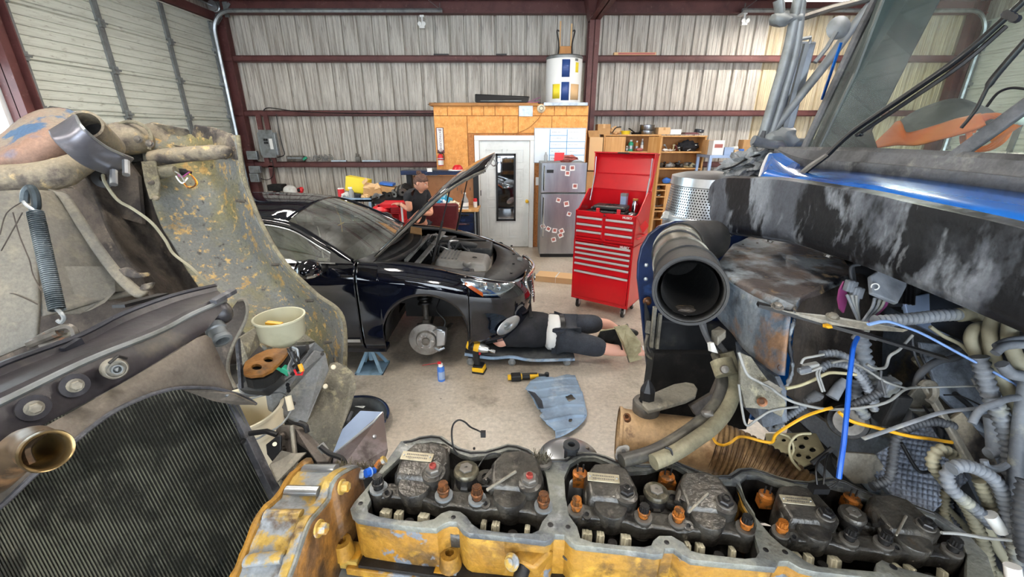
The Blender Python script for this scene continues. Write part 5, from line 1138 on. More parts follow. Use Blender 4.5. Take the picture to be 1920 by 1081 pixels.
# jack stand
p=PZ(703,684,0);js=thing('jack_stand','light blue steel jack stand holding up the sill of the black car','jack stand',(p.x,3.46,0))
obj('base',MB().box((-.13,-.12,.0),(.13,.12,.012)).box((-.13,-.12,0),(-.115,.12,.02)).box((.115,-.12,0),(.13,.12,.02)),'jack_blue',js,local=True,smooth=0)
for sx in (-1,1):
    for sy in (-1,1):obj('leg',MB().bar((sx*.11,sy*.10,.01),(sx*.025,sy*.025,.2),.03,.012,(0,sy,0)),'jack_blue',js,local=True,smooth=0)
obj('column',MB().cyl((0,0,.1),(0,0,.255),.026,14),'jack_blue',js,local=True);obj('saddle',MB().box((-.045,-.03,.25),(.045,.03,.265)).box((-.05,-.03,.255),(-.035,.03,.285)).box((.035,-.03,.255),(.05,.03,.285)),'jack_blue',js,local=True,smooth=0)
# ================================================================ BLACK SEDAN
CYC=4.18
car=thing('car','black sedan with its hood open and front wheel off on a jack stand','car',(-2.2,CYC,0))
def lerp_tab(T,x):
    if x <= T[0][0]:return T[0][1]
    for (a,b),(c,d) in zip(T,T[1:]):
        if x <= c:return b+(d-b)*(x-a)/(c-a) if c>a else d
    return T[-1][1]
ctrl=[(-4.72,0),(-4.72,.45),(-4.64,.70),(-4.4,.83),(-3.9,.89),(-3.3,.905),(-2.6,.91),(-1.8,.91),(-1.1,.908),(-.7,.895),(-.4,.865),(-.15,.79),(.04,.66),(.15,.48),(.20,.25),(.215,0)]
OUT=catmull([V((a,b,0)) for a,b in ctrl],80)
def zl(x):
    for c in (-.755,-3.53):
        d=abs(x-c)
        if d<.372:return .44+math.sqrt(max(0,.372**2-d*d))*1.0 if d<.368 else .30
    return lerp_tab([(-4.72,.34),(-4.2,.30),(-1.2,.29),(-.37,.29),(0,.27),(.22,.27)],x)
def zt(x):return lerp_tab([(-4.72,1.08),(-4.3,1.12),(-3.5,1.13),(-2.4,1.10),(-1.3,1.075),(-.9,1.045),(-.6,.995),(-.35,.93),(-.1,.865),(.1,.81),(.22,.78)],x)
def inset(z,top,x):
    a=lerp_tab([(.25,.06),(.30,.045),(.36,.012),(.55,.0),(.70,.004),(.80,.0),(1.2,0)],z)
    h=top-z
    return a+(.075*(1-h/.16)**2 if h<.16 else 0)+(.012 if x>-.35 and z<.55 else 0)
NRM=[]
for i,p in enumerate(OUT):
    d=OUT[min(i+1,len(OUT)-1)]-OUT[max(i-1,0)];n_=V((-d.y,d.x,0)).normalized()
    if i==0:n_=V((-1,0,0))
    if i==len(OUT)-1:n_=V((1,0,0))
    NRM.append(n_)
def skinrow(i,s,levels=10,roll=True,z0=None,z1=None,off=0):
    p,n_=OUT[i],NRM[i];x=p.x;lo=zl(x) if z0 is None else z0;hi=zt(x);top=hi if z1 is None else z1;row=[]
    for k in range(levels+1):
        z=lo+(top-lo)*k/levels;q=p-n_*(inset(z,hi,x)-off);row.append(V((q.x,CYC+s*q.y,z)))
    if roll:
        for a_,dz in ((.10,.008),(.13,.006),(.135,-.04)):
            q=p-n_*a_;row.append(V((q.x,CYC+s*q.y,hi+dz)))
    return row
def panel(nm,x0,x1,m='carpaint',sides=(-1,1),par=car,**k):
    ids=[i for i,p in enumerate(OUT) if x0 <= p.x <= x1];os=[]
    for s in sides:os.append(obj(nm,MB().grid([skinrow(i,s) for i in ids]),m,par,smooth=35,solid=.004,off=-1,**k))
    return os
panel('rear_quarter_panel',-4.8,-3.43);panel('rear_door',-3.42,-2.395);panel('front_door',-2.385,-1.315);panel('front_fender',-1.305,-.375)
ids=[i for i,p in enumerate(OUT) if p.x >= -.37]
rows=[skinrow(i,-1) for i in ids]+[skinrow(i,1) for i in reversed(ids[:-1])]
obj('front_bumper',MB().grid(rows),'carpaint',car,smooth=35,solid=.004,off=-1)
# headlights
def patch(nm,tabs,s,m,off,par,**k):
    """tabs: (x, zlow, zhigh)"""
    ids=[i for i,p in enumerate(OUT) if tabs[0][0] <= p.x <= tabs[-1][0]];rows=[]
    for i in ids:
        x=OUT[i].x;lo=lerp_tab([(a,b) for a,b,c in tabs],x);hi=lerp_tab([(a,c) for a,b,c in tabs],x)
        rows.append([V(q) for q in skinrow(i,s,6,False,lo,hi,off)])
    return obj(nm,MB().grid(rows),m,par,smooth=60,solid=.004,**k)
HT=[(-.43,.925,.94),(-.34,.85,.925),(-.26,.785,.905),(-.1,.765,.862),(.07,.80,.825)]
for s in (-1,1):
    h=patch('headlight',HT,s,'reflector',.004,car);patch('lens',HT,s,'lens',.022,h).modifiers.clear()
    patch('turn_signal',[(-.40,.895,.915),(-.33,.838,.872),(-.25,.778,.812)],s,'amber',.012,h,label='amber strip')
    for x_,z_ in ((-.24,.86),(-.12,.83)):
        i=min(range(len(OUT)),key=lambda j:abs(OUT[j].x-x_));q=OUT[i]-NRM[i]*(-.008+inset(z_,zt(x_),x_))
        obj('projector',MB().lathe([(0,.0),(.018,.004),(.034,.012),(.040,.0)],(q.x,CYC+s*q.y,z_),(NRM[i].x,s*NRM[i].y,0),18),'chrome',h)
    i=min(range(len(OUT)),key=lambda j:abs(OUT[j].x+.03));z_=.45;q=OUT[i]-NRM[i]*(-.010+.015);nn=V((NRM[i].x,s*NRM[i].y,0));tt=V((-nn.y,nn.x,0))
    c=V((q.x,CYC+s*q.y,z_));rows=[[c+nn*(.012*(1-r*r))+tt*.13*r*math.cos(a)+V((0,0,.075*r*math.sin(a)+.03*r*math.cos(a)*s*-1)) for a in [2*PI*k/28 for k in range(28)]] for r in (.01,.5,.9,1.0)]
    fo_=obj('fog_lamp',MB().grid(rows,True),'alum',car,smooth=60,solid=.004);obj('lamp_lens',MB().lathe([(0,.018),(.03,.012),(.045,.0)],c+nn*.006-tt*.02,nn,20),'lens',fo_)
# grille
gr=obj('grille',MB().box((.14,CYC-.36,.52),(.19,CYC+.36,.76)),'black',car,smooth=0)
gi=[i for i,p in enumerate(OUT) if p.y<.38 and p.x>0]
for k in range(7):
    z=.56+k*.033;wdt=.25+.018*k
    P_=[V((OUT[i].x+.012-inset(z,.79,.2)*.3,CYC-OUT[i].y,z)) for i in gi if OUT[i].y<wdt]+[V((OUT[i].x+.012-inset(z,.79,.2)*.3,CYC+OUT[i].y,z)) for i in reversed(gi) if OUT[i].y<wdt]
    obj('grille_bar',MB().tube(P_,.008,6),'chrome',gr)
P_=[V((.20,CYC-.24,.54)),V((.16,CYC-.39,.66)),V((.13,CYC-.41,.79)),V((.20,CYC-.2,.80)),V((.225,CYC,.80)),V((.20,CYC+.2,.80)),V((.13,CYC+.41,.79)),V((.16,CYC+.39,.66)),V((.20,CYC+.24,.54))]
obj('grille_surround',MB().tube(catmull(P_,5),.016,8),'chrome',gr)
obj('emblem',MB().lathe([(.03,0),(.042,.004),(.042,.01),(.03,.012)],(.235,CYC,.68),(1,0,0),24),'chrome',gr)
obj('lower_intake',MB().box((.17,CYC-.5,.34),(.20,CYC+.5,.44)),'black',car,smooth=0)
obj('number_plate',MB().box((.225,CYC-.16,.45),(.235,CYC+.16,.57)),'maroon',car,smooth=0,bevel=.004)
# rocker + chrome moulding
for s in (-1,1):
    obj('sill_moulding',MB().bar((-3.05,CYC+s*.905,.395),(-1.33,CYC+s*.905,.395),.018,.035),'chrome',car,smooth=0,bevel=.004)
    obj('rocker',MB().box((-3.15,CYC+s*.80-.06,.25),(-1.13,CYC+s*.80+.06,.30)),'carpaint',car,smooth=0,bevel=.01)
obj('underbody',MB().box((-4.5,CYC-.78,.26),(-1.18,CYC+.78,.34)).box((-4.2,CYC-.5,.34),(-4.1,CYC+.5,.5)),'car_black',car,smooth=0)
# greenhouse
def ws(s,t):
    b=V((-1.12-.24*s*s,.80*s,1.10-.015*s*s));u=V((-1.88-.06*s*s,.63*s,1.485-.10*s*s));return b.lerp(u,t)+V((.0,0,.035*math.sin(PI*t)*(1-.4*s*s)))
C_=V((0,CYC,0))
S9=[-1+k/8 for k in range(17)]
obj('windshield',MB().grid([[ws(s,k/10)+C_ for s in S9] for k in range(11)]),'glass_car',car,smooth=80)
rf=[(-1.88,1.485,.63),(-2.1,1.515,.645),(-2.5,1.535,.65),(-3.0,1.53,.64),(-3.4,1.50,.62),(-3.68,1.455,.60)]
R_=catmull([V(a) for a in rf],4)
obj('roof',MB().grid([[V((q.x-.06*s*s*(1 if q.x>-2 else 0),CYC+q.z*s,q.y-.10*abs(s)**2.4)) for s in S9] for q in [V((a.x,a.y,a.z)) for a in R_]]),'carpaint',car,smooth=80,solid=.006)
obj('rear_window',MB().grid([[V((-3.68,CYC+.60*s,1.455-.1*s*s)).lerp(V((-4.25-.03*(1-s*s),CYC+.70*s,1.15-.02*s*s)),k/6)+V((0,0,.03*math.sin(PI*k/6))) for s in S9] for k in range(7)]),'glass_car',car,smooth=80)
obj('trunk_lid',MB().grid([[V((x,CYC+.76*s,z-.03*s*s)) for s in S9] for x,z in ((-4.24,1.15),(-4.45,1.165),(-4.66,1.15),(-4.715,1.09))]),'carpaint',car,smooth=60,solid=.006)
for s in (-1,1):
    rail=catmull([V((-1.36,CYC+s*.805,1.085)),V((-1.62,CYC+s*.735,1.235)),V((-1.93,CYC+s*.655,1.375)),V((-2.4,CYC+s*.665,1.43)),V((-3.0,CYC+s*.655,1.42)),V((-3.6,CYC+s*.635,1.345)),V((-4.2,CYC+s*.75,1.13))],8)
    obj('roof_pillar',MB().tube(rail,.034,8),'carpaint',car,smooth=80)
    obj('window_chrome',MB().tube([p+V((.0,s*.035,-.028)) for p in rail[2:-2]],.009,6),'chrome',car,smooth=80)
    belt=[V((x,CYC+s*(.845 if x>-4 else .82),zt(x)+.012)) for x in [p.x for p in rail]]
    up_=[p+V((0,s*.012,-.02)) for p in rail]
    for (nm,x0,x1) in (('front_door_glass',-2.36,-1.5),('rear_door_glass',-3.35,-2.44),('quarter_glass',-3.75,-3.42)):
        rows=[[b_.lerp(u_,k/4)+V((0,s*.012*math.sin(PI*k/4),0)) for k in range(5)] for b_,u_ in zip(belt,up_) if x0-.06 <= b_.x <= x1+.06]
        if len(rows)>1:obj(nm,MB().grid(rows),'glass_car',car,smooth=80)
    for x_ in (-2.40,-3.39):
        u_=min(rail,key=lambda p:abs(p.x-x_));obj('door_pillar',MB().bar((x_,CYC+s*.84,zt(x_)),(x_,u_.y,u_.z-.02),.06,.02,(1,0,0)),'car_black',car,smooth=0)
    obj('belt_chrome',MB().tube([b_+V((0,s*.012,-.004)) for b_ in belt if b_.x<-1.45],.008,6),'chrome',car)
    obj('sail_panel',MB().plate([V((-1.33,CYC+s*.835,1.075)),V((-1.52,CYC+s*.845,1.085)),V((-1.53,CYC+s*.76,1.20))],.01),'car_black',car,smooth=0)
    obj('door_handle',MB().tube(catmull([V((-2.05,CYC+s*.905,.90)),V((-2.08,CYC+s*.945,.905)),V((-2.24,CYC+s*.945,.905)),V((-2.28,CYC+s*.905,.90))],4),.012,8),'carpaint',car)
    mc_=V((-1.60,CYC+s*1.06,1.10))
    mm=obj('side_mirror',MB().blob(mc_,.085,.125,.075,.02,2,sub=4),'carpaint',car,smooth=80)
    obj('mirror_glass',MB().lathe([(0,.0),(.055,.0),(.06,.006)],mc_+V((-.078,0,0)),(-1,0,0),20),'mirror',mm);obj('mirror_signal',MB().tube(catmull([mc_+V((.03,s*.11,-.03)),mc_+V((.075,s*.05,-.035)),mc_+V((.083,-s*.03,-.035))],5),.012,8),'chrome',mm)
    obj('mirror_arm',MB().tube([mc_+V((0,-s*.06,-.04)),mc_+V((.02,-s*.14,-.05)),mc_+V((.03,-s*.21,-.055))],[.035,.03,.035],10),'car_black',mm)
# interior
for y_ in (-.37,.37):
    st_=obj('seat',MB().box((-2.35,CYC+y_-.24,.5),(-1.8,CYC+y_+.24,.72)),'cream_metal',car,bevel=.04);obj('seat_back',MB().hexa([V(q)+V((0,CYC+y_,0)) for q in [(-2.45,-.23,.7),(-2.3,-.23,.7),(-2.3,.23,.7),(-2.45,.23,.7),(-2.62,-.2,1.22),(-2.5,-.2,1.24),(-2.5,.2,1.24),(-2.62,.2,1.22)]]),'cream_metal',st_,bevel=.03)
    obj('head_rest',MB().blob((-2.57,CYC+y_,1.33),.05,.13,.08,.02,2),'cream_metal',st_)
obj('dashboard',MB().hexa([V(q)+V((0,CYC,0)) for q in [(-1.7,-.75,.75),(-1.2,-.78,.75),(-1.2,.78,.75),(-1.7,.75,.75),(-1.66,-.72,1.02),(-1.22,-.72,1.06),(-1.22,.72,1.06),(-1.66,.72,1.02)]]),'car_plastic',car,bevel=.03)
obj('steering_wheel',MB().tube(catmull([V((-1.80+.07*math.cos(a),CYC-.37+.18*math.sin(a),.98+.17*math.cos(a))) for a in [k*PI/6 for k in range(12)]],3,True)+[V((-1.73,CYC-.37,1.15))],.014,8,False),'black',car)
obj('hanging_charm',MB().bar((-1.74,CYC+.02,1.30),(-1.74,CYC+.02,1.16),.012,.006,(1,0,0)).bar((-1.74,CYC-.05,1.24),(-1.74,CYC+.09,1.24),.012,.006).cyl((-1.74,CYC+.02,1.30),(-1.78,CYC+.02,1.42),.002,5),'tool_yellow',car,smooth=0)
obj('rear_view_mirror',MB().cbox((-1.80,CYC,1.42),.03,.22,.06),'car_plastic',car,bevel=.01)
obj('cabin_floor',MB().box((-3.9,CYC-.75,.36),(-1.25,CYC+.75,.40)).box((-3.9,CYC-.75,.4),(-3.3,CYC+.75,.75)).box((-4.25,CYC-.7,.4),(-3.75,CYC+.7,1.12)),'car_black',car,smooth=0)
# engine bay
obj('bay_floor',MB().box((-1.22,CYC-.42,.55),(.0,CYC+.42,.58)).box((-1.25,CYC-.78,.5),(-1.2,CYC+.78,1.06)).box((-1.2,CYC-.74,.84),(-.35,CYC-.42,.87)).box((-1.2,CYC+.42,.84),(-.35,CYC+.74,.87)).box((-1.2,CYC-.44,.56),(-.35,CYC-.42,.87)).box((-1.2,CYC+.42,.56),(-.35,CYC+.44,.87)),'car_black',car,smooth=0)
for s in (-1,1):
    T_=[V((x,CYC+s*y,z)) for x,y,z in ((-1.22,.66,1.04),(-.9,.68,1.035),(-.6,.66,.985),(-.4,.62,.93),(-.25,.52,.89))];U_=[V((x,CYC+s*(y+.105),z+.012)) for x,y,z in ((-1.22,.66,1.04),(-.9,.68,1.02),(-.6,.66,.975),(-.4,.62,.915),(-.25,.56,.875))]
    obj('bay_side_trim',MB().grid([catmull(T_,4),catmull(U_,4)]),'car_plastic',car,solid=.02,smooth=50)
obj('cowl_panel',MB().grid([[V((x-.20*s*s,CYC+.76*s,z)) for s in S9] for x,z in ((-1.12,1.09),(-1.05,1.04),(-.97,1.045),(-.95,1.0))]),'car_plastic',car,solid=.01,smooth=30)
obj('wiper',MB().bar((-1.22,CYC-.45,1.10),(-1.10,CYC+.15,1.13),.02,.015),'black',car,smooth=0);obj('wiper',MB().bar((-1.18,CYC+.05,1.12),(-1.2,CYC+.6,1.13),.02,.015),'black',car,smooth=0)
obj('strut_brace',MB().bar((-.86,CYC-.62,1.0),(-.80,CYC+.62,1.02),.05,.02).bar((-.98,CYC-.5,1.0),(-.95,CYC+.5,1.01),.03,.03),'galv_dull',car,smooth=0,bevel=.004)
a=V((-.74,CYC-.28,.945));ec=obj('engine_cover',MB().hexa([V(q) for q in [(-.78,CYC-.34,.84),(-.22,CYC-.32,.80),(-.20,CYC+.14,.80),(-.76,CYC+.2,.84),(-.74,CYC-.28,.955),(-.27,CYC-.27,.905),(-.25,CYC+.10,.905),(-.73,CYC+.15,.955)]]),'engine_grey',car,bevel=.03,bseg=3)
for k in range(5):obj('cover_rib',MB().bar((-.69+k*.035,CYC-.24,.958-k*.0035),(-.68+k*.035,CYC+.08,.958-k*.0035),.012,.01),'galv_dull',ec,smooth=0)
obj('cover_logo',MB().lathe([(.018,0),(.024,.002),(.024,.004),(.018,.005)],(-.38,CYC-.1,.918),(.1,0,1),20),'black',ec);obj('oil_cap',MB().lathe([(0,0),(.04,0),(.04,.02),(.03,.03),(0,.03)],(-.44,CYC-.30,.90),(0,0,1),18),'engine_grey',ec)
obj('radiator_cover',MB().grid([[V((x-.42*s*s*(.6 if x>-.1 else .35),CYC+.70*s*(1 if x<.1 else .86),z-.02*s*s)) for s in S9] for x,z in ((-.16,.90),(.0,.885),(.10,.855),(.165,.815))]),'car_plastic',car,solid=.012,smooth=60)
for s in (-.5,-.2,.15,.5):obj('cover_clip',MB().cyl((.02-.1*s*s,CYC+s,.88),(.02-.1*s*s,CYC+s,.892),.013,10),'black',car)
obj('hood_latch',MB().cbox((.08,CYC,.87),.05,.06,.03),'galv_dull',car,smooth=0)
obj('air_box',MB().box((-.52,CYC+.22,.78),(-.22,CYC+.55,.93)),'car_plastic',car,bevel=.02);obj('intake_tube',MB().tube(catmull([V((-.4,CYC+.3,.93)),V((-.55,CYC+.25,.97)),V((-.7,CYC+.28,.95)),V((-.85,CYC+.3,.93))],5),.04,12),'car_plastic',car)
obj('fuse_box',MB().box((-1.05,CYC+.4,.85),(-.65,CYC+.62,.98)),'car_plastic',car,bevel=.012);obj('battery',MB().box((-.62,CYC-.60,.82),(-.36,CYC-.40,.90)),'car_plastic',car,bevel=.01)
obj('washer_cap',MB().lathe([(0,0),(.035,0),(.035,.02),(0,.022)],(-.42,CYC-.56,.925),(0,0,1),18),'cloth_grey',car)
random.seed(8)
hm=obj('bay_hoses',MB().tube(catmull([V((-.7,CYC+.1,.9)),V((-.65,CYC+.3,1.0)),V((-.5,CYC+.4,.98)),V((-.3,CYC+.5,.95))],5),.014,6),'black',car)
for k in range(10):
    p=V((random.uniform(-.95,-.5),CYC+random.uniform(.0,.5),.9));obj('bay_hose',MB().tube(catmull([p,p+V((random.uniform(-.05,.1),random.uniform(-.05,.1),.12)),p+V((random.uniform(0,.2),random.uniform(-.1,.2),.07)),p+V((.2,.05,.0))],4),random.uniform(.006,.016),6),random.choice(['black','galv_dull','steel','car_plastic','alum']),hm)
obj('engine_block',MB().box((-.85,CYC-.35,.5),(-.2,CYC+.4,.84)),'grime_metal',car,smooth=0,bevel=.03)
obj('paper_tag',MB().plate([(-1.12,CYC+.32,1.08),(-1.0,CYC+.36,1.05),(-1.02,CYC+.46,1.10),(-1.13,CYC+.42,1.13)],.01),'card',car,smooth=0)
# hood
hx=V((.743,0,.669));hn=V((-.669,0,.743));H0=V((-1.22,CYC,1.10))
def hp(s,t,dn=0):
    wd=lerp_tab([(0,.66),(.35,.72),(.75,.66),(1,.52)],t);dr=.11*max(0,(t-.55)/.45)**2+.0*s
    tt=t-.10*s*s*t;return H0+hx*(1.34*tt)+hn*(-dr-.035*s*s+.02-dn)+V((0,wd*s,0))
TT=[k/14 for k in range(15)]
hd_=obj('hood',MB().grid([[hp(s,t) for s in S9] for t in TT]),'carpaint',car,smooth=80,solid=.006)
obj('hood_liner',MB().grid([[hp(s*.93,.03+t*.93,.02) for s in S9] for t in TT]),'car_plastic',hd_,smooth=80,solid=.02)
for s in (-1,1):obj('hood_edge',MB().tube([hp(s*.985,t,.015) for t in TT],.014,6),'grime_metal',hd_)
obj('hood_seal',MB().tube([hp(s,.985,.02) for s in S9],.012,6),'galv_dull',hd_);obj('hood_catch',MB().tube(catmull([hp(.0,.96,.03),hp(.0,.96,.10),hp(0,.93,.11),hp(0,.93,.03)],4),.006,6),'steel',hd_)
for s,a_ in ((-1,((812,490,3.60),(845,348,3.60))),(1,((856,432,4.74),(878,328,4.74)))):
    p,q=PY(*a_[0]),PY(*a_[1]);obj('hood_strut',MB().cyl(p,p.lerp(q,.55),.011,8).cyl(p.lerp(q,.55),q,.006,8).blob(q,.015,.015,.015,0,1,sub=1),'black',car)
# wheel well, brake, suspension
for s in (-1,1):
    rows=[[V((-.755+.368*math.cos(a),CYC+s*y,.43+.375*math.sin(a))) for a in [PI*k/16-.15*(1-2*k/16) for k in range(17)]] for y in (.86,.40)]
    obj('wheel_liner',MB().grid(rows),'car_black',car,solid=.01);
    rows=[[V((-3.53+.365*math.cos(a),CYC+s*y,.43+.37*math.sin(a))) for a in [PI*k/16 for k in range(17)]] for y in (.86,.50)]
    obj('wheel_liner',MB().grid(rows),'car_black',car,solid=.01)
def rear_wheel(x,s,z=.335):
    w_=obj('wheel',MB().lathe([(.21,-.105),(.31,-.10),(.332,-.07),(.335,0),(.332,.07),(.31,.10),(.21,.105),(.20,.0),(.21,-.105)],(x,CYC+s*.79,z),(0,1,0),40),'rubber',car)
    r_=obj('rim',MB().lathe([(.205,-.1),(.21,.09),(.19,.1),(.19,.0),(.05,.02),(.05,.06),(0,.06)],(x,CYC+s*.79,z),(0,s,0),30),'alum',w_)
    for k in range(7):
        a=2*PI*k/7;obj('spoke',MB().bar((x+.04*math.cos(a),CYC+s*.86,z+.04*math.sin(a)),(x+.2*math.cos(a),CYC+s*.875,z+.2*math.sin(a)),.045,.02,(0,1,0)),'alum',r_,smooth=0,bevel=.004)
rear_wheel(-3.53,-1);rear_wheel(-3.53,1);rear_wheel(-.755,1)
hb=PY(800,634,CYC-.72);ds=V((0.06,-1,0.02)).normalized()
bd=obj('brake_disc',MB().lathe([(.07,0),(.158,0),(.160,.006),(.160,.02),(.158,.026),(.095,.026),(.09,.05),(.085,.056),(.0,.056)],hb,ds,44),'disc',car)
obj('wheel_hub',MB().lathe([(.0,.056),(.036,.056),(.036,.075),(.026,.08),(0,.08)],hb,ds,20),'grime_metal',bd)
X_,Y_b,D_=basis(ds)
for k in range(5):
    a=2*PI*k/5+.3;q=hb+(X_*math.cos(a)+Y_b*math.sin(a))*.057+D_*.056;obj('wheel_stud',MB().cyl(q,q+D_*.034,.0065,8),'chrome',bd)
for k in range(3):
    a=k*2.1;q=hb+(X_*math.cos(a)+Y_b*math.sin(a))*.065+D_*.057;obj('disc_bolt',MB().lathe([(0,0),(.012,0),(.01,.008),(0,.008)],q,D_,6),'chrome',bd)
cp=hb+V((.14,-.02,.02))
obj('brake_caliper',MB().hexa([cp+V(q) for q in [(-.05,-.03,-.09),(.035,-.03,-.07),(.035,.07,-.07),(-.05,.07,-.09),(-.035,-.03,.09),(.05,-.03,.075),(.05,.07,.075),(-.035,.07,.09)]]).cyl(cp+V((.0,.02,-.06)),cp+V((.0,.13,-.06)),.026,12),'alum',car,bevel=.012)
obj('caliper_bracket',MB().tube([cp+V((-.06,-.035,.08)),cp+V((-.02,-.045,.105)),cp+V((.02,-.04,.09))],.012,8),'steel',car);obj('caliper_bracket',MB().tube([cp+V((-.06,-.035,-.09)),cp+V((-.02,-.045,-.11)),cp+V((.03,-.03,-.09))],.012,8),'steel',car)
obj('strut',MB().cyl(hb+V((-.02,.14,.08)),hb+V((-.035,.20,.30)),.026,14).cyl(hb+V((-.03,.18,.26)),hb+V((-.05,.26,.50)),.035,14),'grime_metal',car)
obj('strut_spring',corr([hb+V((-.035,.20,.26)),hb+V((-.045,.23,.38)),hb+V((-.05,.26,.50))],.06,4,.05,14,.14),'black',car)
obj('steering_knuckle',MB().bar(hb+V((-.02,.04,.0)),hb+V((-.02,.14,.12)),.07,.06).bar(hb+V((-.02,.06,-.1)),hb+V((-.02,.08,.05)),.05,.05),'grime_metal',car,bevel=.01)
obj('control_arm',MB().bar(hb+V((-.02,.06,-.11)),hb+V((-.15,.42,-.05)),.07,.035).bar(hb+V((-.02,.06,-.11)),hb+V((.18,.42,-.05)),.05,.03),'grime_metal',car,bevel=.008);obj('drive_shaft',MB().cyl(hb+V((0,.02,0)),hb+V((0,.5,.08)),.016,10).lathe([(.02,0),(.045,.02),(.045,.1),(.03,.12)],hb+V((0,.08,0)),(0,1,.15),14),'black_rough',car)
obj('brake_hose',MB().tube(catmull([cp+V((0,.05,.05)),cp+V((.03,.08,.13)),cp+V((-.05,.12,.22)),cp+V((-.03,.2,.3)),cp+V((-.08,.25,.33))],5),.006,6),'black',car)
obj('well_hanger',MB().box((-1.05,CYC-.40,.40),(-.45,CYC-.36,.82)),'car_black',car,smooth=0)
# ================================================================ TRUCK: HOOD TILTED FORWARD
def pc(L,c):return [PC(u,v,c if not isinstance(c,(list,tuple)) else c[i]) for i,(u,v) in enumerate(L)]
def pl(nm,L,c,t,m,par,**k):
    k.setdefault('smooth',0);return obj(nm,MB().plate(pc(L,c),t,both=True),m,par,**k)
def resample(P,n):
    P=catmull(P,6);L=[0]
    for a,b in zip(P,P[1:]):L.append(L[-1]+(b-a).length)
    out=[];j=0
    for i in range(n+1):
        s=L[-1]*i/n
        while j<len(L)-2 and L[j+1]<s:j+=1
        out.append(P[j].lerp(P[j+1],min(1,(s-L[j])/max(1e-9,L[j+1]-L[j]))))
    return out
def sheet3(nm,lines,m,par,n=40,k=5,t=.012,amp=.004,fr=9,**kw):
    R=[resample(l,n) for l in lines]
    rows=[]
    for i in range(n+1):
        row=catmull([r[i] for r in R],k) if len(R)>2 else [R[0][i].lerp(R[1][i],j/k) for j in range(k+1)]
        rows.append([p+V((noise.noise(p*fr),noise.noise(p*fr+V((5,0,0))),noise.noise(p*fr+V((0,7,0)))))*amp for p in row])
    return obj(nm,MB().grid(rows),m,par,solid=t,smooth=60,**kw)
hood=thing('truck_hood','weathered fibreglass truck hood tilted forward, showing its dirty grey underside','truck hood',(-1.5,1.2,0))
A=pc([(262,250),(276,330),(292,400),(330,470),(378,545),(430,600),(480,640),(545,700)],[2.1,2.0,2.0,2.0,2.0,1.95,1.95,1.95])
M_=pc([(355,252),(388,330),(415,390),(447,450),(487,505),(530,560),(575,612),(600,690)],2.18)
C0=pc([(446,254),(457,330),(473,378),(501,440),(541,500),(592,550),(642,594),(647,690)],2.02)
sheet3('fender_panel',[A,M_,C0],'hood_blotch',hood,60,8,.014,.006)
obj('fender_edge',MB().tube(catmull(C0,8),.010,8),'hood_olive',hood)
for (u,v) in ((463,378),(527,496),(592,563),(626,640)):p=PC(u-5,v,2.03);obj('edge_bolt',MB().cyl(p,p+V((-.02,-.03,.01)),.008,6),'grime_metal',hood)
# mid: dark shoulder between
L0=pc([(140,300),(170,350),(205,430),(240,490),(290,560),(330,620),(380,700)],[1.9,1.9,1.85,1.85,1.8,1.8,1.8])
L1=pc([(210,290),(235,340),(262,410),(300,480),(345,550),(390,610),(450,680)],2.08)
sheet3('centre_panel',[L0,L1,[p+V((0,.02,0)) for p in A[:]]],'hood_dark',hood,40,8,.014,.014,7)
sheet3('back_shell',[pc([(20,345),(10,500),(0,720)],2.25),pc([(150,330),(170,520),(200,760)],2.3),pc([(290,320),(340,500),(440,680)],2.35)],'hood_dark',hood,14,6,.014,.02)
sheet3('lower_panel',[pc([(-60,560),(-60,700),(-60,900)],1.9),pc([(200,560),(240,650),(300,800)],2.0),pc([(420,600),(480,690),(520,800)],2.15)],'hood_dark',hood,14,6,.014,.01)
pl('top_flange',[(262,236),(288,229),(352,242),(358,264),(367,234),(402,239),(441,253),(447,300),(437,298),(395,286),(330,288),(270,262)],[2.1,2.12,2.16,2.2,2.14,2.1,2.04,2.02,2.05,2.15,2.16,2.12],.02,'hood_tan',hood,bevel=.006)
obj('cushion_ledge',MB().tube(catmull(pc([(288,297),(330,291),(380,287),(418,285),(430,289)],1.98),6),[.045]*8+[.043]*8+[.040]*5+[.034,.03,.02,.01],12,flat=.8),'hood_tan',hood)
pl('hinge_plate',[(266,303),(292,302),(300,345),(298,372),(282,374),(272,340)],1.93,.012,'hood_olive',hood,bevel=.003)
for u,v in ((283,342),(292,371)):obj('rivet',MB().blob(PC(u,v,1.92),.016,.012,.012,0,1,sub=2),'hood_tan',hood)
obj('side_boss',MB().tube(pc([(296,325),(330,320)],1.96),[.03,.022],10),'hood_olive',hood)
# nose shell
N0=pc([(-60,300),(10,248),(60,214),(105,205),(145,215),(185,245),(215,270)],[1.7,1.75,1.8,1.85,1.9,1.95,2.0])
N1=pc([(-60,320),(20,285),(75,258),(120,252),(150,265),(190,285),(220,300)],[1.6,1.6,1.65,1.7,1.8,1.9,1.95])
N2=pc([(-60,360),(0,318),(60,312),(110,305),(150,305),(190,310),(230,315)],[1.6,1.6,1.62,1.7,1.75,1.85,1.9])
sheet3('nose_shell',[N0,N1,N2],'hood_nose',hood,30,8,.014,.006)
obj('cross_beam',MB().tube(catmull(pc([(-60,345),(0,338),(60,334),(110,325),(150,308),(185,305)],[1.55,1.55,1.58,1.62,1.7,1.8]),6),[.062]*20+[.058,.056,.054,.052,.05,.045,.04,.035,.03,.02,.01],14,flat=.9),'hood_tan',hood)
obj('beam_web',MB().plate(pc([(60,352),(160,340),(240,300),(262,330),(270,420),(200,400),(140,352)],1.98),.02,both=True),'hood_dark',hood,smooth=0)
pl('vent_grille',[(93,206),(100,201),(134,206),(138,216),(122,214)],1.95,.03,'black',hood)
for k in range(3):obj('vent_bar',MB().bar(PC(99,204+k*3,1.93),PC(136,209+k*3,1.93),.008,.008),'shield_blue',hood,smooth=0)
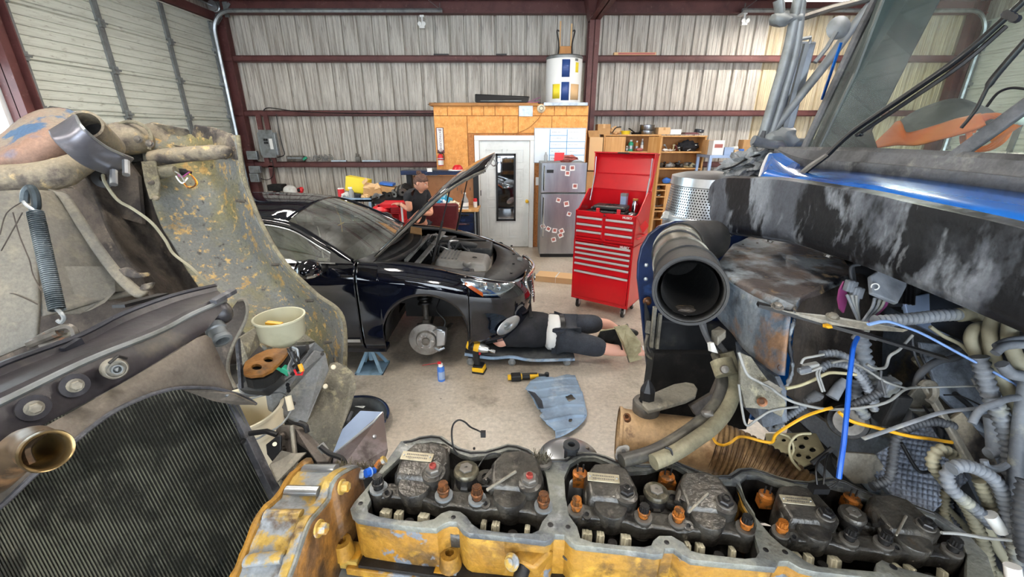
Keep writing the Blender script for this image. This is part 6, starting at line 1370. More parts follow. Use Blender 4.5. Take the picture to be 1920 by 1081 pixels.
# sleeve
S0=pc([(93,246),(118,231),(141,216)],1.55);S1=pc([(104,265),(135,262),(158,244)],1.5);S2=pc([(155,308),(180,296),(200,275)],1.6);S3=pc([(200,325),(228,318),(250,296)],1.75)
sheet3('box_sleeve',[[a for a in q] for q in ([S0[0],S1[0],S2[0],S3[0]],[S0[1],S1[1],S2[1],S3[1]],[S0[2],S1[2],S2[2],S3[2]])],'sleeve',hood,20,6,.010,.001)
obj('sleeve_rim',MB().tube(catmull(pc([(141,217),(158,243),(200,276),(248,297)],[1.55,1.5,1.6,1.75]),6),.006,6),'alum',hood)
ax=(PC(186,262,1.75)-PC(150,228,1.6)).normalized()
obj('sleeve_tube',MB().lathe([(.050,0),(.055,0),(.055,.22),(.05,.22),(.046,.0),(.050,0)],PC(160,233,1.6),ax,24),'hood_tan',hood);obj('tube_inside',MB().lathe([(0,.10),(.047,.10)],PC(160,233,1.6),ax,24),'black_rough',hood)
obj('headlight_bucket',MB().blob(PC(241,260,2.0),.105,.09,.075,.06,3,sub=4),'hood_tan',hood,smooth=80)
obj('bucket_rim',MB().tube(catmull(pc([(198,262),(210,240),(240,228),(270,236),(284,256),(280,280)],1.95),5),.008,6),'hood_olive',hood)
for (u,v) in ((281,269),(259,261)):p=PC(u,v,1.9);obj('stud',hexbolt(p,(.3,-1,.2),.012),'grime_metal',hood)
for (u,v) in ((236,302),(213,320)):p=PC(u,v,1.7);obj('stud',MB().cyl(p,p+V((.02,-.04,-.05)),.013,8),'alum',hood)
obj('pocket_shadow',MB().plate(pc([(180,250),(200,268),(252,292),(282,286),(284,300),(246,305),(200,300)],2.05),.01,both=True),'black_rough',hood,smooth=0)  # black plate stands for the shadow inside the pocket
# pale torn sheet over the grille
sh_=sheet3('torn_sheet',[pc([(-80,360),(-80,500),(-80,620),(-80,700)],[1.35]*4),pc([(60,357),(70,450),(74,560),(70,640)],[1.5,1.45,1.4,1.38])],'sheet_grey',hood,24,14,.012,.003)
sheet3('torn_sheet',[pc([(50,357),(60,430),(72,520),(80,592)],[1.5,1.47,1.43,1.4]),pc([(126,363),(165,440),(222,530),(272,546)],[1.62,1.62,1.66,1.7])],'sheet_grey',hood,24,14,.012,.006)
pl('torn_sheet',[(78,590),(150,588),(170,581),(195,568),(215,547),(245,545),(210,500),(120,500),(70,520)],[1.41,1.5,1.52,1.55,1.6,1.68,1.62,1.5,1.42],.012,'sheet_grey',hood)
sheet3('sheet_fold',[pc([(90,356),(112,372),(152,438),(203,510),(243,550),(262,556)],1.575),pc([(124,361),(134,371),(172,430),(222,500),(262,538),(279,546)],1.60)],'sheet_grey',hood,24,3,.012,.002)
for P_,cc in (([(222,505),(240,500),(262,512),(280,510),(278,518),(258,522),(236,518)],1.60),([(262,545),(268,533),(290,528),(284,540),(272,546)],1.60)):pl('torn_edge',P_,cc,.02,'hood_tan',hood,bevel=.006)
for P_ in ([(24,398),(36,440),(48,470),(56,490),(62,515),(78,545)],[(0,440),(12,400),(42,378)],[(2,470),(30,420),(42,398)],[(0,558),(20,550),(40,556),(70,570)]):
    obj('crack',MB().tube(catmull(pc(P_,1.385),4),.0018,5),'hood_dark',sh_)
obj('bracket_loop',MB().tube(catmull(pc([(46,380),(48,360),(58,352),(66,365),(68,388),(60,392)],1.36),5),.012,8),'spring',hood)
# spring
s0,s1=PC(66,398,1.33),PC(107,581,1.30);sp=thing('hood_spring','long coil spring stretched across the torn grey sheet of the tilted hood','spring',s0)
d=s1-s0;X,Y,D=basis(d);n_=50;P=[]
for i in range(n_*10+1):
    a=2*PI*i/10;P.append(s0+d*(i/(n_*10))+(X*math.cos(a)+Y*math.sin(a))*.0185)
obj('coil',MB().tube(P,.0030,5),'spring',sp);obj('coil_core',MB().cyl(s0+d*.01,s0+d*.99,.013,12),'spring',sp)
obj('hook',MB().tube(catmull([s0+d*.02]+pc([(62,393),(50,385),(44,377)],1.33),5),.005,6),'galv',sp)
obj('hook',MB().tube(catmull([s1-d*.01]+pc([(116,588),(120,597),(114,604),(108,600)],1.28),5),.006,6),'galv_dull',sp)
# harness cable and wires on the hood
cable(pc([(193,328),(196,340),(210,362),(225,378),(250,392),(285,418),(310,450),(325,475),(357,500),(378,520),(395,534)],[1.78,1.76,1.74,1.74,1.76,1.8,1.84,1.86,1.88,1.9,1.92]),.0065,'conduit_tan','hood_cable','grey cable running down the dark shoulder of the tilted hood')
obj('cable_grommet',MB().lathe([(.015,0),(.04,0),(.04,.015),(.015,.02)],PC(195,335,1.82),(.6,-.8,.2),16),'black',hood)
wr=thing('wire_bundle','small bundle of coloured wires poking out of the hood fender','wires',PC(345,328,2.0))
obj('connector',MB().blob(PC(343,322,2.0),.035,.02,.016,.3,8,sub=2),'black',wr)
for k,(m_,P_) in enumerate((('wire_purple',[(330,323),(340,332),(350,326),(356,322)]),('white',[(328,326),(335,338),(343,343),(352,333)]),('wire_yellow',[(345,344),(352,350),(362,350),(370,343),(363,332),(355,326)]),('bolt_orange',[(346,343),(354,352),(366,347),(366,338),(358,328)]),('wire_grey',[(327,321),(337,327),(346,340)]))):
    obj('wire',MB().tube(catmull(pc(P_,1.97-.004*k),5),.0035,6),m_,wr,label={'wire_purple':'purple wire','white':'white wire','wire_yellow':'yellow wire','bolt_orange':'orange wire'}.get(m_))
# clamp at tank edge
ub=thing('hood_latch','rusty steel U bolt latch lying at the edge of the radiator top tank','latch',PC(100,630,1.05))
obj('latch_loop',MB().tube(catmull(pc([(60,645),(75,632),(105,618),(128,612),(140,620),(138,632),(110,640),(78,648)],.98),5),.0075,6),'grime_metal',ub)
obj('latch_bar',MB().cyl(PC(56,645,.98),PC(112,622,.98),.010,8),'grime_metal',ub);obj('latch_plate',MB().plate(pc([(85,640),(135,620),(146,628),(150,634),(95,652)],1.0),.008,both=True),'bracket_pale',ub,smooth=0)

# ================================================================ RADIATOR
rad=thing('radiator','black truck radiator with a finned core, grey fan shroud and top tank','radiator',(-.9,.9,.4))
def line2(L,x,n=24):return resample([PX(u,v,x) for u,v in L],n)
tb_=line2([(-90,735),(0,687),(150,632),(233,588),(320,556),(404,537)],-.98)
rdg=line2([(-90,793),(0,753),(167,673),(300,620),(360,588),(421,562)],-.865)
fbt=line2([(-90,895),(0,840),(117,777),(233,715),(320,662),(384,622)],-.84)
groove=[a.lerp(b,.22)+V((0,0,-.004)) for a,b in zip(tb_,rdg)]
bead=[a.lerp(b,.12)+V((0,0,.010)) for a,b in zip(tb_,rdg)]
und=[a+V((-.10,.0,-.02)) for a in fbt]
prof_rows=[[a+V((-.01,0,-.05)),a,bd,gv,a.lerp(r,.6)+V((0,0,.006)),a.lerp(r,.93)+V((0,0,.010)),r,r+V((.006,0,-.012)),f.lerp(r,.3)+V((.006,0,0)),f,u] for a,bd,gv,r,f,u in zip(tb_,bead,groove,rdg,fbt,und)]
m=MB().grid(prof_rows);b0=len(m.v)-len(prof_rows[-1]);m.f.append(tuple(range(b0,len(m.v))));obj('top_tank',m,['tank'],rad,smooth=35)
obj('tank_bead',MB().tube(bead,.006,6),'tank_top',rad);obj('tank_seam',MB().tube([p+V((.003,0,0)) for p in rdg],.0065,6),'galv_dull',rad)
obj('tank_lip',MB().bar(PX(400,566,-.86),PX(438,545,-.85),.022,.012),'rail_grey',rad,smooth=0);obj('tank_lip',MB().bar(PX(222,574,-1.0),PX(306,552,-1.02),.03,.008),'black',rad,smooth=0);
q=PX(150,655,-.93);obj('tank_band',MB().bar(PX(120,660,-.95),PX(152,640,-.95),.012,.02),'tank_top',rad,smooth=0)
# end cap + outlet
obj('tank_end',MB().blob(PX(398,585,-.9),.06,.035,.045,.03,3,sub=3),'tank',rad);p=PX(401,610,-.88)
obj('vent_outlet',MB().lathe([(.0,0),(.026,0),(.028,.02),(.024,.024),(.024,.045),(.027,.048),(.027,.06),(.018,.062),(.018,.03)],p,PX(418,640,-.84)-p,18),'galv_dull',rad)
# bolts and sensor
for k,(u,v) in enumerate(((63,764),(140,722))):
    p=PX(u,v,-.838);dn=V((.8,-.45,.25)).normalized();obj('washer_boss',MB().lathe([(0,-.004),(.023,-.003),(.022,.002),(0,.003)],p,dn,24),'tank',rad)
    obj('tank_bolt',hexbolt(p+dn*.002,dn,.0092,.016,.013),'bracket_pale',rad)
p=PX(208,688,-.838);dn=(PX(232,680,-.80)-p).normalized();dn=V((.8,-.5,.18)).normalized()
obj('sensor_body',MB().lathe([(0,0),(.017,0),(.017,.010),(.021,.012),(.021,.032),(.018,.037),(.016,.037),(.016,.032),(0,.032)],p,dn,24),'bracket_pale',rad)
obj('sensor_socket',MB().lathe([(.007,.03),(.0095,.03),(.0095,.044),(.007,.044),(.007,.032)],p,dn,14).blob(p+dn*.035,.008,.008,.008,.2,5,sub=1),'galv_dull',rad)
obj('sensor_clip',MB().tube([p+dn*.04+V((0,-.01,.02)),p+dn*.045+V((0,.01,.026)),p+dn*.04+V((0,.026,.01))],.003,6),'black',rad)
# shroud
up_=line2([(-90,900),(0,845),(117,782),(233,718),(320,665),(382,628),(400,650),(432,722)],-.835,30)
arc=line2([(-90,1010),(0,950),(60,893),(127,838),(167,804),(213,771),(260,748),(300,734),(343,726),(400,727),(433,733)],-.80,30)
obj('fan_shroud',MB().grid([[a,a.lerp(b,.5)+V((.0,0,.0)),b] for a,b in zip(up_,arc)]),'shroud',rad,solid=.008,smooth=50)
arc2=line2([(-90,1010),(0,950),(60,893),(127,838),(167,804),(213,771),(260,748),(300,734),(343,726),(400,727),(433,735),(460,744),(480,757)],-.797,36)
in2=[p+V((-.075+.02*max(0,(i-28)/8),.012,-.006)) for i,p in enumerate(arc2)]
obj('shroud_ring',MB().grid([[a,a.lerp(b,.5),b] for a,b in zip(arc2,in2)]),'shroud',rad,solid=.005,smooth=50);obj('ring_lip',MB().tube(arc2,.0045,6),'rail_grey',rad)
pl('ring_tab',[(343,729),(400,729),(440,738),(480,757),(440,757),(400,750)],[1.04,1.12,1.18,1.24,1.22,1.14],.006,'shroud',rad)
p_=PC(425,740,1.16);obj('ring_rivet',MB().blob(p_,.006,.006,.006,0,1,sub=1),'alum',rad)
# core: fins + tubes (tubes lean in the frame like the side rail)
tdir=(V((1,0,0))*.5-V((0,.3486,.9373))*.94).normalized()
TLc,TRc=.74,1.30
def core_pt(f,s):# f 0..1 across (pixel column at y=870), s metres down
    c=TLc+(TRc-TLc)*f;u=-960*1/FPX*(1-f)*1.0+(-535/FPX)*f
    base=CAM+V((0,0,0));x0=(-110)+(415+110)*f;y0=900-190*f
    return PC(x0,y0,c)+tdir*s
bk=V((.9,-.42,0)).normalized()*-.03
rows=[[core_pt(i/30,-.05)+bk,core_pt(i/30,.75)+bk] for i in range(-14,31)]
obj('fin_core',MB().grid(rows),'core',rad,solid=.03,smooth=60)
m=MB();nT=78
for i in range(-34,nT+1):
    f=i/nT;a,b=core_pt(f,-.05),core_pt(f,.74);nrm=V((.9,-.42,0)).normalized()*.004
    m.bar(a+nrm,b+nrm,.0026,.0016,(1,0,0))
obj('core_tube',m,'core_tube',rad,kind='stuff',smooth=0)
m=MB()
for i in range(-34,nT):
    a0,a1=core_pt((i+.15)/nT,0),core_pt((i+.85)/nT,0);nn=V((.9,-.42,0)).normalized()*-.002
    for k in range(95):
        s=-.04+k*.0082+(.004 if i % 2 else 0);m.add([a0+nn+tdir*s,a1+nn+tdir*(s+.002),a1+nn+tdir*(s+.0035),a0+nn+tdir*(s+.0015)],[(0,1,2,3)])
obj('fin',m,'core_fin',rad,kind='stuff',smooth=0)
ra,rb=PC(431,750,1.30),PC(516,928,1.26)
e_=(rb-ra)
obj('side_rail',MB().hexa([ra+V(q) for q in ((-.03,0,0),(.004,-.01,0),(.006,.02,.0),(-.02,.02,0))]+[ra+e_*2.0+V(q) for q in ((-.02,0,0),(.006,-.01,0),(.008,.02,.0),(-.02,.02,0))]),'rail_grey',rad,smooth=0,bevel=.002)
obj('rail_bolt',hexbolt(PC(455,826,1.25),(.8,-.6,.1),.006),'black',rad)
# water outlet neck
nk_=thing('radiator_neck','stained copper brown outlet neck with a flared open mouth on the radiator','pipe',PC(60,860,.62))
a,b=PC(-90,905,.62),PC(86,850,.60);ax=(PC(104,838,.57)-PC(20,868,.66)).normalized()
mo=PC(89,845,.585);ax=V((.86,-.42,.28)).normalized()
obj('neck_pipe',MB().tube(catmull([PC(-120,960,.68),PC(-40,915,.66),mo-ax*.10,mo-ax*.04,mo-ax*.005],6),[.028]*13+[.026]*6+[.0245,.023,.023,.0235,.0245,.0255],24,False),'copper',nk_,smooth=80)
obj('neck_bead',MB().lathe([(.0245,-.014),(.0285,-.010),(.029,-.003),(.0275,.003),(.0245,.002),(.0225,-.02),(.021,-.07),(0,-.075)],mo,ax,36),'copper_in',nk_,smooth=80)
obj('neck_weld',MB().tube(catmull([mo-ax*.035+V((.0,.012,.021)),mo-ax*.04+V((.006,-.016,.016)),mo-ax*.035+V((.008,-.022,-.006))],4),.006,6),'copper',nk_)

# ================================================================ FENDER BOX AREA
fb=thing('fender_box','grey steel step box and dotted mud flap on the far side of the truck frame','fender box',PC(560,720,1.8))
pl('box_side',[(607,660),(614,692),(572,792),(552,790),(505,770),(500,737),(552,700),(585,655)],[1.85,1.85,1.72,1.72,1.68,1.66,1.72,1.8],.05,'box_grey',fb,bevel=.008)
pl('box_top',[(444,720),(486,694),(540,660),(590,642),(607,658),(585,660),(545,705),(500,740),(455,745)],[1.6,1.64,1.72,1.8,1.83,1.8,1.7,1.62,1.58],.02,'box_grey',fb)
pl('inner_wall',[(446,634),(480,612),(484,648),(460,675),(447,694)],[1.72,1.85,1.85,1.7,1.68],.02,'flap',fb,bevel=.004)
pl('inner_wall',[(480,612),(545,645),(590,642),(560,620),(500,600)],[1.86,1.9,1.92,1.95,1.95],.02,'flap',fb)
pl('mud_flap',[(619,681),(632,679),(648,686),(660,697),(666,712),(667,728),(658,762),(640,806),(625,852),(602,838),(577,815),(573,793),(596,735)],[1.95,1.95,1.94,1.93,1.92,1.9,1.87,1.82,1.78,1.76,1.74,1.73,1.84],.012,'flap',fb)
for (u,v) in ((610,724),(594,759),(625,688)):p=PC(u,v,1.8);obj('flap_screw',MB().lathe([(0,0),(.011,0),(.008,.006),(0,.007)],p,CAM-p,14),'bucket',fb)
for (u,v) in ((540,721),(541,727),(542,732),(551,756)):p=PC(u,v,1.6);obj('drain_hole',MB().lathe([(0,0),(.008,0),(.008,.004),(0,.004)],p,V((-.2,-.7,.6)),12),'black',fb)
p=PC(605,663,1.8);obj('drain_hole',MB().lathe([(0,0),(.008,0),(.008,.004),(0,.004)],p,V((-.2,-.7,.6)),12),'black',fb)
pl('frame_side',[(430,770),(520,790),(590,800),(640,870),(600,1000),(480,1000),(430,900)],[1.9,1.85,1.85,1.85,1.8,1.8,1.85],.02,'black_rough',fb)
pl('module_case',[(455,735),(458,708),(486,692),(528,700),(530,712),(498,738)],[1.58,1.58,1.62,1.6,1.58,1.54],.05,'car_plastic',fb,bevel=.006)
pl('module_case',[(540,660),(548,648),(576,646),(578,655),(560,672),(544,676)],1.66,.03,'car_plastic',fb,bevel=.004)
pl('drain_pan',[(470,700),(500,655),(550,650),(575,660),(540,700),(500,722)],1.66,.02,'black_rough',fb)
# curved dark blade bracket
bl_=thing('curved_bracket','dark curved steel blade bracket standing behind the end of the radiator tank','bracket',PC(430,650,1.45))
pl('blade',[(384,560),(400,548),(420,600),(435,580),(447,564),(458,561),(463,575),(461,595),(455,612),(440,640),(428,678),(430,705),(443,728),(428,728),(412,700),(400,650),(412,620)],[1.42]*17,.014,'bracket',bl_,bevel=.002)
obj('blade_edge',MB().tube(catmull(pc([(447,563),(459,562),(464,577),(461,597),(452,618),(438,645),(428,678),(430,704),(442,727)],1.41),5),.006,6),'bracket_pale',bl_)
obj('stay_rod',MB().tube(catmull(pc([(445,634),(447,660),(450,690),(452,727)],1.5),4),.009,6),'rail_grey',bl_)
# gasket
zg_=1.325
def pz(L,z):return [(PZ(u,v,z).x,PZ(u,v,z).y) for u,v in L]
go=pz([(457,690),(460,678),(480,664),(500,655),(520,652),(541,651),(537,662),(528,674),(510,692),(492,701),(470,703),(458,700)],zg_)
def ell(u,v,ru,rv,z,n=16):return [(PZ(u+ru*math.cos(a),v+rv*math.sin(a),z).x,PZ(u+ru*math.cos(a),v+rv*math.sin(a),z).y) for a in [2*PI*k/n for k in range(n)]]
gk=thing('flange_gasket','oily orange flange plate with two round holes under the cloudy plastic tub','gasket',(PZ(500,680,zg_)))
obj('gasket_plate',plate_holes(go,[ell(481,687,11,6,zg_),ell(503,673,10,5.5,zg_)],zg_-.012,zg_,.002),'gasket_orange',gk,smooth=30)
obj('gasket_skirt',MB().plate([V((x,y,zg_-.02)) for x,y in go],.035,(0,0,1)),'black_rough',gk,smooth=0)
# tub
c=PC(523,592,1.5);tub=thing('plastic_tub','cloudy plastic tub stained with oil standing on the orange flange plate','tub',(c.x,c.y,1.36))
zt0=c.z;obj('tub_wall',MB().lathe([(.0,-.118),(.03,-.116),(.062,-.092),(.076,-.075),(.081,-.01),(.0865,-.006),(.0865,.0),(.080,.0),(.0745,-.07),(.058,-.088),(0,-.11)],c,(0,0,1),40),'cloudy',tub,smooth=50)
obj('tub_scoop',MB().bar(c+V((-.03,-.03,-.012)),c+V((.025,-.035,-.016)),.018,.008),'wire_yellow',tub,smooth=0);obj('scoop_post',MB().bar(c+V((.0,-.03,-.11)),c+V((.0,-.03,-.018)),.008,.006,(1,0,0)),'wire_yellow',tub,smooth=0)
hs=thing('loose_connectors','knot of black leads with green and yellow plugs beside the orange flange plate','wires',PC(555,690,1.5))
random.seed(31)
for k in range(9):
    P_=[(545+random.uniform(-6,8),655+random.uniform(-4,8)),(552+random.uniform(-8,8),672),(550+random.uniform(-10,14),688),(556+random.uniform(-14,12),702)]
    obj('lead',MB().tube(catmull(pc(P_,1.50+random.uniform(-.02,.03)),5),.0045,6),random.choice(['black','black','conduit_dark','wire_grey']),hs)
obj('plug',MB().cbox(PC(537,693,1.5),.03,.025,.022,Matrix.Rotation(.5,3,'Y')),'green',hs,smooth=0,bevel=.003,label='green plug');obj('plug',MB().tube(pc([(562,682),(567,696)],1.48),.008,8),'wire_yellow',hs,label='yellow sleeve')
obj('plug',MB().tube(pc([(552,692),(556,702),(566,702),(569,692)],1.48),.004,6),'red',hs,label='red lead');obj('plug',MB().tube(catmull(pc([(519,690),(528,694),(541,703)],1.5),4),.006,6),'green',hs,label='green lead')
obj('wire_loop',MB().tube(catmull(pc([(548,650),(557,655),(559,668),(553,680)],1.49),5),.004,6),'galv',hs)
# bucket
c=PC(447,768,1.62);bk=thing('bucket','white plastic bucket with a wire bail standing behind the radiator','bucket',(c.x,c.y,c.z-.36))
obj('bucket_wall',MB().lathe([(0,-.36),(.125,-.36),(.142,-.08),(.150,-.08),(.150,-.035),(.146,-.03),(.148,-.004),(.158,-.004),(.158,.006),(.146,.004),(.135,-.12),(.122,-.355),(0,-.352)],c,(0,0,1),48),'bucket',bk,smooth=50)
obj('bail',MB().tube(catmull([c+V((-.155,.0,-.02))]+pc([(505,738)],1.58)+pc([(541,745),(546,768),(528,795),(500,812),(475,824)],[1.5,1.47,1.44,1.42,1.42])+[c+V((.05,-.15,-.03))],6),.0035,6),'galv',bk)
obj('bail_grip',MB().tube(pc([(540,742),(546,768)],1.475),.011,12),'bucket',bk)
# truck front axle beam / crossmember holding these
ch=thing('chassis_frame','dark steel truck chassis rails and cross members below the engine','chassis',(-.2,.9,.4))
for y in (.45,1.35):obj('frame_rail',MB().box((-1.9,y-.01,.55),(3.5,y+.01,.80)).box((-1.9,y-.04,.55),(3.5,y+.04,.565)).box((-1.9,y-.04,.785),(3.5,y+.04,.80)),'black_rough',ch,smooth=0)
obj('cross_member',MB().box((-1.25,.3,.55),(-1.0,2.0,.66)).box((-1.9,.1,.4),(-1.75,1.9,.75)),'black_rough',ch,smooth=0)
obj('bucket_shelf',MB().box((-1.3,.95,c.z-.375),(-.82,1.5,c.z-.361)).box((-1.2,1.2,.6),(-1.1,1.3,c.z-.37)),'black_rough',ch,smooth=0)
for (x,y) in ((-.95,-.32),(-.95,1.95)) :pass
for k,y in enumerate((1.78,)):
    w_=obj('tyre',MB().lathe([(.28,-.13),(.46,-.14),(.50,-.11),(.51,0),(.50,.11),(.46,.14),(.28,.13),(.28,-.13)],(-1.5,y,.51),(0,1,0),40),'rubber',ch);obj('rim',MB().lathe([(.27,-.12),(.27,.12),(.24,.05),(0,.05)],(-1.5,y,.51),(0,1,0),30),'galv_dull',w_)
obj('axle',MB().cyl((-1.05,.0,.5),(-1.05,1.8,.5),.06,12),'black_rough',ch)
# brackets by the gear cover
br=thing('engine_bracket','brown steel channel with a bolted diagonal arm next to the yellow gear cover','bracket',PC(560,860,1.25))
pl('channel',[(522,804),(530,796),(547,797),(552,840),(556,900),(536,905),(524,850)],[1.32,1.32,1.32,1.3,1.28,1.28,1.3],.03,'bracket',br,bevel=.004)
obj('channel_lip',MB().tube(pc([(547,797),(552,840),(557,900)],[1.29,1.27,1.25]),.007,6),'bracket_pale',br)
pl('diagonal_arm',[(549,797),(568,803),(590,825),(622,856),(617,868),(595,868),(577,843),(553,826)],[1.32,1.32,1.28,1.22,1.2,1.2,1.24,1.3],.014,'bracket',br,bevel=.002)
for (u,v) in ((529,815),(532,842),(535,871),(514,843)):obj('bolt',hexbolt(PC(u,v,1.29),(.5,-.8,.3),.009),'bracket',br)
obj('lead_clip',MB().tube(catmull(pc([(560,792),(572,797),(576,810)],1.3),4),.008,8),'black',br);obj('lead_clip',MB().tube(catmull(pc([(600,836),(618,850),(640,858),(648,870)],1.18),5),.007,8),'black',br);obj('lead_ferrule',MB().tube(pc([(600,833),(610,846)],1.19),.011,10),'wire_grey',br)
sb=thing('radiator_bracket','black slotted bracket bolted to the radiator side rail with a pale plate below it','bracket',PC(512,840,1.2))
pl('slotted_ear',[(500,832),(522,815),(528,816),(528,842),(512,864),(502,850)],1.22,.01,'black',sb,bevel=.002);p=PC(515,832,1.21);obj('slot',MB().lathe([(0,0),(.006,0),(.006,.004),(0,.004)],p,CAM-p,14),'bucket',sb)
pl('pale_plate',[(505,872),(528,845),(552,850),(575,848),(520,905),(512,890)],[1.2,1.22,1.24,1.24,1.18,1.18],.012,'bracket_pale',sb,bevel=.002);obj('ear_tube',MB().tube(pc([(468,812),(500,808),(520,815)],1.28),.008,8),'black',sb)
mp=thing('metal_bracket','large angled steel bracket, pale blue on its flange and rust brown on its side','bracket',PC(690,820,1.35))
pl('flange',[(625,851),(643,806),(677,771),(719,773),(700,796)],[1.32,1.42,1.48,1.42,1.38],.01,'plate_blue',mp,bevel=.002)
pl('side_plate',[(719,773),(727,842),(715,880),(622,905),(626,853)],[1.41,1.33,1.25,1.18,1.315],.01,'plate_brown',mp)
for (u,v) in ((702,818),(704,832)):p=PC(u,v,1.33);obj('rivet',MB().lathe([(0,0),(.007,0),(.005,.004),(0,.005)],p,CAM-p,12),'alum',mp)
obj('flange_lip',MB().tube(pc([(626,852),(700,792),(718,773)],[1.31,1.37,1.41]),.005,6),'alum',mp)
o_=PZ(660,800,.0);dp=thing('drain_pan','round black drain pan with a white label lying on the floor beyond the truck','drain pan',(o_.x,o_.y,0))
obj('pan',MB().lathe([(0,.01),(.22,.01),(.25,.06),(.27,.07),(.28,.085),(.265,.08),(.245,.07),(.22,.02),(0,.018)],(o_.x,o_.y,0),(0,0,1),56),'car_plastic',dp,smooth=40);obj('rim',MB().tube(catmull([V((o_.x+.275*math.cos(a),o_.y+.275*math.sin(a),.085)) for a in [k*PI/12 for k in range(24)]],2,True),.01,6,False),'shield_blue',dp)
q=PZ(673,757,.03);obj('paper_label',MB().cbox((q.x,q.y,.028),.13,.07,.002,Matrix.Rotation(-.3,3,'Z')),'white',dp,smooth=0)
for k in range(4):obj('text_line',MB().cbox((q.x-.0,q.y-.02+k*.012,.0295),.09,.003,.001,Matrix.Rotation(-.3,3,'Z')),'galv_dull',dp,smooth=0)
obj('spout',MB().cyl(PZ(660,772,.05),PZ(652,790,.05),.012,10),'alum',dp)
mat('screw_red','#8c3a34',.4,.3);mat('cap_metal','#6d6756',.35,.6,[('#3d3a32',30,.45,.6)])
# ================================================================ ENGINE
AN=math.radians(-7.4165);EO=V((-.32,.769,0));EX=V((math.cos(AN),math.sin(AN),0));EY=V((-EX.y,EX.x,0));ZRAIL=1.30
eng=thing('diesel_engine','big yellow diesel engine with its rocker boxes open','engine',(0,.75,.6))
ER=Matrix((EX,EY,V((0,0,1)))).transposed()
def E_(u,v,w_,o=0.0,s=1.0):return EO+EX*(o+u*s)+EY*(v*s)+V((0,0,ZRAIL+w_*s))
outer=[(752,827),(770,824),(787,818),(809,815),(828,817),(845,829),(862,839),(884,845),(910,844),(932,838),(951,832),(970,834),(992,842),(1009,855),(1028,860),(1059,860),(1072,851),(1090,847),(1116,848),(1137,854),(1155,862),(1176,866),(1202,869),(1223,869),(1241,862),(1262,861),(1282,870),(1306,880),(1340,891),(1366,890),(1384,878),(1408,876),(1430,882),(1458,892),(1486,899),(1517,902),(1534,897),(1557,894),(1585,901),(1613,915),(1641,926),(1669,935),(1711,944),(1754,960),(1810,996),(1850,1040),(1870,1100),(1820,1120),(1720,1100),(1641,1082),(1585,1076),(1529,1070),(1501,1063),(1478,1050),(1460,1050),(1453,1062),(1440,1061),(1332,1051),(1296,1047),(1280,1038),(1264,1026),(1246,1026),(1242,1036),(1228,1038),(1176,1030),(1098,1022),(1080,1020),(1069,1013),(1059,1001),(1040,1000),(1032,1010),(1021,1013),(973,1007),(925,1002),(881,998),(869,992),(857,977),(843,976),(829,981),(818,989),(782,987),(740,982),(698,976),(670,971),(661,963),(658,953),(665,941),(684,919),(698,901),(720,872)]
h1=[(688,948),(689,960),(708,968),(744,974),(787,978),(814,973),(828,962),(843,957),(862,959),(874,968),(884,982),(898,992),(949,999),(997,1000),(1011,994),(1018,977),(1028,965),(1031,924),(1024,886),(1014,871),(997,858),(973,843),(953,841),(937,847),(915,852),(884,856),(864,850),(848,840),(833,831),(809,827),(785,832),(756,850),(720,883),(698,905),(689,922),(694,936)]
h2=[(1058,894),(1069,870),(1090,857),(1116,857),(1137,865),(1155,875),(1181,884),(1212,882),(1236,875),(1254,869),(1269,873),(1293,888),(1327,900),(1381,904),(1388,914),(1397,935),(1414,961),(1419,985),(1415,1003),(1424,1034),(1417,1045),(1397,1047),(1319,1038),(1295,1032),(1280,1016),(1259,1004),(1236,1004),(1225,1013),(1221,1022),(1207,1025),(1165,1022),(1111,1016),(1088,1008),(1082,987),(1067,966),(1060,930)]
h3=[(1386,901),(1400,889),(1422,890),(1453,902),(1486,914),(1517,920),(1534,914),(1557,907),(1585,914),(1607,928),(1641,940),(1697,951),(1754,970),(1799,1000),(1815,1040),(1815,1090),(1750,1080),(1683,1063),(1655,1050),(1645,1056),(1645,1072),(1599,1068),(1534,1062),(1512,1053),(1486,1034),(1467,1023),(1444,1003),(1416,969),(1398,940)]
PO=[pz(q,ZRAIL) for q in (outer,h1,h2,h3)]
obj('rail_gasket_face',plate_holes(PO[0],PO[1:],ZRAIL-.016,ZRAIL,.0015),'rim_grey',eng,smooth=35,label='grey machined rail')
def shrink(P,d):
    n=len(P);out=[]
    for i in range(n):
        a,b=V((*P[i-1],0)),V((*P[(i+1) % n],0));t=(b-a).normalized();out.append((P[i][0]-t.y*d,P[i][1]+t.x*d))
    return out
ar=sum(PO[0][i-1][0]*PO[0][i][1]-PO[0][i][0]*PO[0][i-1][1] for i in range(len(PO[0])))
sg_=1 if ar>0 else -1
base=shrink(PO[0],.006*sg_)
hs_=[shrink(h,-.005*(1 if sum(h[i-1][0]*h[i][1]-h[i][0]*h[i-1][1] for i in range(len(h)))>0 else -1)) for h in PO[1:]]
obj('rocker_box',plate_holes(base,hs_,1.165,ZRAIL-.016,.002),'cat_yellow',eng,smooth=35)
for hq in PO[1:]:
    sgn=1 if sum(hq[i-1][0]*hq[i][1]-hq[i][0]*hq[i-1][1] for i in range(len(hq)))>0 else -1
    hw=shrink(hq,.0015*sgn);obj('cavity_wall',MB().grid([[V((x,y,ZRAIL-.012)) for x,y in hw],[V((x,y,1.166)) for x,y in hw]],True),'cast_dark',eng,smooth=30)
obj('back_gasket',MB().tube([V((x,y,ZRAIL+.001)) for x,y in shrink(PO[0],.009*sg_)[0:44]],.0028,6),'black',eng)
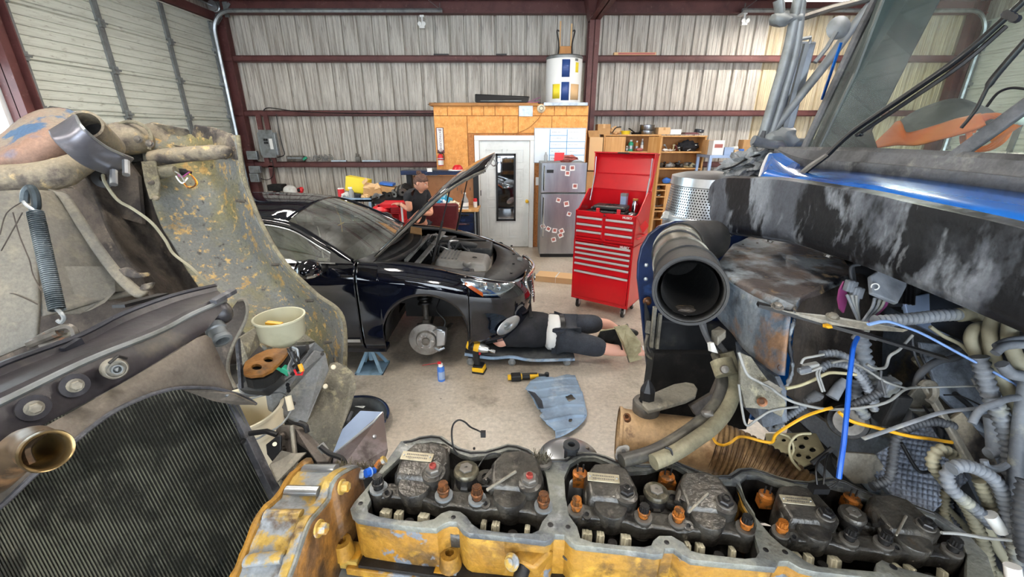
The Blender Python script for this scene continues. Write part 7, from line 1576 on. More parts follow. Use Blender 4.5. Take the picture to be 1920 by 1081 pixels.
# rail bolt holes
for (u,v,r) in ((676,943,5),(850,969,5),(1032,983,6),(1065,987,5),(1250,1016,5),(1436,1030,5),(1472,1034,5),(1675,1062,6),(1027,877,5),(1410,880,4),(761,829,4),(889,839,3),(1061,862,4),(1190,872,4),(1367,896,4)):
    p=PZ(u,v,ZRAIL);obj('bolt_hole',MB().lathe([(0,.0006),(r*.0009,.0006),(r*.0011,.0),(r*.0011,-.004)],p,(0,0,1),14),'black',eng)
# flange lugs on the box side, head gasket, block
low=1.165
for (u,v) in ((640,1013),(843,1035),(1048,1027)):
    p=PZ(u,v,1.215);obj('flange_boss',MB().lathe([(.0,-.04),(.026,-.04),(.021,.0),(.010,.001),(.009,-.012),(0,-.012)],p,(0,0,1),22),'cat_yellow',eng)
for (u,v) in ((655,1037),(838,1061),(1010,1085)):
    p=PZ(u,v,1.175);R=ER
    o_p=[(p.x+EX.x*a+EY.x*b,p.y+EX.y*a+EY.y*b) for a,b in ((-.024,-.016),(.024,-.016),(.024,.03),(-.024,.03))];h_p=[(p.x+EX.x*a+EY.x*b,p.y+EX.y*a+EY.y*b) for a,b in ((-.009,-.005),(.009,-.005),(.009,.006),(-.009,.006))]
    obj('mount_lug',plate_holes(o_p,[h_p],1.147,1.175,.003),'cat_worn',eng,smooth=30)
m=MB();m.plate([E_(u,v,-.135) for u,v in ((-.035,.12),(1.4,.12),(1.4,-.105),(-.05,-.105))],.022,(0,0,1));obj('box_flange',m,'cat_yellow',eng,smooth=0,bevel=.003)
m=MB();m.plate([E_(u,v,-.158) for u,v in ((-.065,.12),(1.4,.12),(1.4,-.125),(-.075,-.125))],.008,(0,0,1));obj('head_gasket',m,'galv_dull',eng,smooth=0)
m=MB();m.box((-.05,-.115,-.42),(1.4,.12,-.166));obj('cylinder_head',MB().add([E_(p.x,p.y,p.z) for p in m.v],m.f),'cast_dark',eng,smooth=0,bevel=.006)
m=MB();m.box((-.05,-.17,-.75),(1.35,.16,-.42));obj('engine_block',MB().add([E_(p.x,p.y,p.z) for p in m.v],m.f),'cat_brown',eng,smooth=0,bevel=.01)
m=MB().box((-.02,-.10,-.165),(1.35,.13,-.126));obj('box_floor',MB().add([E_(p.x,p.y,p.z) for p in m.v],m.f),'cast_dark',eng,smooth=0)
# casting text on the side
p=PZ(890,1010,1.26);p2=E_(.23,-.1,-.07)
for k,s_ in enumerate(('COMPONENTS','MANUFACTURED','BY MOTOR COMPONENTS')):
    pass
sd=-EY*.0;
fp=PZ(893,1026,1.225);random.seed(4)
for k in range(3):
    m=MB()
    for j in range(14):m.cbox(fp+EX*(j*.0034-.004*k)+V((0,-.004,-.010*k)),.0024,.003,random.uniform(.004,.007))
    obj('cast_lettering',m,'cat_worn',eng,smooth=0)
# front sensor on the rail side
sn_=PZ(985,1040,1.25)
obj('side_boss',MB().hexa([PZ(u,v,z) for u,v,z in ((962,1060,1.20),(1010,1085,1.20),(1035,1050,1.2),(975,1030,1.2),(960,1048,1.25),(1000,1068,1.25),(1040,1030,1.26),(975,1017,1.26))]),'cat_yellow',eng,bevel=.008)
q=PZ(962,1052,1.25);obj('drain_plug',MB().lathe([(0,0),(.016,0),(.018,.006),(.014,.012),(.009,.012),(.009,.016),(0,.017)],q,V((-.5,-.6,.5)),18),'cat_worn',eng)
q=PZ(975,1081,1.22);obj('sensor_plug',MB().cyl(q+V((.01,.02,.015)),q+V((-.02,-.05,-.03)),.016,14),'black',eng)

def rocker(idx,o,s):
    lab=['dark cast rocker assembly in the open bay next to the yellow gear cover','dark cast rocker assembly in the middle open bay of the engine','dark cast rocker assembly in the bay nearest the cab firewall'][idx]
    t=thing('rocker_assembly',lab,'rocker assembly',E_(.2,.03,-.1,o,s),0,'rocker assemblies in the open engine')
    e=lambda u,v,w_:E_(u,v,w_,o,s)
    def add(nm,m,mt,par=t,**k):return obj(nm,MB().add([e(p.x,p.y,p.z) for p in m.v],m.f),mt,par,**k)
    m=MB()
    # bridge between the bolts
    pts=[(-.022,.0),(-.018,.018),(0,.024),(.03,.03),(.14,.026),(.162,.028),(.2,.026),(.241,.028),(.27,.03),(.36,.028),(.395,.026),(.415,.018),(.418,0),(.41,-.016),(.395,-.022),(.36,-.012),(.275,-.016),(.258,-.022),(.241,-.024),(.22,-.020),(.18,-.018),(.162,-.024),(.142,-.02),(.12,-.012),(.03,-.012),(.0,-.024),(-.016,-.016)]
    m.plate([V((a,b,-.004)) for a,b in pts],.045,(0,0,1));add('bridge_casting',m,'cast',bevel=.006*s,smooth=50)
    # two tower housings
    for k,(u0,fl) in enumerate(((.03,1),(.265,-1))):
        m=MB();w_=.115
        low_=[(u0,.02),(u0+w_,.02),(u0+w_+.012,.07),(u0+w_-.005,.125),(u0+w_*.6,.14),(u0+.015,.13),(u0-.008,.09),(u0-.005,.05)]
        n8=len(low_);ring=[]
        for (sc,z) in ((1.0,-.07),(1.0,-.005),(.97,.012),(.86,.026)):
            cx_,cy_=u0+w_/2,.08;ring.append([V((cx_+(a-cx_)*sc,cy_+(b-cy_)*sc,z+(b-.02)*.10)) for a,b in low_])
        m.grid(ring,True);m.f.append(tuple(range(3*n8,4*n8)));add('tower_housing',m,'cast',bevel=.004*s,smooth=60)
        m=MB().lathe([(0,-.058),(.038,-.058),(.040,-.004),(.038,.001),(0,.002)],(u0+.055 if k==0 else u0+.05,.016,.012),(0,-.06,1),30);add('tower_barrel',m,'cast',smooth=50)
        m=MB().lathe([(.0,-.02),(.030,-.02),(.029,.018),(.022,.022),(0,.022)],(u0+.094,.045,.008),(0,-.1,1),24);add('nut_boss',m,'cast',smooth=40)
        bp=V((u0+.094,.043,.030));m=MB().lathe([(0,0),(.021,0),(.020,.004),(.016,.004)],bp,(0,-.12,1),20);add('nut_washer',m,'grime_metal')
        m=MB().lathe([(0,.0),(.0185,.003),(.0185,.012),(.016,.015),(0,.015)],bp,(0,-.12,1),6);add('lock_nut',m,'bolt_dark' if idx else 'grime_metal',smooth=20)
        m=MB().lathe([(0,0),(.0085,.0),(.0085,.021),(.006,.022),(.006,.019),(0,.019)],bp,(0,-.12,1),14);add('adjusting_screw',m,'screw_red' if idx==0 else 'bolt_dark')
        m=MB().tube([V((u0+.005,.03,-.02)),V((u0+.0,.05,.0)),V((u0+.01,.10,.012)),V((u0+.06,.125,.016))],.010,8);add('oil_gallery',m,'cast',smooth=60)
        for sx in (-.012,):m=MB().lathe([(.005,0),(.011,0),(.012,-.03),(.016,-.06)],(u0-.002 if k else u0-.004,-.012+.0,.005),(0,-.5,1),16);add('screw_boss',m,'cast',smooth=40);m=MB().lathe([(0,-.003),(.0052,-.003),(.0052,.001)],(u0-.002 if k else u0-.004,-.012,.005),(0,-.5,1),12);add('screw_hole',m,'black')
    # pocket arm on second tower
    m=MB().plate([V(q) for q in ((.255,.05,.012),(.31,.115,.02),(.345,.12,.02),(.33,.06,.012),(.29,.03,.004))],.012);add('pocket_floor',m,'cast_dark',smooth=0)
    m=MB().tube(catmull([V((.25,.045,.012)),V((.275,.095,.018)),V((.31,.125,.022)),V((.345,.118,.022)),V((.335,.06,.016))],4),.008,8);add('pocket_rim',m,'cast',smooth=60)
    m=MB().bar((.263,.002,.03),(.325,.062,.036),.006,.007);add('keeper_rod',m,'bracket_pale',smooth=0,bevel=.002)
    # centre web and injector
    m=MB();m.box((.165,.0,-.06),(.245,.09,-.018));add('centre_web',m,'cast',smooth=0,bevel=.006)
    ic=V((.201,.062,.0));m=MB().lathe([(0,-.07),(.030,-.07),(.030,-.03),(.027,-.028),(.027,.016),(.0,.016)],ic,(0,0,1),28);inj=add('injector_body',m,'cast_dark',smooth=40)
    m=MB().lathe([(0,.016),(.031,.016),(.031,.024),(.028,.028),(.022,.029),(0,.029)],ic,(0,0,1),28);add('injector_cap',m,'cap_metal' if idx<2 else 'cast',inj,smooth=40)
    m=MB().lathe([(0,.028),(.017,.028),(.017,.033),(.015,.034),(.004,.034),(.003,.031),(0,.031)],ic,(0,0,1),6);add('cap_hex',m,'grime_metal',inj,smooth=20)
    m=MB().box((ic.x-.008,ic.y-.033,-.02),(ic.x+.008,ic.y-.024,-.005));add('cap_clip',m,'alum' if idx==0 else 'cast',inj,smooth=0)
    m=MB().lathe([(.010,.0),(.024,.0),(.026,-.006),(.026,-.04)],(.248,.072,.0),(0,0,1),20);add('cover_boss',m,'cast',smooth=40);m=MB().lathe([(0,-.004),(.0105,-.004),(.0105,.001)],(.248,.072,.0),(0,0,1),16);add('boss_hole',m,'black')
    if idx==0:
        m=MB().box((.262,.105,-.01),(.295,.135,-.004));add('square_clip',m,'rod_metal',smooth=0,bevel=.002)
        for (a,b) in ((.115,.135),(.385,.13)):
            m=MB().lathe([(0,0),(.024,0),(.024,.008),(.018,.012),(.018,.008),(0,.008)],(a,b,.004),(0,0,1),20)
            for q in range(4):m.bar((a,b,.013),(a+.018*math.cos(q*PI/2+.4),b+.018*math.sin(q*PI/2+.4),.013),.006,.006)
            add('valve_retainer',m,'grime_metal')
    else:
        for (a,b) in ((.012,.115),(.245,.135)):
            m=MB().box((a-.018,b-.014,-.03),(a+.022,b+.014,.0)).lathe([(0,0),(.020,0),(.020,.01),(.014,.014),(0,.014)],(a,b,.0),(0,0,1),16);so=add('solenoid',m,'bolt_orange',smooth=20,label='orange solenoid')
            for dx in (-.007,.008):m=MB().cyl((a+dx,b,.012),(a+dx,b,.038),.0025,8);add('terminal',m,'bolt_dark',so)
    # bolts
    cols=[['bolt_dark','bolt_rust','bolt_rust','bolt_rust'],['bolt_orange','bolt_orange','bolt_orange','bolt_orange'],['bolt_orange','bolt_dark','bolt_dark','bolt_dark']][idx]
    for k,u0 in enumerate((0,.161,.241,.395)):
        m=MB().lathe([(0,-.052),(.022,-.052),(.023,-.01),(.021,.0),(0,.0)],(u0,0,0),(0,0,1),24);add('bolt_boss',m,'cast',smooth=40)
        m=MB().lathe([(0,0),(.021,0),(.021,.006),(.012,.006)],(u0,0,0),(0,0,1),24);add('washer',m,'galv_dull' if idx==0 else 'grime_metal',smooth=30)
        z=.006;m=MB().lathe([(0,z),(.011,z),(.011,z+.010),(.0145,z+.012),(.0145,z+.016),(.012,z+.018)],(u0,0,0),(0,0,1),24);hb_=add('head_bolt',m,cols[k],smooth=30)
        m=MB();ring=[]
        for zz_ in (z+.017,z+.033):
            ring.append([V((u0+(.0118 if j % 2 else .0100)*math.cos(j*PI/12),(.0118 if j % 2 else .0100)*math.sin(j*PI/12),zz_)) for j in range(24)])
        m.grid(ring,True);m.f.append(tuple(range(24,48)));m.lathe([(.008,z+.033),(.008,z+.0345),(0,z+.034)],(u0,0,0),(0,0,1),20);add('bolt_head',m,cols[k] if cols[k] != 'bolt_orange' or k % 2==0 else 'bolt_dark',hb_,smooth=20)
    # name plate
    m=MB().box((.032,.068,.0),(.108,.092,.0025));cN=V((.07,.08,.034))
    Rn=Matrix.Rotation(.10,3,'X');m=MB().cbox(cN,.082,.026,.003,Rn);npt=add('name_plate',m,'plate_label',smooth=0,bevel=.001)
    for sx in (-.034,.034):m=MB().blob(cN+V((sx,0,.002)),.003,.003,.002,0,1,sub=1);add('plate_rivet',m,'alum',npt)
    for k in range(2):
        m=MB();random.seed(idx*7+k)
        for j in range(12):m.cbox(cN+Rn@V((-.026+j*.0047,.004-.009*k,.0018)),.0032,random.uniform(.003,.005),.0005,Rn)
        add('engraving',m,'grime_metal',npt,smooth=0)
    # rocker arms / pushrods seen below the front of the castings
    for k,u0 in enumerate((.028,.060,.088,.12,.262,.290,.33,.362,.40)):
        wd=(.012,.009,.010,.012,.006,.009,.010,.006,.012)[k];m_=('rod_metal','rod_metal','cast_dark','rod_metal','rod_metal','rod_metal','cast_dark','rod_metal','rod_metal')[k]
        if k in (2,6):m=MB().lathe([(0,-.13),(.010,-.13),(.012,-.09),(.011,-.04),(0,-.04)],(u0,-.035,0),(0,.2,1),14)
        elif k==8:continue
        else:m=MB().bar((u0-.004,-.066,-.125),(u0,-.030,-.03),wd*2.0,.020,(0,-1,.3));m.bar((u0-.004,-.069,-.120),(u0,-.033,-.027),wd*.7,.024,(0,-1,.3))
        add('rocker_arm' if k not in (2,6) else 'push_rod',m,m_,smooth=30,bevel=.0015 if k not in (2,6) else 0)
    m=MB().lathe([(0,-.08),(.02,-.08),(.02,-.074),(0,-.072)],(-.012,-.055,-.0),(0,0,1),18);add('core_plug',m,'grime_metal')
    m=MB().grid([[V((.17+.09*j/6,-.055,-.085+.02*i+.003*(j % 2))) for j in range(7)] for i in range(3)]);add('drain_baffle',m,'cast',solid=.01)
    return t
rocker(0,0,1.0);rocker(1,.469,.915);rocker(2,.902,.83)
cable(pc([(858,852),(850,838),(847,812),(850,795),(860,787),(872,791),(882,800),(895,806),(903,810)],[1.0,.98,.97,.96,.96,.97,.98,1.0,1.0]),.0022,'black','sensor_lead','thin black sensor lead curling up from the first rocker assembly')
obj('plug',MB().cbox(PC(906,813,1.0),.012,.01,.014),'black',bpy.data.objects['sensor_lead'])
cable([E_(.215,.06,.0),E_(.24,.12,.02),E_(.28,.125,.022),E_(.305,.08,.016),E_(.27,.035,.012),E_(.23,.04,.0)],.002,'black','injector_lead','black lead looped over the injector of the first rocker assembly')
# gear cover: slab across the front of the engine
gc=thing('gear_cover','yellow flaked timing gear cover across the front of the engine','gear cover',(-.46,.7,.8))
RG=[(668,876,.39),(653,881,.39),(626,900,.40),(615,936,.41),(596,960,.41),(576,986,.41),(551,1058,.41),(542,1081,.41),(525,1130,.41)]
LG=[(584,872,.52),(566,880,.52),(548,893,.52),(522,933,.52),(505,950,.52),(485,975,.52),(455,1050,.52),(442,1081,.52),(415,1140,.52)]
Rr=resample([PX(u,v,-x) for u,v,x in RG],32);Lr=resample([PX(u,v,-x) for u,v,x in LG],32)
rows=[]
for i,(a,b) in enumerate(zip(Lr,Rr)):
    t=i/32;st=.0
    for cnt in (.17,.40,.62,.82):st+=.012*math.exp(-((t-cnt)/.018)**2)
    rows.append([a+V((0,0,-.015)),a.lerp(b,.06)+V((0,0,.002)),a.lerp(b,.12)+V((0,0,-.004+st)),a.lerp(b,.5)+V((0,0,-.006+st)),a.lerp(b,.78)+V((0,0,-.004+st)),a.lerp(b,.83)+V((0,0,.006)),a.lerp(b,.97)+V((0,0,.006)),b+V((0,0,-.003))])
obj('cover_top',MB().grid(rows),'cat_worn',gc,smooth=35,solid=.004)
obj('sealant_bead',MB().tube([p+V((0,0,.004+.003*noise.noise(p*60))) for p in Lr],[.007+.003*abs(noise.noise(p*45)) for p in Lr],8),'cat_yellow',gc)
for cnt in (.17,.40,.62,.82):
    i=int(cnt*32);a,b=Lr[i],Rr[i];obj('cross_rib',MB().tube([a.lerp(b,.1)+V((0,0,.006)),a.lerp(b,.78)+V((0,0,.006))],.013,10,flat=.7),'alum' if cnt in (.40,.17) else 'cat_worn',gc,smooth=60)
bot=[V((p.x+.0,p.y+.06*(1 if i<6 else 0),.75)) for i,p in enumerate(Rr)]
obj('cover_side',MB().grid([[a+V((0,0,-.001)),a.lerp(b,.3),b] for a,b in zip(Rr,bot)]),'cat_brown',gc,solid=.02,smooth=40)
obj('cover_lip',MB().tube([p+V((.0,0,.0)) for p in Rr],.006,6),'rim_grey',gc)
obj('cover_front',MB().grid([[a,V((a.x,a.y,.75))] for a in Lr]),'cat_worn',gc,solid=.01)
for (u,v) in ((672,889),(640,912),(597,990)):p=PX(u,v,-.385);obj('cover_bolt',hexbolt(p,(1,-.1,.1),.0115,.018),'cat_worn',gc)
obj('end_lug',MB().blob(Lr[3],.02,.03,.02,.1,5,sub=2),'cat_yellow',gc)
q=thing('hose_fitting','blue anodised hose fitting between the gear cover and the rocker box','fitting',PC(693,884,1.05))
a,b=PC(685,887,1.03),PC(703,881,1.05);obj('nut',MB().cyl(a,a.lerp(b,.5),.0105,6).cyl(a.lerp(b,.5),b,.008,12),'wire_blue',q,smooth=20);obj('collar',MB().cyl(a.lerp(b,.45),a.lerp(b,.55),.012,14),'wire_lightblue',q)
bp=thing('brass_fitting','small brass elbow at the back corner of the first rocker bay','fitting',PC(712,866,1.05));obj('elbow',MB().tube(pc([(706,874),(712,866),(719,863)],1.04),.008,8),'bolt_orange',bp);obj('elbow_nut',MB().cyl(PC(717,864,1.04),PC(722,861,1.04),.011,6),'cat_worn',bp)
# behind: cover casting with port, brushy weed
dm=thing('filter_housing','dull aluminium housing with a dark port standing behind the rocker boxes','housing',PC(1068,850,1.2))
c=PC(1066,868,1.18);obj('housing_dome',MB().lathe([(0,.045),(.05,.042),(.085,.02),(.10,-.03),(.105,-.15),(0,-.15)],c,(0,0,1),40),'alum',dm,smooth=60)
p=PC(1070,858,1.12);obj('port',MB().lathe([(.0,0),(.015,0),(.015,.035),(.022,.036),(.022,.045),(.010,.046),(.010,.02),(0,.02)],p,(0,0,1),20),'car_plastic',dm,smooth=40)
for k in range(6):a=k*PI/3;obj('port_rib',MB().bar(p+V((.015*math.cos(a),.015*math.sin(a),0)),p+V((.015*math.cos(a),.015*math.sin(a),.036)),.003,.006,(1,0,0)),'car_plastic',dm,smooth=0)
for (u,v) in ((1030,852),(1101,838)):obj('stud',MB().cyl(PC(u,v+6,1.18),PC(u,v,1.18),.006,8),'grime_metal',dm)
random.seed(2);m=MB()
for k in range(160):
    a=PC(1012+random.uniform(-12,16),868+random.uniform(-3,4),1.08+random.uniform(-.02,.03));d=V((random.uniform(-.4,.4),random.uniform(-.4,.4),1)).normalized()*random.uniform(.015,.04);m.tube([a,a+d],.0008,3)
for k in range(220):
    a=PC(random.uniform(628,722),880+random.uniform(-4,6),1.12+random.uniform(-.04,.04));d=V((random.uniform(-.4,.4),random.uniform(-.4,.4),1)).normalized()*random.uniform(.01,.03);m.tube([a,a+d],.0008,3)
tag(obj('brush_bristles',m,'hood_olive',kind='stuff'),'stiff brown bristles caught behind the rocker boxes','bristles')
# ================================================================ TRUCK CAB
cab=thing('truck_cab','bright blue truck cab with a dusty windshield and a stained black cowl lip','truck cab',(1.6,.7,.5))
def px_(L,x):return [PX(u,v,x if not isinstance(x,(list,tuple)) else x[i]) for i,(u,v) in enumerate(L)]
lb=resample(px_([(1336,400),(1345,428),(1400,437),(1469,447),(1522,462),(1602,488),(1700,526),(1800,567),(1920,618),(2200,745)],.8),60)
lt_=resample(px_([(1330,372),(1334,350),(1350,337),(1400,336),(1469,340),(1584,358),(1655,371),(1700,382),(1800,404),(1920,433),(2200,505)],.8),60)
def ext(L):L.append(V((L[-1].x,-.28,L[-1].z)))
ext(lb);ext(lt_)
obj('cowl_lip',MB().grid([[a,a.lerp(b,.15)+V((-.006,0,0)),a.lerp(b,.5)+V((.002,0,0)),a.lerp(b,.9),b+V((.0,0,0)),b+V((.02,0,.004))] for a,b in zip(lb,lt_)]),'cowl',cab,solid=.012,smooth=50)
obj('lip_flange',MB().grid([[a+V((-.004,0,0)),a+V((.03,0,-.012)),a+V((.07,0,-.012))] for a in lb[1:]]),'cowl',cab,solid=.006,smooth=50)
for i in (6,18,30):obj('lip_bolt',hexbolt(lb[i]+V((.03,0,-.016)),(-.3,0,-1),.008),'grime_metal',cab)
b0=resample(px_([(1425,336),(1469,341),(1584,359),(1700,383),(1920,434),(2200,505)],.835),40)
b1_=resample(px_([(1452,288),(1500,314),(1600,324),(1700,336),(1800,349),(1920,366),(2200,410)],1.05),40)
ext(b0);ext(b1_)
obj('blue_cowl',MB().grid([[a,a.lerp(b,.25)+V((0,0,.008)),a.lerp(b,.6)+V((0,0,.008)),b] for a,b in zip(b0,b1_)]),'cab_blue',cab,solid=.012,smooth=50)
obj('cowl_corner',MB().plate([PX(u,v,x) for u,v,x in ((1424,338,.84),(1440,292,1.02),(1466,290,1.04),(1500,312,1.0),(1480,345,.88))],.02,both=True),'cab_blue',cab,smooth=0,bevel=.006);obj('corner_edge',MB().tube(catmull([PX(1425,338,.835),PX(1432,312,.93),PX(1441,292,1.015),PX(1447,290,1.03)],4),.008,6),'white',cab)
g1_=resample(px_([(1470,280),(1500,279),(1600,280),(1700,284),(1800,289),(1920,295),(2200,312)],1.095),40)
ext(g1_)
obj('windshield_gasket',MB().grid([[a,a.lerp(b,.3)+V((-.012,0,.008)),a.lerp(b,.36)+V((-.004,0,.004)),a.lerp(b,.7)+V((-.010,0,.010)),a.lerp(b,.78),b+V((0,0,.004))] for a,b in zip(b1_,g1_)]),'gasket',cab,solid=.012,smooth=40)
sl=V((.27,0,1));far=g1_[0].y
gl0=PX(1500,283,1.1);glb=[V((1.1,y,2.032)) for y in [1.67-k*.1 for k in range(21)]]
obj('windshield',MB().grid([[q+sl*(.8*k/6)+V((.02*abs(q.y-.75)**2,0,0)) for k in range(7)] for q in glb]),'glass',cab,smooth=80)
obj('windshield_seal',MB().tube([glb[0]+V((.01,.012,-.03)),glb[0]+sl*.4+V((.01,.012,0)),glb[0]+sl*.85+V((.02,.012,0))],.014,8),'gasket',cab)
obj('pillar',MB().bar(glb[0]+V((.06,.05,-.2)),glb[0]+sl*.85+V((.06,.05,0)),.05,.05),'shield_black',cab,smooth=0,bevel=.008)
obj('pillar_face',MB().bar(PY(1541,187,1.78),PY(1577,80,1.78),.006,.008),'cab_blue',cab,smooth=0)
cpb=PX(1778,303,1.09);cpt_=PX(1935,190,1.13)
obj('centre_post',MB().bar(cpb,cpb+(cpt_-cpb)*1.3,.022,.03),'gasket',cab,smooth=0,bevel=.005)
obj('side_panel',MB().plate([PY(u,v,1.62) for u,v in ((1665,-60),(1790,-60),(1752,0),(1700,100),(1650,200),(1625,245),(1640,292),(1520,285),(1590,140))],.03),'reflection_dark',cab,smooth=0,bevel=.008)  # solid dark panel stands for the dark band reflected in the windshield
for a_,b_ in (((1752,-5),(1628,240)),((1690,-10),(1565,255))):obj('door_seal',MB().tube([PY(a_[0],a_[1],1.60),PY(b_[0],b_[1],1.60)],.010,6),'black',cab)
obj('door_skin',MB().box((1.15,1.66,.8),(2.75,1.72,2.02)).box((2.35,1.62,2.0),(2.75,1.72,2.9)).box((1.3,1.62,2.78),(2.75,1.72,2.9)),'cab_blue',cab,smooth=0,bevel=.01)
obj('door_skin',MB().box((1.15,-.33,.8),(2.75,-.27,2.02)).box((2.35,-.33,2.0),(2.75,-.23,2.9)).box((1.3,-.33,2.78),(2.75,-.23,2.9)),'cab_blue',cab,smooth=0,bevel=.01)
obj('cab_roof',MB().box((1.28,-.33,2.86),(2.8,1.72,2.95)),'cab_blue',cab,smooth=0,bevel=.03);obj('cab_rear',MB().box((2.7,-.3,.8),(2.76,1.7,2.9)),'cab_blue',cab,smooth=0)
obj('cab_floor',MB().box((1.25,-.27,.85),(2.7,1.66,.92)),'black_rough',cab,smooth=0)
obj('dashboard',MB().hexa([V(q) for q in [(1.14,-.26,1.6),(1.55,-.26,1.6),(1.55,1.60,1.6),(1.14,1.60,1.6),(1.13,-.26,2.012),(1.55,-.26,1.98),(1.55,1.60,1.98),(1.13,1.60,2.012)]]),'shield_black',cab,bevel=.02)
for y in (.1,1.2):s_=obj('seat',MB().box((1.9,y-.25,1.3),(2.35,y+.25,1.45)).box((1.95,y-.2,.92),(2.3,y+.2,1.3)),'cloth_grey',cab,bevel=.03);obj('seat_back',MB().box((2.35,y-.24,1.4),(2.5,y+.24,2.1)),'cloth_grey',s_,bevel=.04)
obj('steering_wheel',MB().tube(catmull([V((1.72+.12*math.cos(a),.12+.23*math.sin(a),1.88-.18*math.cos(a))) for a in [k*PI/6 for k in range(12)]],3,True),.016,8,False),'black',cab)
# doghouse / firewall
dh=thing('engine_doghouse','scorched rusty steel firewall box in front of the blue cab','firewall box',(1.0,1.0,1.2))
zt2=1.70
T=[PZ(u,v,zt2) for u,v in ((1342,494),(1371,458),(1415,438),(1477,440),(1530,455),(1584,484),(1602,505),(1593,520),(1504,556),(1491,578),(1415,547),(1362,516))]
def bump(P,n=6):return P
rows=[];ctr=V((sum(p.x for p in T)/12,sum(p.y for p in T)/12,zt2))
Ts=[T[i].lerp(T[(i+1) % 12],j/5) for i in range(12) for j in range(5)]
rows=[[ctr.lerp(p,r)+V((0,0,.008*(1-r)+.006*noise.noise(p*9*r)-(.014 if r==1 else 0))) for p in Ts] for r in (.02,.3,.6,.88,.96,1.0)]
obj('top_skin',MB().grid(rows,True),'rust_box',dh,smooth=50,solid=.004)
fa=resample([T[0],T[11],T[10],T[9]],30);fa=[p+V((0,0,-.012)) for p in fa]
fb_=resample([PC(1347,592,1.36),PC(1368,620,1.28),PC(1392,650,1.2),PC(1430,680,1.1),PC(1461,702,1.04),PC(1474,705,1.02)],30)
obj('face_skin',MB().grid([[a.lerp(b,k/8)+V((1,-1,0))*.008*noise.noise(a.lerp(b,k/8)*8) for k in range(9)] for a,b in zip(fa,fb_)]),'rust_face',dh,smooth=60,solid=.006)
obj('torn_rim',MB().tube(catmull([PC(1596,514,1.27)]+[T[8]+V((0,-.0,.0)),T[9]+V((0,0,-.005))]+[PC(1489,600,1.02),PC(1480,640,1.03),PC(1486,690,1.04),PC(1475,725,1.05)],8),[.003+.008*abs(noise.noise(V((i*.7,0,0)))) for i in range(49)],8),'rust_box',dh,smooth=60)
obj('cavity_back',MB().plate([PC(1496,560,1.12),PC(1600,512,1.35),PC(1660,540,1.45),PC(1660,760,1.45),PC(1560,800,1.35),PC(1474,740,1.15)],.02),'hood_dark',dh,smooth=0)
obj('lower_skin',MB().plate([PC(1386,640,1.25),PC(1392,655,1.22),PC(1462,705,1.07),PC(1474,730,1.06),PC(1476,790,1.05),PC(1440,800,1.1),PC(1400,760,1.25)],.012),'firewall',dh,smooth=0)
obj('torn_bracket',MB().plate([PC(u,v,1.06) for u,v in ((1385,660),(1405,668),(1420,690),(1440,716),(1455,720),(1470,755),(1462,780),(1436,765),(1395,762),(1385,720))],.008),'flap',dh,smooth=0);obj('pale_tag',MB().plate([PC(u,v,1.03) for u,v in ((1423,717),(1440,712),(1466,728),(1458,737),(1432,731))],.004),'bracket_pale',dh,smooth=0)
p=PC(1429,753,1.04);obj('rust_hole',MB().lathe([(0,0),(.009,0),(.012,.004),(.006,.006)],p,CAM-p,12),'bolt_rust',dh)
p=PC(1465,689,1.035);obj('bolt_hole',MB().lathe([(0,0),(.007,0),(.009,.003),(.007,.004)],p,CAM-p,12),'bolt_rust',dh)
for (u,v) in ((1420,455),(1450,447),(1393,458),(1383,472)):obj('rivet',MB().blob(PZ(u,v,zt2+.005),.005,.005,.003,0,1,sub=1),'grime_metal',dh)
# firewall behind the harness
fw=struct('trim_%d' % n,MB().box((1.28,-.30,.75),(1.31,1.60,1.98)),'firewall',smooth=0) if 0 else thing('firewall','grey dusty cab firewall behind the wiring harness','firewall',(1.28,.6,.8))
obj('firewall_plate',MB().grid([[V((1.27+.015*noise.noise(V((y*4,z*4,0))),y,z)) for y in [-.3+k*.06 for k in range(32)]] for z in [.7+k*.06 for k in range(22)]]),'firewall',fw,solid=.02,smooth=60)
obj('floor_step',MB().box((.95,-.3,.82),(1.3,.55,.87)).box((1.1,.5,.82),(1.3,1.1,.95)),'firewall',fw,smooth=0,bevel=.01)
for P_,cc,m_ in (([(1720,640),(1800,650),(1850,700),(1910,760),(1900,840),(1820,800),(1760,740)],1.06,'firewall'),([(1660,790),(1720,720),(1780,700),(1820,760),(1760,830),(1700,850)],1.12,'bracket_pale'),([(1575,845),(1640,850),(1660,880),(1650,905),(1600,905),(1570,880)],1.06,'bracket_pale'),([(1690,560),(1760,545),(1850,580),(1870,620),(1760,630),(1700,600)],1.14,'plate_blue'),([(1770,790),(1800,770),(1850,830),(1880,900),(1900,980),(1850,930),(1800,860)],1.0,'hood_tan')):
    obj('stiffener',MB().plate([PC(u,v,cc) for u,v in P_],.012,both=True),m_,fw,smooth=0,bevel=.003)
# quilted heat shield
qa,qb,qc,qd=PC(1618,865,1.08),PC(1740,790,1.08),PC(1815,900,.98),PC(1720,985,.98)
rows=[]
for i in range(61):
    row=[]
    for j in range(61):
        p=qa.lerp(qb,j/60).lerp(qd.lerp(qc,j/60),i/60);h=abs(math.sin((i+j)*PI/6))*abs(math.sin((i-j)*PI/6));row.append(p+(CAM-p).normalized()*.007*h)
    rows.append(row)
obj('quilted_shield',MB().grid(rows),'quilt',fw,solid=.004,smooth=60)
obj('dark_pad',MB().plate([PC(u,v,1.04) for u,v in ((1712,940),(1790,880),(1830,960),(1850,1060),(1800,1100),(1740,1000))],.02),'black_rough',fw,smooth=0)
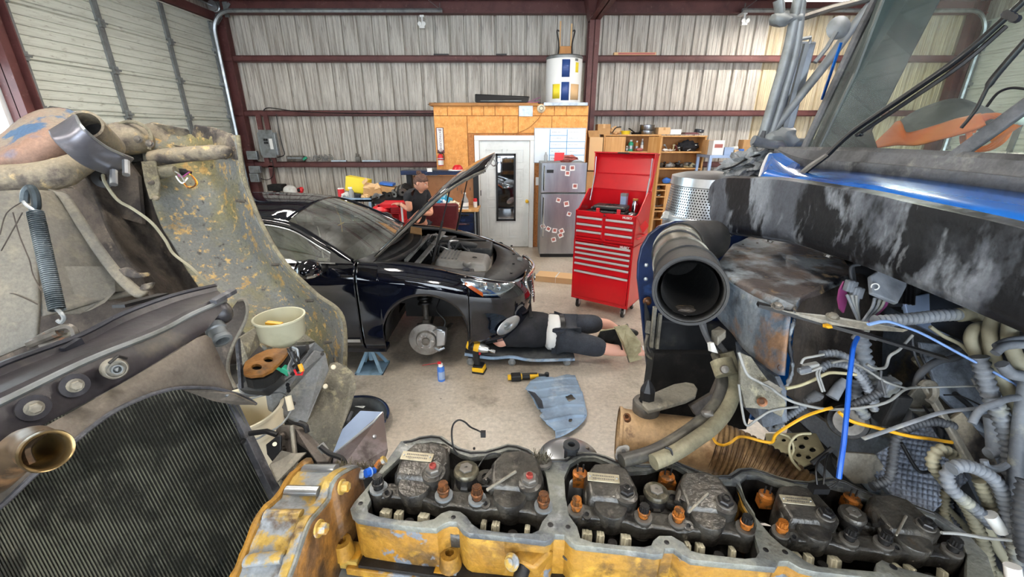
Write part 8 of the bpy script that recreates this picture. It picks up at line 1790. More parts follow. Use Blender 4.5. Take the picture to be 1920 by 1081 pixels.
# perforated plate
zp=1.06
ot=pz([(1436,812),(1500,811),(1530,812),(1546,842),(1536,862),(1520,868),(1505,874),(1478,876),(1462,860),(1440,845)],zp)
hl=[]
for (u,v,r) in ((1452,822,5),(1470,824,5),(1490,822,6),(1512,820,6),(1486,838,7),(1504,836,7),(1524,842,7),(1498,852,6),(1516,856,6),(1488,864,5),(1476,852,5)):hl.append(ell(u,v,r,r*.75,zp,12))
pp=thing('perforated_plate','cream metal plate full of round holes lying beside the engine below the harness','plate',PZ(1490,840,zp));obj('plate_sheet',plate_holes(ot,hl,zp-.006,zp,.001),'cream_metal',pp,smooth=30);obj('plate_stand',MB().plate([V((x,y,zp-.03)) for x,y in ot],.02),'black_rough',pp,smooth=0)

# ================================================================ AIR INTAKE
ai=thing('intake_elbow','big black rubber intake elbow with silver clamps and its open mouth facing the engine','intake pipe',PC(1293,548,.95))
mo=PC(1293,545,.88);path=[mo,PC(1289,520,1.0),PC(1278,494,1.12),PC(1270,474,1.23),PC(1275,460,1.33),PC(1298,452,1.42),PC(1335,450,1.48)]
Q=catmull(path,7);ax0=(mo-Q[3]).normalized();
R0=[.0735]*len(Q);
for i in range(len(Q)):R0[i]=.0735 if i<10 else (.0735-.006*min(1,(i-10)/8))
obj('rubber_elbow',MB().tube(Q[:16],R0[:16],36,False),'rubber',ai,smooth=80,solid=.008,off=-1)
obj('steel_elbow',MB().tube(Q[15:30],[r*1.01 for r in R0[15:30]],36,False),'elbow_metal',ai,smooth=80);obj('rear_boot',MB().tube(Q[28:],[r*1.03 for r in R0[28:]],30,True),'rubber',ai,smooth=80)
obj('mouth_rim',MB().lathe([(.068,-.01),(.0745,-.012),(.0765,-.004),(.0755,.004),(.070,.004),(.067,-.01)],mo,ax0,44),'rubber',ai,smooth=60);obj('inner_sleeve',MB().tube(Q[1:20],[.058]*19,30,False),'black_rough',ai,smooth=80)
obj('inner_stop',MB().lathe([(0,0),(.058,0)],Q[19],(Q[19]-Q[21]),30),'black_rough',ai);obj('dirt',MB().blob(Q[3]+V((0,0,-.058)),.03,.025,.006,.4,8,sub=2),'hood_tan',ai)
for i,w_,m_ in ((8,1.03,'rubber'),(14,1.035,'elbow_metal'),(20,1.04,'rubber'),(24,1.04,'elbow_metal'),(28,1.06,'rubber')):obj('hose_clamp',MB().lathe([(R0[i]*w_-.002,-.007),(R0[i]*w_+.002,-.007),(R0[i]*w_+.002,.007),(R0[i]*w_-.002,.007)],Q[i],(Q[i]-Q[i+1]),40),m_,ai,smooth=30)
# air cleaner
c=PC(1352,330,2.12);cz=c.z;ac=thing('air_cleaner','silver perforated air cleaner can standing behind the cowl lip','air cleaner',(c.x,c.y,cz-.4))
Rr_=.235
obj('can_top',MB().lathe([(0,.015),(Rr_*.8,.012),(Rr_,.0),(Rr_+.004,-.04),(Rr_-.002,-.045),(Rr_-.002,0)],c,(0,0,1),56),'alum',ac,smooth=50)
obj('can_core',MB().lathe([(0,-.02),(Rr_-.02,-.02),(Rr_-.01,-.21),(0,-.21)],c,(0,0,1),48),'black',ac);
m=MB();rws=12;cols_=110
for i in range(rws):
    for j in range(cols_):
        a0=2*PI*(j+(.5 if i % 2 else 0))/cols_;z=-.052-i*.0125;da=PI/cols_
        def cp_(a,z):r=Rr_-.002+(-z-.045)*.10;return V((c.x+r*math.cos(a),c.y+r*math.sin(a),cz+z))
        hexo=[(a0-da,z-.00625),(a0+da,z-.00625),(a0+da,z+.00625),(a0-da,z+.00625)];hexi=[(a0-da*.52,z-.0034),(a0+da*.52,z-.0034),(a0+da*.52,z+.0034),(a0-da*.52,z+.0034)]
        m.add([cp_(*q) for q in hexo+hexi],[(0,1,5,4),(1,2,6,5),(2,3,7,6),(3,0,4,7)])
obj('perforated_screen',m,'alum',ac,smooth=60)
obj('can_skirt',MB().lathe([(Rr_+.013,-.19),(Rr_+.018,-.20),(Rr_+.022,-.28),(Rr_+.05,-.29),(Rr_+.06,-.31),(Rr_+.04,-.34),(Rr_,-.42),(0,-.42)],c,(0,0,1),56),'alum',ac,smooth=50)
obj('can_bracket',MB().box((c.x-.05,c.y-.03,.9),(c.x+.05,c.y+.03,cz-.42)),'black_rough',ac,smooth=0)
t=thing('white_bracket','small off white bracket standing beside the air cleaner skirt','bracket',PC(1242,398,2.2));obj('plate',MB().plate([PC(u,v,2.2) for u,v in ((1238,410),(1244,397),(1262,400),(1262,412))],.03),'white_dirty',t,smooth=0);p=PC(1247,406,2.19);obj('knob',MB().lathe([(0,0),(.018,0),(.016,.01),(0,.012)],p,CAM-p,16),'galv',t)
obj('post',MB().bar(PC(1250,408,2.24),PC(1250,470,2.2),.03,.02,(0,1,0)),'galv',t,smooth=0)
# plastic bag over it
mat('film','#b9bdc0',.12,0,[('#8a8e92',8,.5,.62),('#ffffff',12,.6,.7)],.9,40,trans=.4,ior=1.3)
pb=thing('plastic_bag','crumpled clear plastic bag lying on the air cleaner beside the blue cab corner','bag',PC(1400,320,2.0))
obj('bag_film',MB().blob(PC(1408,306,2.02),.12,.09,.055,.5,9,Matrix.Rotation(-.35,3,'Y'),4,3),'film',pb,smooth=30);obj('bag_strap',MB().tube(catmull(pc([(1355,318),(1375,312),(1400,298),(1425,290)],1.95),5),.005,6),'black',pb)
# blue splash plate behind the elbow
ip=thing('inner_fender','dark blue inner fender plate with a black plastic liner behind the intake elbow','inner fender',PC(1250,600,1.7))
FP=[(1193,520),(1194,490),(1200,462),(1214,438),(1235,422),(1262,413),(1300,413),(1345,424),(1400,440),(1400,560),(1390,640),(1330,700),(1290,715),(1238,735),(1222,715),(1212,695),(1206,640),(1200,580)]
obj('fender_plate',MB().plate([PY(u,v,1.72) for u,v in FP],.02),'shield_blue',ip,smooth=0,bevel=.004)
obj('liner',MB().plate([PY(u,v,1.69) for u,v in ((1206,560),(1216,590),(1340,600),(1400,600),(1400,660),(1335,684),(1262,672),(1217,664),(1209,640))],.05),'shield_black',ip,smooth=0,bevel=.012)
obj('lower_liner',MB().plate([PY(u,v,1.70) for u,v in ((1208,660),(1217,668),(1262,677),(1345,690),(1345,715),(1290,722),(1240,733),(1222,715))],.03),'black_rough',ip,smooth=0,bevel=.006)
for a_,b_ in (((1228,575),(1221,650)),((1238,588),(1231,652))):obj('vent_slat',MB().bar(PY(*a_,1.62),PY(*b_,1.62),.012,.02,(0,1,0)),'bracket_pale',ip,smooth=0)
obj('seam_bead',MB().tube(catmull([PY(u,v,1.62) for u,v in ((1214,628),(1210,648),(1216,668),(1240,675),(1290,682))],5),.006,6),'bracket_pale',ip)
p=PY(1214,564,1.68);obj('marker_lamp',MB().blob(p,.02,.015,.02,.1,4,sub=2),'bolt_rust',ip,label='rusty marker lamp stub')
for (u,v) in ((1211,523),(1235,689),(1212,497)):p=PY(u,v,1.66);obj('fender_bolt',MB().lathe([(0,0),(.009,0),(.006,.005),(0,.006)],p,(0,-1,.1),12),'galv',ip)
obj('small_tab',MB().plate([PY(u,v,1.60) for u,v in ((1212,600),(1219,601),(1217,624),(1209,622))],.008),'bracket_pale',ip,smooth=0);obj('support',MB().box((.62,1.60,.8),(1.1,1.68,1.2)),'black_rough',ip,smooth=0)
# lever arm with rubber stop
ar_=thing('hood_stop_arm','pale steel arm with a pointed black rubber stop beside the intake','arm',PC(1250,745,1.32))
bz=PC(1213,757,1.32).z
obj('arm_plate',MB().plate([PZ(u,v,bz) for u,v in ((1204,750),(1225,742),(1262,726),(1285,722),(1300,725),(1307,735),(1303,748),(1285,757),(1240,770),(1215,776),(1203,765))],.014),'bracket_pale',ar_,smooth=0,bevel=.003)
p=PZ(1213,753,bz);obj('boss',MB().lathe([(0,-.035),(.042,-.035),(.044,-.004),(.040,.004),(.026,.006),(.024,.002),(0,.002)],p,(0,0,1),32),'grime_metal',ar_,smooth=40)
obj('rubber_stop',MB().lathe([(0,0),(.023,0),(.024,.045),(.017,.06),(.004,.082),(0,.083)],p,(-.05,0,1),8),'black',ar_,smooth=20)
m=MB();random.seed(12)
for k in range(22):q=PZ(random.uniform(1278,1300),random.uniform(730,747),bz+.001);m.blob(q,random.uniform(.003,.007),.003,.002,.2,5,sub=1)
obj('rust_scale',m,'hood_tan',ar_,kind='stuff');obj('arm_bracket',MB().plate([PC(u,v,1.34) for u,v in ((1290,758),(1330,735),(1345,700),(1360,760),(1330,800),(1300,775))],.02),'bracket',ar_,smooth=0);obj('arm_post',MB().bar(PC(1330,760,1.36),PC(1345,900,1.3),.05,.05,(0,1,0)),'black_rough',ar_,smooth=0)
# big hoses
hz=thing('coolant_hoses','pair of thick grimy hoses sweeping down behind the rocker boxes','hoses',PC(1340,740,1.1))
obj('hose',MB().tube(catmull(pc([(1362,660),(1372,690),(1376,725),(1364,765),(1338,798),(1300,826),(1262,850),(1225,866)],[1.2,1.19,1.17,1.13,1.10,1.07,1.04,1.02]),7),.0195,16),'hose_tan',hz,smooth=80)
obj('hose',MB().tube(catmull(pc([(1344,662),(1356,700),(1348,745),(1318,785),(1275,818),(1225,846),(1165,864)],[1.24,1.2,1.16,1.13,1.1,1.06,1.03]),7),[.0175]*43,16),'hose',hz,smooth=80)
obj('hose_joint',MB().tube(pc([(1352,675),(1362,703)],[1.18,1.16]),.030,14),'hose_tan',hz);obj('clamp_stud',MB().lathe([(0,0),(.012,0),(.010,.008),(0,.009)],PC(1358,692,1.12),(-.2,-.8,.5),12),'grime_metal',hz)
obj('tie',MB().tube(catmull(pc([(1247,838),(1257,842),(1260,852),(1255,860)],1.02),4),.003,6),'black',hz);obj('hose_clip',MB().blob(PC(1327,774,1.07),.016,.010,.010,.2,5,sub=2),'grime_metal',hz)
vb=thing('valve_block','pale valve block with two hose ends beside the rusty firewall box','valve',PC(1345,630,1.25))
obj('block',MB().hexa([PC(u,v,c_) for u,v,c_ in ((1333,640,1.24),(1345,650,1.2),(1362,633,1.2),(1350,628,1.26),(1333,618,1.24),(1345,632,1.2),(1362,618,1.2),(1348,610,1.26))]),'bracket_pale',vb,smooth=0,bevel=.004);obj('block_port',MB().plate([PC(u,v,1.2) for u,v in ((1326,642),(1332,640),(1340,660),(1328,657))],.02),'white_dirty',vb,smooth=0)
for P_ in ([(1318,600),(1325,630),(1344,660)],[(1345,640),(1352,650),(1362,662)],[(1312,598),(1322,625),(1338,655)]):obj('thin_hose',MB().tube(catmull(pc(P_,[1.26,1.24,1.22]),5),.008,8),'conduit_dark',vb)
# exhaust pipe with flex section
ep=thing('exhaust_pipe','tan steel exhaust pipe with a ribbed copper coloured flex section beside the engine','exhaust pipe',PC(1300,830,1.3))
P_=catmull(pc([(1160,812),(1220,822),(1290,830),(1345,838)],[1.36,1.34,1.32,1.30]),6)
obj('plain_pipe',MB().tube(P_,[.086 if i<1 else .082 for i in range(len(P_))],36,False),'orange_pipe',ep,smooth=80,solid=.004,off=-1);obj('pipe_inside',MB().lathe([(0,0),(.08,0)],P_[2],P_[1]-P_[2],30),'black_rough',ep)
obj('pipe_lip',MB().lathe([(.082,-.004),(.087,-.004),(.087,.004),(.082,.004)],P_[0],P_[0]-P_[1],36),'orange_pipe',ep)
P2=resample(pc([(1332,836),(1385,858),(1436,888),(1490,930),(1550,985)],[1.30,1.27,1.23,1.18,1.13]),140);rr=[(.080,.0765,.0765,.080,.0805,.0805)[i % 6] for i in range(len(P2))]
obj('flex_section',MB().tube(P2,[r*1.02 for r in rr],36,False),'flex_pipe',ep,smooth=35)
p=PC(1176,783,1.25);obj('sensor_bung',MB().lathe([(.006,-.01),(.011,-.01),(.011,.012),(.006,.012),(.006,.002),(0,.002)],p,(-.3,-.5,.8),14),'bolt_rust',ep)
q=thing('pipe_flange','small oval two hole flange on a stub standing behind the middle rocker bay','flange',PC(1167,848,1.05))
p=PC(1167,848,1.05);dn=V((-.2,-.75,.6)).normalized();X_,Y_b,D_=basis(dn);obj('stub',MB().cyl(p-D_*.03,p,.016,14).cyl(p-D_*.03,p-D_*.03+V((0,0,-.05)),.014,12),'grime_metal',q)
pts=[p+X_*(.021*math.cos(a))*1.0+Y_b*(.012*math.sin(a)) for a in [2*PI*k/16 for k in range(16)]]
pts=[p+(X_*.6+Y_b*.8)*(.024*math.cos(a))+(X_*-.8+Y_b*.6)*.013*math.sin(a) for a in [2*PI*k/16 for k in range(16)]];obj('flange',MB().plate(pts,.008),'grime_metal',q,smooth=0,bevel=.002)
for s in (-.013,.004,):c_=p+(X_*.6+Y_b*.8)*(s*1.1)+D_*.0005;obj('flange_hole',MB().lathe([(0,.0),(.0055,0),(.0055,.002),(0,.002)],c_,D_,12),'black',q)

# ================================================================ MIRROR BRACKET, WIPERS
mb_=thing('mirror_bracket','tubular grey mirror bracket on the far side of the blue cab','mirror bracket',PC(1430,270,2.2))
YM=2.05
def ym(L,y=YM):return [PY(u,v,y) for u,v in L]
for L,r in (([(1428,262),(1452,180),(1478,90),(1496,0),(1506,-60)],.024),([(1442,262),(1468,180),(1492,90),(1503,0),(1512,-60)],.022),([(1432,268),(1480,205),(1540,130),(1600,50),(1640,0),(1690,-60)],.022)):obj('tube',MB().tube(catmull(ym(L),5),r*.85,12),'galv_dull',mb_,smooth=80)
obj('flattened_end',MB().tube(ym([(1424,268),(1430,245)]),[.03,.022],10,flat=.5).tube(ym([(1430,272),(1445,252)]),[.02,.022],10,flat=.5),'conduit_dark',mb_);
obj('cross_arm',MB().tube(catmull(ym([(1412,266),(1430,268),(1450,270),(1500,268),(1520,268)]),4),.022,10),'galv_dull',mb_);obj('arm_clamp',MB().blob(PY(1466,262,YM-.03),.07,.05,.05,.2,5,sub=3),'galv_dull',mb_)
obj('bent_arm',MB().tube(catmull(ym([(1412,262),(1440,270),(1462,272),(1470,285),(1482,290)],YM-.1),5),.020,10),'galv',mb_)
obj('mirror_back',MB().bar(PY(1510,78,YM+.05),PY(1465,252,YM+.05),.085,.03,(0,1,0)),'galv',mb_,smooth=0,bevel=.006);obj('mirror_rib',MB().bar(PY(1512,82,YM),PY(1468,250,YM),.02,.015,(0,1,0)),'galv_dull',mb_,smooth=0)
obj('mirror_stay',MB().tube(ym([(1488,76),(1520,70),(1518,82)]),.008,6),'galv_dull',mb_);obj('arm_joint',MB().tube(ym([(1460,0),(1464,36),(1500,34)]),.022,10).blob(PY(1464,36,YM),.045,.03,.03,.2,5,sub=2),'galv_dull',mb_)
obj('brace',MB().tube(ym([(1500,34),(1560,15),(1620,0),(1680,-20)]),.014,8),'grime_metal',mb_)
obj('convex_mirror',MB().lathe([(0,.01),(.03,.008),(.045,0),(.03,-.015),(0,-.02)],PY(1572,52,YM-.05),(-.2,-1,.1),22),'galv_dull',mb_);obj('mirror_swivel',MB().tube(ym([(1528,117),(1550,90),(1568,60)],YM-.06),.009,8),'galv_dull',mb_)
wp=thing('windshield_wiper','long black wiper arm lying across the dusty cab windshield','wiper',PX(1500,330,.95))
L=[PX(u,v,x) for u,v,x in ((1484,342,.90),(1520,312,.94),(1552,290,.97))]
obj('arm_shoe',MB().tube(L,[.016,.021,.016],8,flat=.45),'black',wp,smooth=30)
L2=[PX(u,v,x) for u,v,x in ((1552,290,.97),(1600,246,1.0),(1700,178,1.03),(1800,108,1.07),(1880,38,1.12),(1930,-8,1.15))];obj('arm',MB().tube(catmull(L2,5),.0105,8,flat=.7),'black',wp,smooth=60);obj('blade',MB().tube([p+V((.012,0,-.012)) for p in catmull(L2[1:5],5)],.0055,6),'rubber',wp)
for k in range(3):p=PX(1893+k*7,28+k*4,1.10);obj('pivot_nut',MB().cyl(p,p+V((-.02,-.01,0)),.008,8),'black',wp)
p=PX(1614,252,.99);obj('washer_jet',MB().blob(p,.008,.008,.006,.1,4,sub=1),'black',wp)
wp2=thing('windshield_wiper','shorter black wiper arm ending on the glass near the orange cord reel','wiper',PX(1850,170,1.1))
L=[PX(u,v,x) for u,v,x in ((1802,240,1.06),(1830,205,1.07),(1855,158,1.08),(1885,120,1.10),(1925,75,1.12))];obj('arm',MB().tube(catmull(L,5),[.006]*5+[.0065]*5+[.012]*11,8,flat=.6),'black',wp2,smooth=60);obj('washer_hose',MB().tube(catmull([PX(u,v,1.11) for u,v in ((1850,200),(1870,175),(1895,165),(1925,167))],5),.003,6),'black',wp2)
# things on the dash
co=thing('orange_cord_coil','coil of bright orange extension cord standing on the cab dashboard','cord',PX(1850,245,1.42));c=PX(1848,246,1.42)
for k in range(9):
    r=.062+.004*(k % 3);cc=c+V((.004*(k//3),-.015+.0045*k,-.004));obj('cord_loop',MB().tube(catmull([cc+V((r*.35*math.cos(a),r*1.25*math.cos(a)*.9,r*.72*math.sin(a))) for a in [q*PI/8 for q in range(16)]],2,True),.0052,6,False),'orange',co)
obj('cord_tail',MB().tube(catmull([c+V((0,.05,-.0)),c+V((0,.02,-.05)),c+V((0,-.02,-.075))],5),.008,6),'orange',co)
vs_=thing('orange_vest','orange safety cloth draped on the cab dashboard next to the cord coil','cloth',PX(1720,262,1.42))
sheet3('cloth',[px_([(1640,268),(1665,246),(1688,226),(1700,250),(1750,236),(1800,222),(1840,214)],1.44),px_([(1642,276),(1680,272),(1720,272),(1760,262),(1800,250),(1830,240),(1845,232)],1.40)],'orange',vs_,24,6,.006,.006)
gs=thing('folded_seat_cover','dark green grey cover heaped behind the orange safety cloth in the cab','cover',PX(1770,225,1.5))
sheet3('cover_cloth',[px_([(1692,228),(1730,205),(1780,190),(1810,190),(1845,205),(1870,225)],1.55),px_([(1700,262),(1740,255),(1780,245),(1810,240),(1840,240),(1870,245)],1.47)],'conduit_dark',gs,20,6,.02,.008)

rb_=thing('red_bottle','small red lidded item at the far end of the dashboard in the cab','bottle',PX(1905,235,1.4));obj('body',MB().bar(PX(1860,262,1.35),PX(1915,225,1.35),.02,.02),'orange',rb_,bevel=.004);obj('cap',MB().blob(PX(1915,222,1.35),.018,.018,.018,0,1,sub=2),'white',rb_)

# ================================================================ CONTROL BOX AND HARNESS
eb=thing('fuse_box','grey fuse box with a dark louvred body under the cowl lip','fuse box',PC(1670,540,1.1))
a=[(1625,520,1.04),(1640,510,1.05),(1692,520,1.05),(1692,540,1.04),(1675,572,1.02),(1628,552,1.02)]
obj('cover',MB().plate([PC(*q) for q in a],.012),'conduit',eb,smooth=0,bevel=.003);obj('body',MB().hexa([PC(*q) for q in ((1640,575,1.12),(1728,578,1.16),(1735,555,1.22),(1650,550,1.2),(1650,512,1.08),(1720,520,1.12),(1740,535,1.2),(1665,512,1.18))]),'car_plastic',eb,bevel=.006)
p=PC(1641,537,1.015);obj('round_plug',MB().lathe([(.006,0),(.0085,.001),(.0085,.003),(.006,.003)],p,CAM-p,20),'white_dirty',eb)
for k in range(4):obj('rib',MB().bar(PC(1690+k*8,530+k*1.5,1.10),PC(1688+k*8,568+k,1.08),.006,.006,(0,1,0)),'black',eb,smooth=0)
obj('mount_frame',MB().tube(catmull(pc([(1735,582),(1750,560),(1757,545)],1.14),4),.006,6),'black',eb);obj('rear_plate',MB().plate([PC(u,v,1.2) for u,v in ((1690,520),(1770,548),(1900,600),(1880,625),(1740,590),(1690,580))],.01),'plate_blue',eb,smooth=0)
st_=thing('support_strip','long dark angle strip crossing in front of the rusty firewall box','strip',PC(1550,600,1.0))
obj('angle',MB().bar(PC(1421,570,1.04),PC(1640,632,.98),.024,.008).bar(PC(1640,632,.98),PC(1775,672,.96),.02,.006),'black',st_,smooth=0);obj('angle_top',MB().plate([PC(*q) for q in ((1425,571,1.035),(1475,583,1.02),(1560,592,.995),(1640,606,.97),(1700,618,.96),(1690,622,.96),(1620,618,.975),(1540,606,1.0))],.006),'bracket_pale',st_,smooth=0)
for (u,v,m_) in ((1457,575,'grime_metal'),(1561,594,'bracket_pale')):obj('strip_bolt',hexbolt(PC(u,v,1.0 if u<1500 else .985),(0,-.3,1),.010),m_,st_)
obj('strip_nut',MB().blob(PC(1552,611,.985),.012,.010,.006,.1,4,sub=1),'wire_yellow',st_)
tg=thing('purple_tag','serrated purple plastic tag hanging beside the torn edge of the rusty box','tag',PC(1578,555,1.1));P_=[(1580,527),(1584,540),(1586,555),(1584,570),(1579,586),(1572,578),(1569,560),(1572,542)];obj('tag_body',MB().plate(pc(P_,1.1),.006),'wire_purple',tg,smooth=0)
hn_=thing('wiring_harness','dusty grey wiring harness of ribbed conduits spilling from the cab firewall','wiring harness',(1.0,.5,1.2))
def rib(L,r,c,m='conduit',k=6,nm='conduit',n_=10):obj(nm,corr(pc(L,c),r*1.0,k,max(.0055,r*.95),n_,.13),m,hn_,smooth=60)
def smo(L,r,c,m='wire_grey',nm='cable',lab=None,flat=1,par=None):return obj(nm,MB().tube(catmull(pc(L,c),6),r,8,flat=flat),m,par or hn_,smooth=80,label=lab)
k_=lambda px,c:px*c/FPX
rib([(1612,618),(1615,640),(1618,668),(1628,692),(1642,722),(1656,752),(1664,780)],.0185,1.10)
rib([(1640,602),(1680,600),(1720,596),(1765,591),(1802,589)],.0135,1.0);obj('conduit_boot',MB().tube(catmull(pc([(1798,590),(1815,588),(1832,586),(1838,595)],1.0),4),[.017]*6+[.023]*7,14),'conduit_tan',hn_)
rib([(1540,664),(1560,662),(1580,667),(1606,685),(1628,724),(1645,760),(1655,790)],.0095,1.06)
rib([(1538,694),(1548,684),(1566,681),(1592,687),(1616,712),(1632,742),(1640,770)],.0088,1.03)
rib([(1607,712),(1605,738),(1610,762),(1624,782)],.0125,1.08)
rib([(1594,762),(1608,755),(1628,747),(1650,735)],.0095,1.02,'conduit_dark');rib([(1455,806),(1464,792),(1480,778),(1508,759)],.0085,1.1,'conduit')
rib([(1635,912),(1650,906),(1666,897),(1673,869),(1676,840),(1680,822),(1692,808),(1715,796),(1756,790),(1790,800)],.0098,.99,'conduit_dark')
rib([(1690,780),(1720,800),(1752,812),(1790,820)],.024,1.10,'conduit_dark');rib([(1660,740),(1676,770),(1680,800)],.015,1.12,'conduit')
rib([(1836,668),(1840,684),(1846,706),(1858,742),(1874,777),(1888,820),(1894,876),(1890,930)],.0150,.93)
rib([(1800,872),(1784,878),(1775,892),(1783,915),(1815,943),(1843,966),(1862,985)],.0120,.90);rib([(1784,878),(1805,872),(1840,882),(1870,906),(1886,946),(1892,985),(1900,1020),(1910,1060),(1912,1110)],.0122,.88)
rib([(1790,856),(1766,842),(1750,856),(1750,872),(1764,892),(1789,920),(1812,948),(1830,984),(1845,1020),(1853,1060),(1850,1110)],.0115,.93,'conduit_tan');rib([(1836,900),(1848,930),(1862,962)],.0112,.92,'conduit_tan')
obj('white_sleeve',MB().tube(pc([(1856,964),(1878,995)],.885),.0125,12),'white_dirty',hn_,label='white sleeve');obj('white_sleeve',MB().tube(pc([(1898,1060),(1904,1110)],.83),.013,12),'white',hn_,label='white sleeve')
smo([(1928,700),(1916,770),(1906,860),(1902,940),(1904,1020)],.0135,.90,'conduit','hose');rib([(1925,900),(1916,950),(1918,1000),(1928,1050)],.014,.84,'conduit_dark')
smo([(1838,690),(1828,660),(1820,635),(1828,616),(1845,612),(1852,630),(1842,655),(1838,690)],.0125,.97,'conduit_tan','hose');smo([(1862,596),(1856,620),(1860,650),(1868,684),(1888,726),(1911,772),(1925,800)],.0135,.94,'conduit_tan','hose');smo([(1895,605),(1893,630),(1898,655),(1915,690),(1935,720)],.014,.9,'conduit_tan','hose')
smo([(1866,662),(1880,650),(1900,646),(1930,646)],.0085,.86,'conduit','hose');smo([(1868,650),(1890,640),(1930,634)],.0085,.87,'conduit','hose');smo([(1878,682),(1895,700),(1925,705)],.012,.88,'conduit','hose')
smo([(1628,608),(1660,602),(1690,610),(1733,627),(1800,663),(1863,697),(1935,738)],.0050,.93,'wire_lightblue','cable','pale blue cable',.6)
for L,r,c,m_ in (([(1711,628),(1700,640),(1685,656),(1668,668),(1660,688),(1640,690),(1625,682)],.0035,1.0,'wire_grey'),([(1744,612),(1770,630),(1800,645),(1818,662)],.0045,1.0,'conduit_tan'),([(1718,724),(1726,700),(1755,678),(1789,671),(1812,660)],.0085,1.02,'conduit_dark'),([(1726,726),(1770,725),(1844,723)],.0022,.98,'wire_grey'),
                    ([(1822,793),(1838,768),(1866,756),(1892,747),(1930,743)],.0075,.90,'conduit'),([(1385,660),(1400,700),(1422,715),(1444,726),(1470,745),(1504,758),(1559,767),(1622,763),(1666,752),(1696,730),(1726,725)],.0035,1.0,'wire_grey'),
                    ([(1474,728),(1500,722),(1525,712),(1545,702),(1562,698),(1605,702)],.0040,1.02,'cream_metal'),([(1535,690),(1531,700),(1536,718),(1542,734)],.0026,.99,'wire_grey'),([(1539,690),(1536,702),(1541,718),(1546,733)],.0026,.99,'wire_grey'),
                    ([(1385,720),(1392,770),(1400,797),(1420,785),(1448,769),(1496,762)],.0030,1.05,'wire_grey'),([(1560,680),(1588,676),(1620,690),(1660,715),(1700,728)],.0030,1.0,'wire_grey'),([(1770,740),(1800,742),(1840,760)],.0020,.98,'black'),([(1652,694),(1652,712),(1660,740)],.003,1.0,'conduit_dark'),
                    ([(1502,682),(1508,672),(1525,668),(1545,664)],.003,.98,'wire_grey'),([(1500,690),(1502,700),(1520,696),(1540,688)],.003,.98,'wire_grey'),([(1462,812),(1480,820),(1488,840),(1482,858)],.003,1.12,'cream_metal'),([(1500,880),(1484,860),(1480,835),(1495,815),(1520,812)],.0035,1.1,'cream_metal'),
                    ([(1765,998),(1800,1000),(1850,1008),(1895,1012)],.003,.80,'wire_grey'),([(1690,830),(1720,880),(1742,884)],.004,1.0,'black'),([(1710,630),(1714,660),(1726,690),(1738,720)],.003,1.06,'conduit_dark'),([(1722,640),(1728,668),(1745,700)],.003,1.06,'conduit_dark')):
    smo(L,r,c,m_)
obj('cable_tie',MB().tube(catmull(pc([(1618,822),(1660,808),(1715,789),(1770,772),(1837,765),(1890,764)],[.95,.95,.94,.93,.92,.92]),5),.0055,8,flat=.4),'conduit',hn_)
obj('stay',MB().bar(PC(1735,722,1.02),PC(1840,905,.95),.022,.012),'bracket_pale',hn_,smooth=0,bevel=.003);obj('stay',MB().bar(PC(1870,890,.93),PC(1905,940,.92),.016,.012),'bracket',hn_,smooth=0);obj('stay_clamp',MB().tube(catmull(pc([(1728,725),(1735,718),(1750,722),(1752,740),(1742,752)],1.0),4),.009,8),'bracket_pale',hn_)
obj('relay',MB().cbox(PC(1666,725,1.03),.035,.03,.045),'conduit',hn_,smooth=0,bevel=.004);obj('relay',MB().cbox(PC(1672,765,1.04),.045,.04,.09,Matrix.Rotation(.1,3,'Y')),'black_rough',hn_,smooth=0,bevel=.006);obj('junction',MB().cbox(PC(1452,778,1.12),.03,.03,.09),'conduit',hn_,smooth=0,bevel=.004)
obj('t_connector',MB().tube(pc([(1516,750),(1530,738),(1538,744)],1.02),.010,10).tube(pc([(1510,752),(1535,745)],1.02),.008,8),'conduit_dark',hn_);obj('coupler',MB().tube(pc([(1560,745),(1575,722),(1584,712)],1.02),[.014,.012,.009],12),'conduit',hn_);obj('connector_body',MB().cbox(PC(1520,686,.99),.035,.015,.014,Matrix.Rotation(-.25,3,'Y')),'wire_grey',hn_,smooth=0,bevel=.003);obj('connector_body',MB().cbox(PC(1508,693,.98),.028,.014,.012,Matrix.Rotation(-.25,3,'Y')),'conduit',hn_,smooth=0,bevel=.003)
obj('motor_body',MB().lathe([(0,0),(.045,0),(.05,.02),(.05,.12),(0,.13)],PC(1590,790,1.12),(.5,.6,-.3),26),'cast_dark',hn_);obj('motor_face',MB().lathe([(.012,0),(.034,0),(.034,.008),(.012,.008)],PC(1590,790,1.10),(-.5,-.8,.5),24),'grime_metal',hn_)
obj('big_connector',MB().tube(pc([(1862,780),(1870,820),(1868,845),(1852,850)],.95),[.017,.020,.018,.012],12),'conduit',hn_);obj('hook',MB().tube(catmull(pc([(1845,862),(1850,874),(1870,878),(1888,870)],.9),4),.007,8),'conduit',hn_)
random.seed(6)
for k in range(9):a=k/8;smo([(1640+a*24,558+a*6),(1636+a*22,575),(1625+a*14,592),(1616+a*6,604)],.0036,1.04+.01*(k % 3),random.choice(['conduit','wire_grey','wire_purple','conduit']),'wire')
for k in range(6):a=k/5;smo([(1588+a*22,552+a*2),(1596+a*12,570),(1605+a*5,590),(1612,605)],.0038,1.06+.01*(k % 2),random.choice(['conduit','wire_grey']),'wire')
for k in range(4):obj('wire_plug',MB().cbox(PC(1592+k*6,535+k*6-4*(k % 2),1.07),.018,.016,.03),'conduit',hn_,smooth=0,bevel=.003)
for k in range(5):smo([(1608+k,488+k*2),(1600-k,500),(1602-k*1.5,520),(1604,535)],.0038,1.12-.01*k,'conduit_dark','wire')
obj('harness_wrap',MB().tube(pc([(1610,480),(1660,492),(1720,520)],[1.15,1.1,1.08]),.014,10),'conduit_dark',hn_)
random.seed(77)
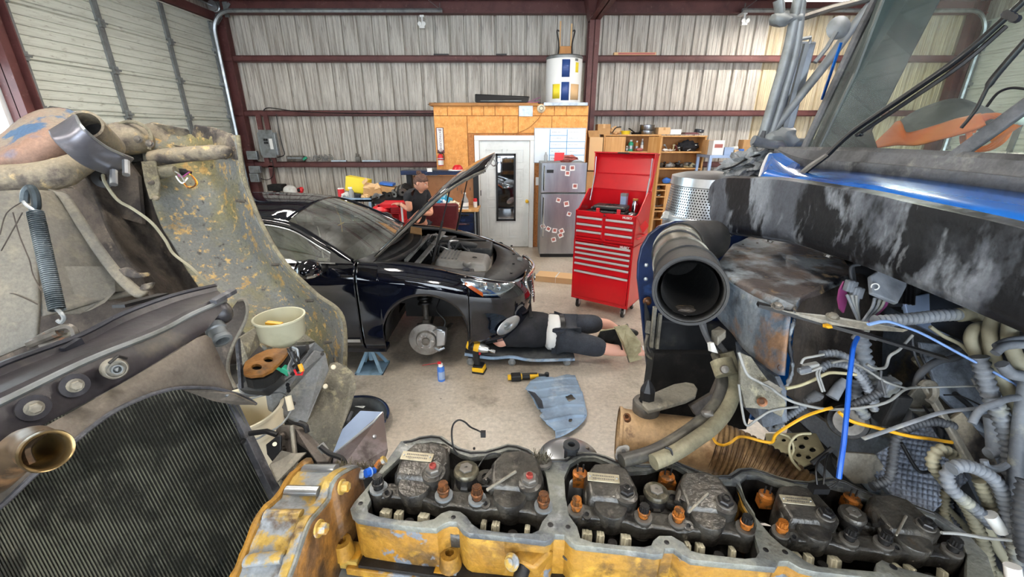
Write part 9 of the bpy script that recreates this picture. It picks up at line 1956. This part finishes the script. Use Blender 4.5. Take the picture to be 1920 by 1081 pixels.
for k in range(16):
    u0,v0=random.uniform(1640,1880),random.uniform(640,800);L=[(u0,v0)];
    for j in range(4):L.append((L[-1][0]+random.uniform(5,55),L[-1][1]+random.uniform(-5,60)))
    smo(L,random.choice([.003,.004,.006,.010]),random.uniform(1.02,1.15),random.choice(['conduit_dark','conduit','conduit_tan','wire_grey','black']),'cable')
for k in range(14):
    u0,v0=random.uniform(1750,1890),random.uniform(860,1000);L=[(u0,v0)]
    for j in range(4):L.append((L[-1][0]+random.uniform(-5,32),L[-1][1]+random.uniform(15,60)))
    (rib if k % 2 else smo)(L,random.choice([.006,.009,.011]),random.uniform(.97,1.06),random.choice(['conduit_dark','conduit','conduit_tan','hose_tan']))
cable(pc([(1338,822),(1343,830),(1356,834),(1370,829),(1384,819),(1400,819),(1430,827),(1448,828),(1455,814),(1480,797),(1510,780),(1540,769),(1560,764)],[1.22,1.2,1.2,1.18,1.18,1.15,1.12,1.1,1.08,1.05,1.03,1.0,1.0]),.0040,'wire_yellow','yellow_cable','yellow cable running from the copper flex pipe up to the harness')
cable(pc([(1573,772),(1588,784),(1605,792),(1650,803),(1700,816),(1740,822),(1785,829)],.97),.0040,'wire_yellow','yellow_cable','second yellow cable crossing behind the blue cable towards the cab')
cable(pc([(1608,632),(1600,650),(1596,680),(1592,715),(1590,750),(1586,790),(1582,830),(1577,865),(1573,896)],[1.03,1.0,.98,.96,.94,.92,.91,.90,.90]),.0052,'wire_blue','blue_cable','bright blue cable hanging straight down in front of the harness')
tw=thing('injector_wires','three thin black wires from a connector down into the last rocker bay','wires',PC(1545,870,.95))
for L in ([(1556,846),(1536,862),(1530,880),(1532,908)],[(1553,850),(1548,865),(1546,885),(1544,908)],[(1556,848),(1562,865),(1573,890),(1568,905),(1552,915)]):obj('wire',MB().tube(catmull(pc(L,[1.0,.97,.95,.94,.94][:len(L)]),6),.0022,6),'black',tw)
obj('wire_connector',MB().tube(pc([(1522,868),(1545,852),(1560,840)],1.0),.006,8),'black',tw);obj('wire_plug',MB().cbox(PC(1535,915,.94),.035,.02,.015),'black',tw)
# small tidy-ups: nothing else
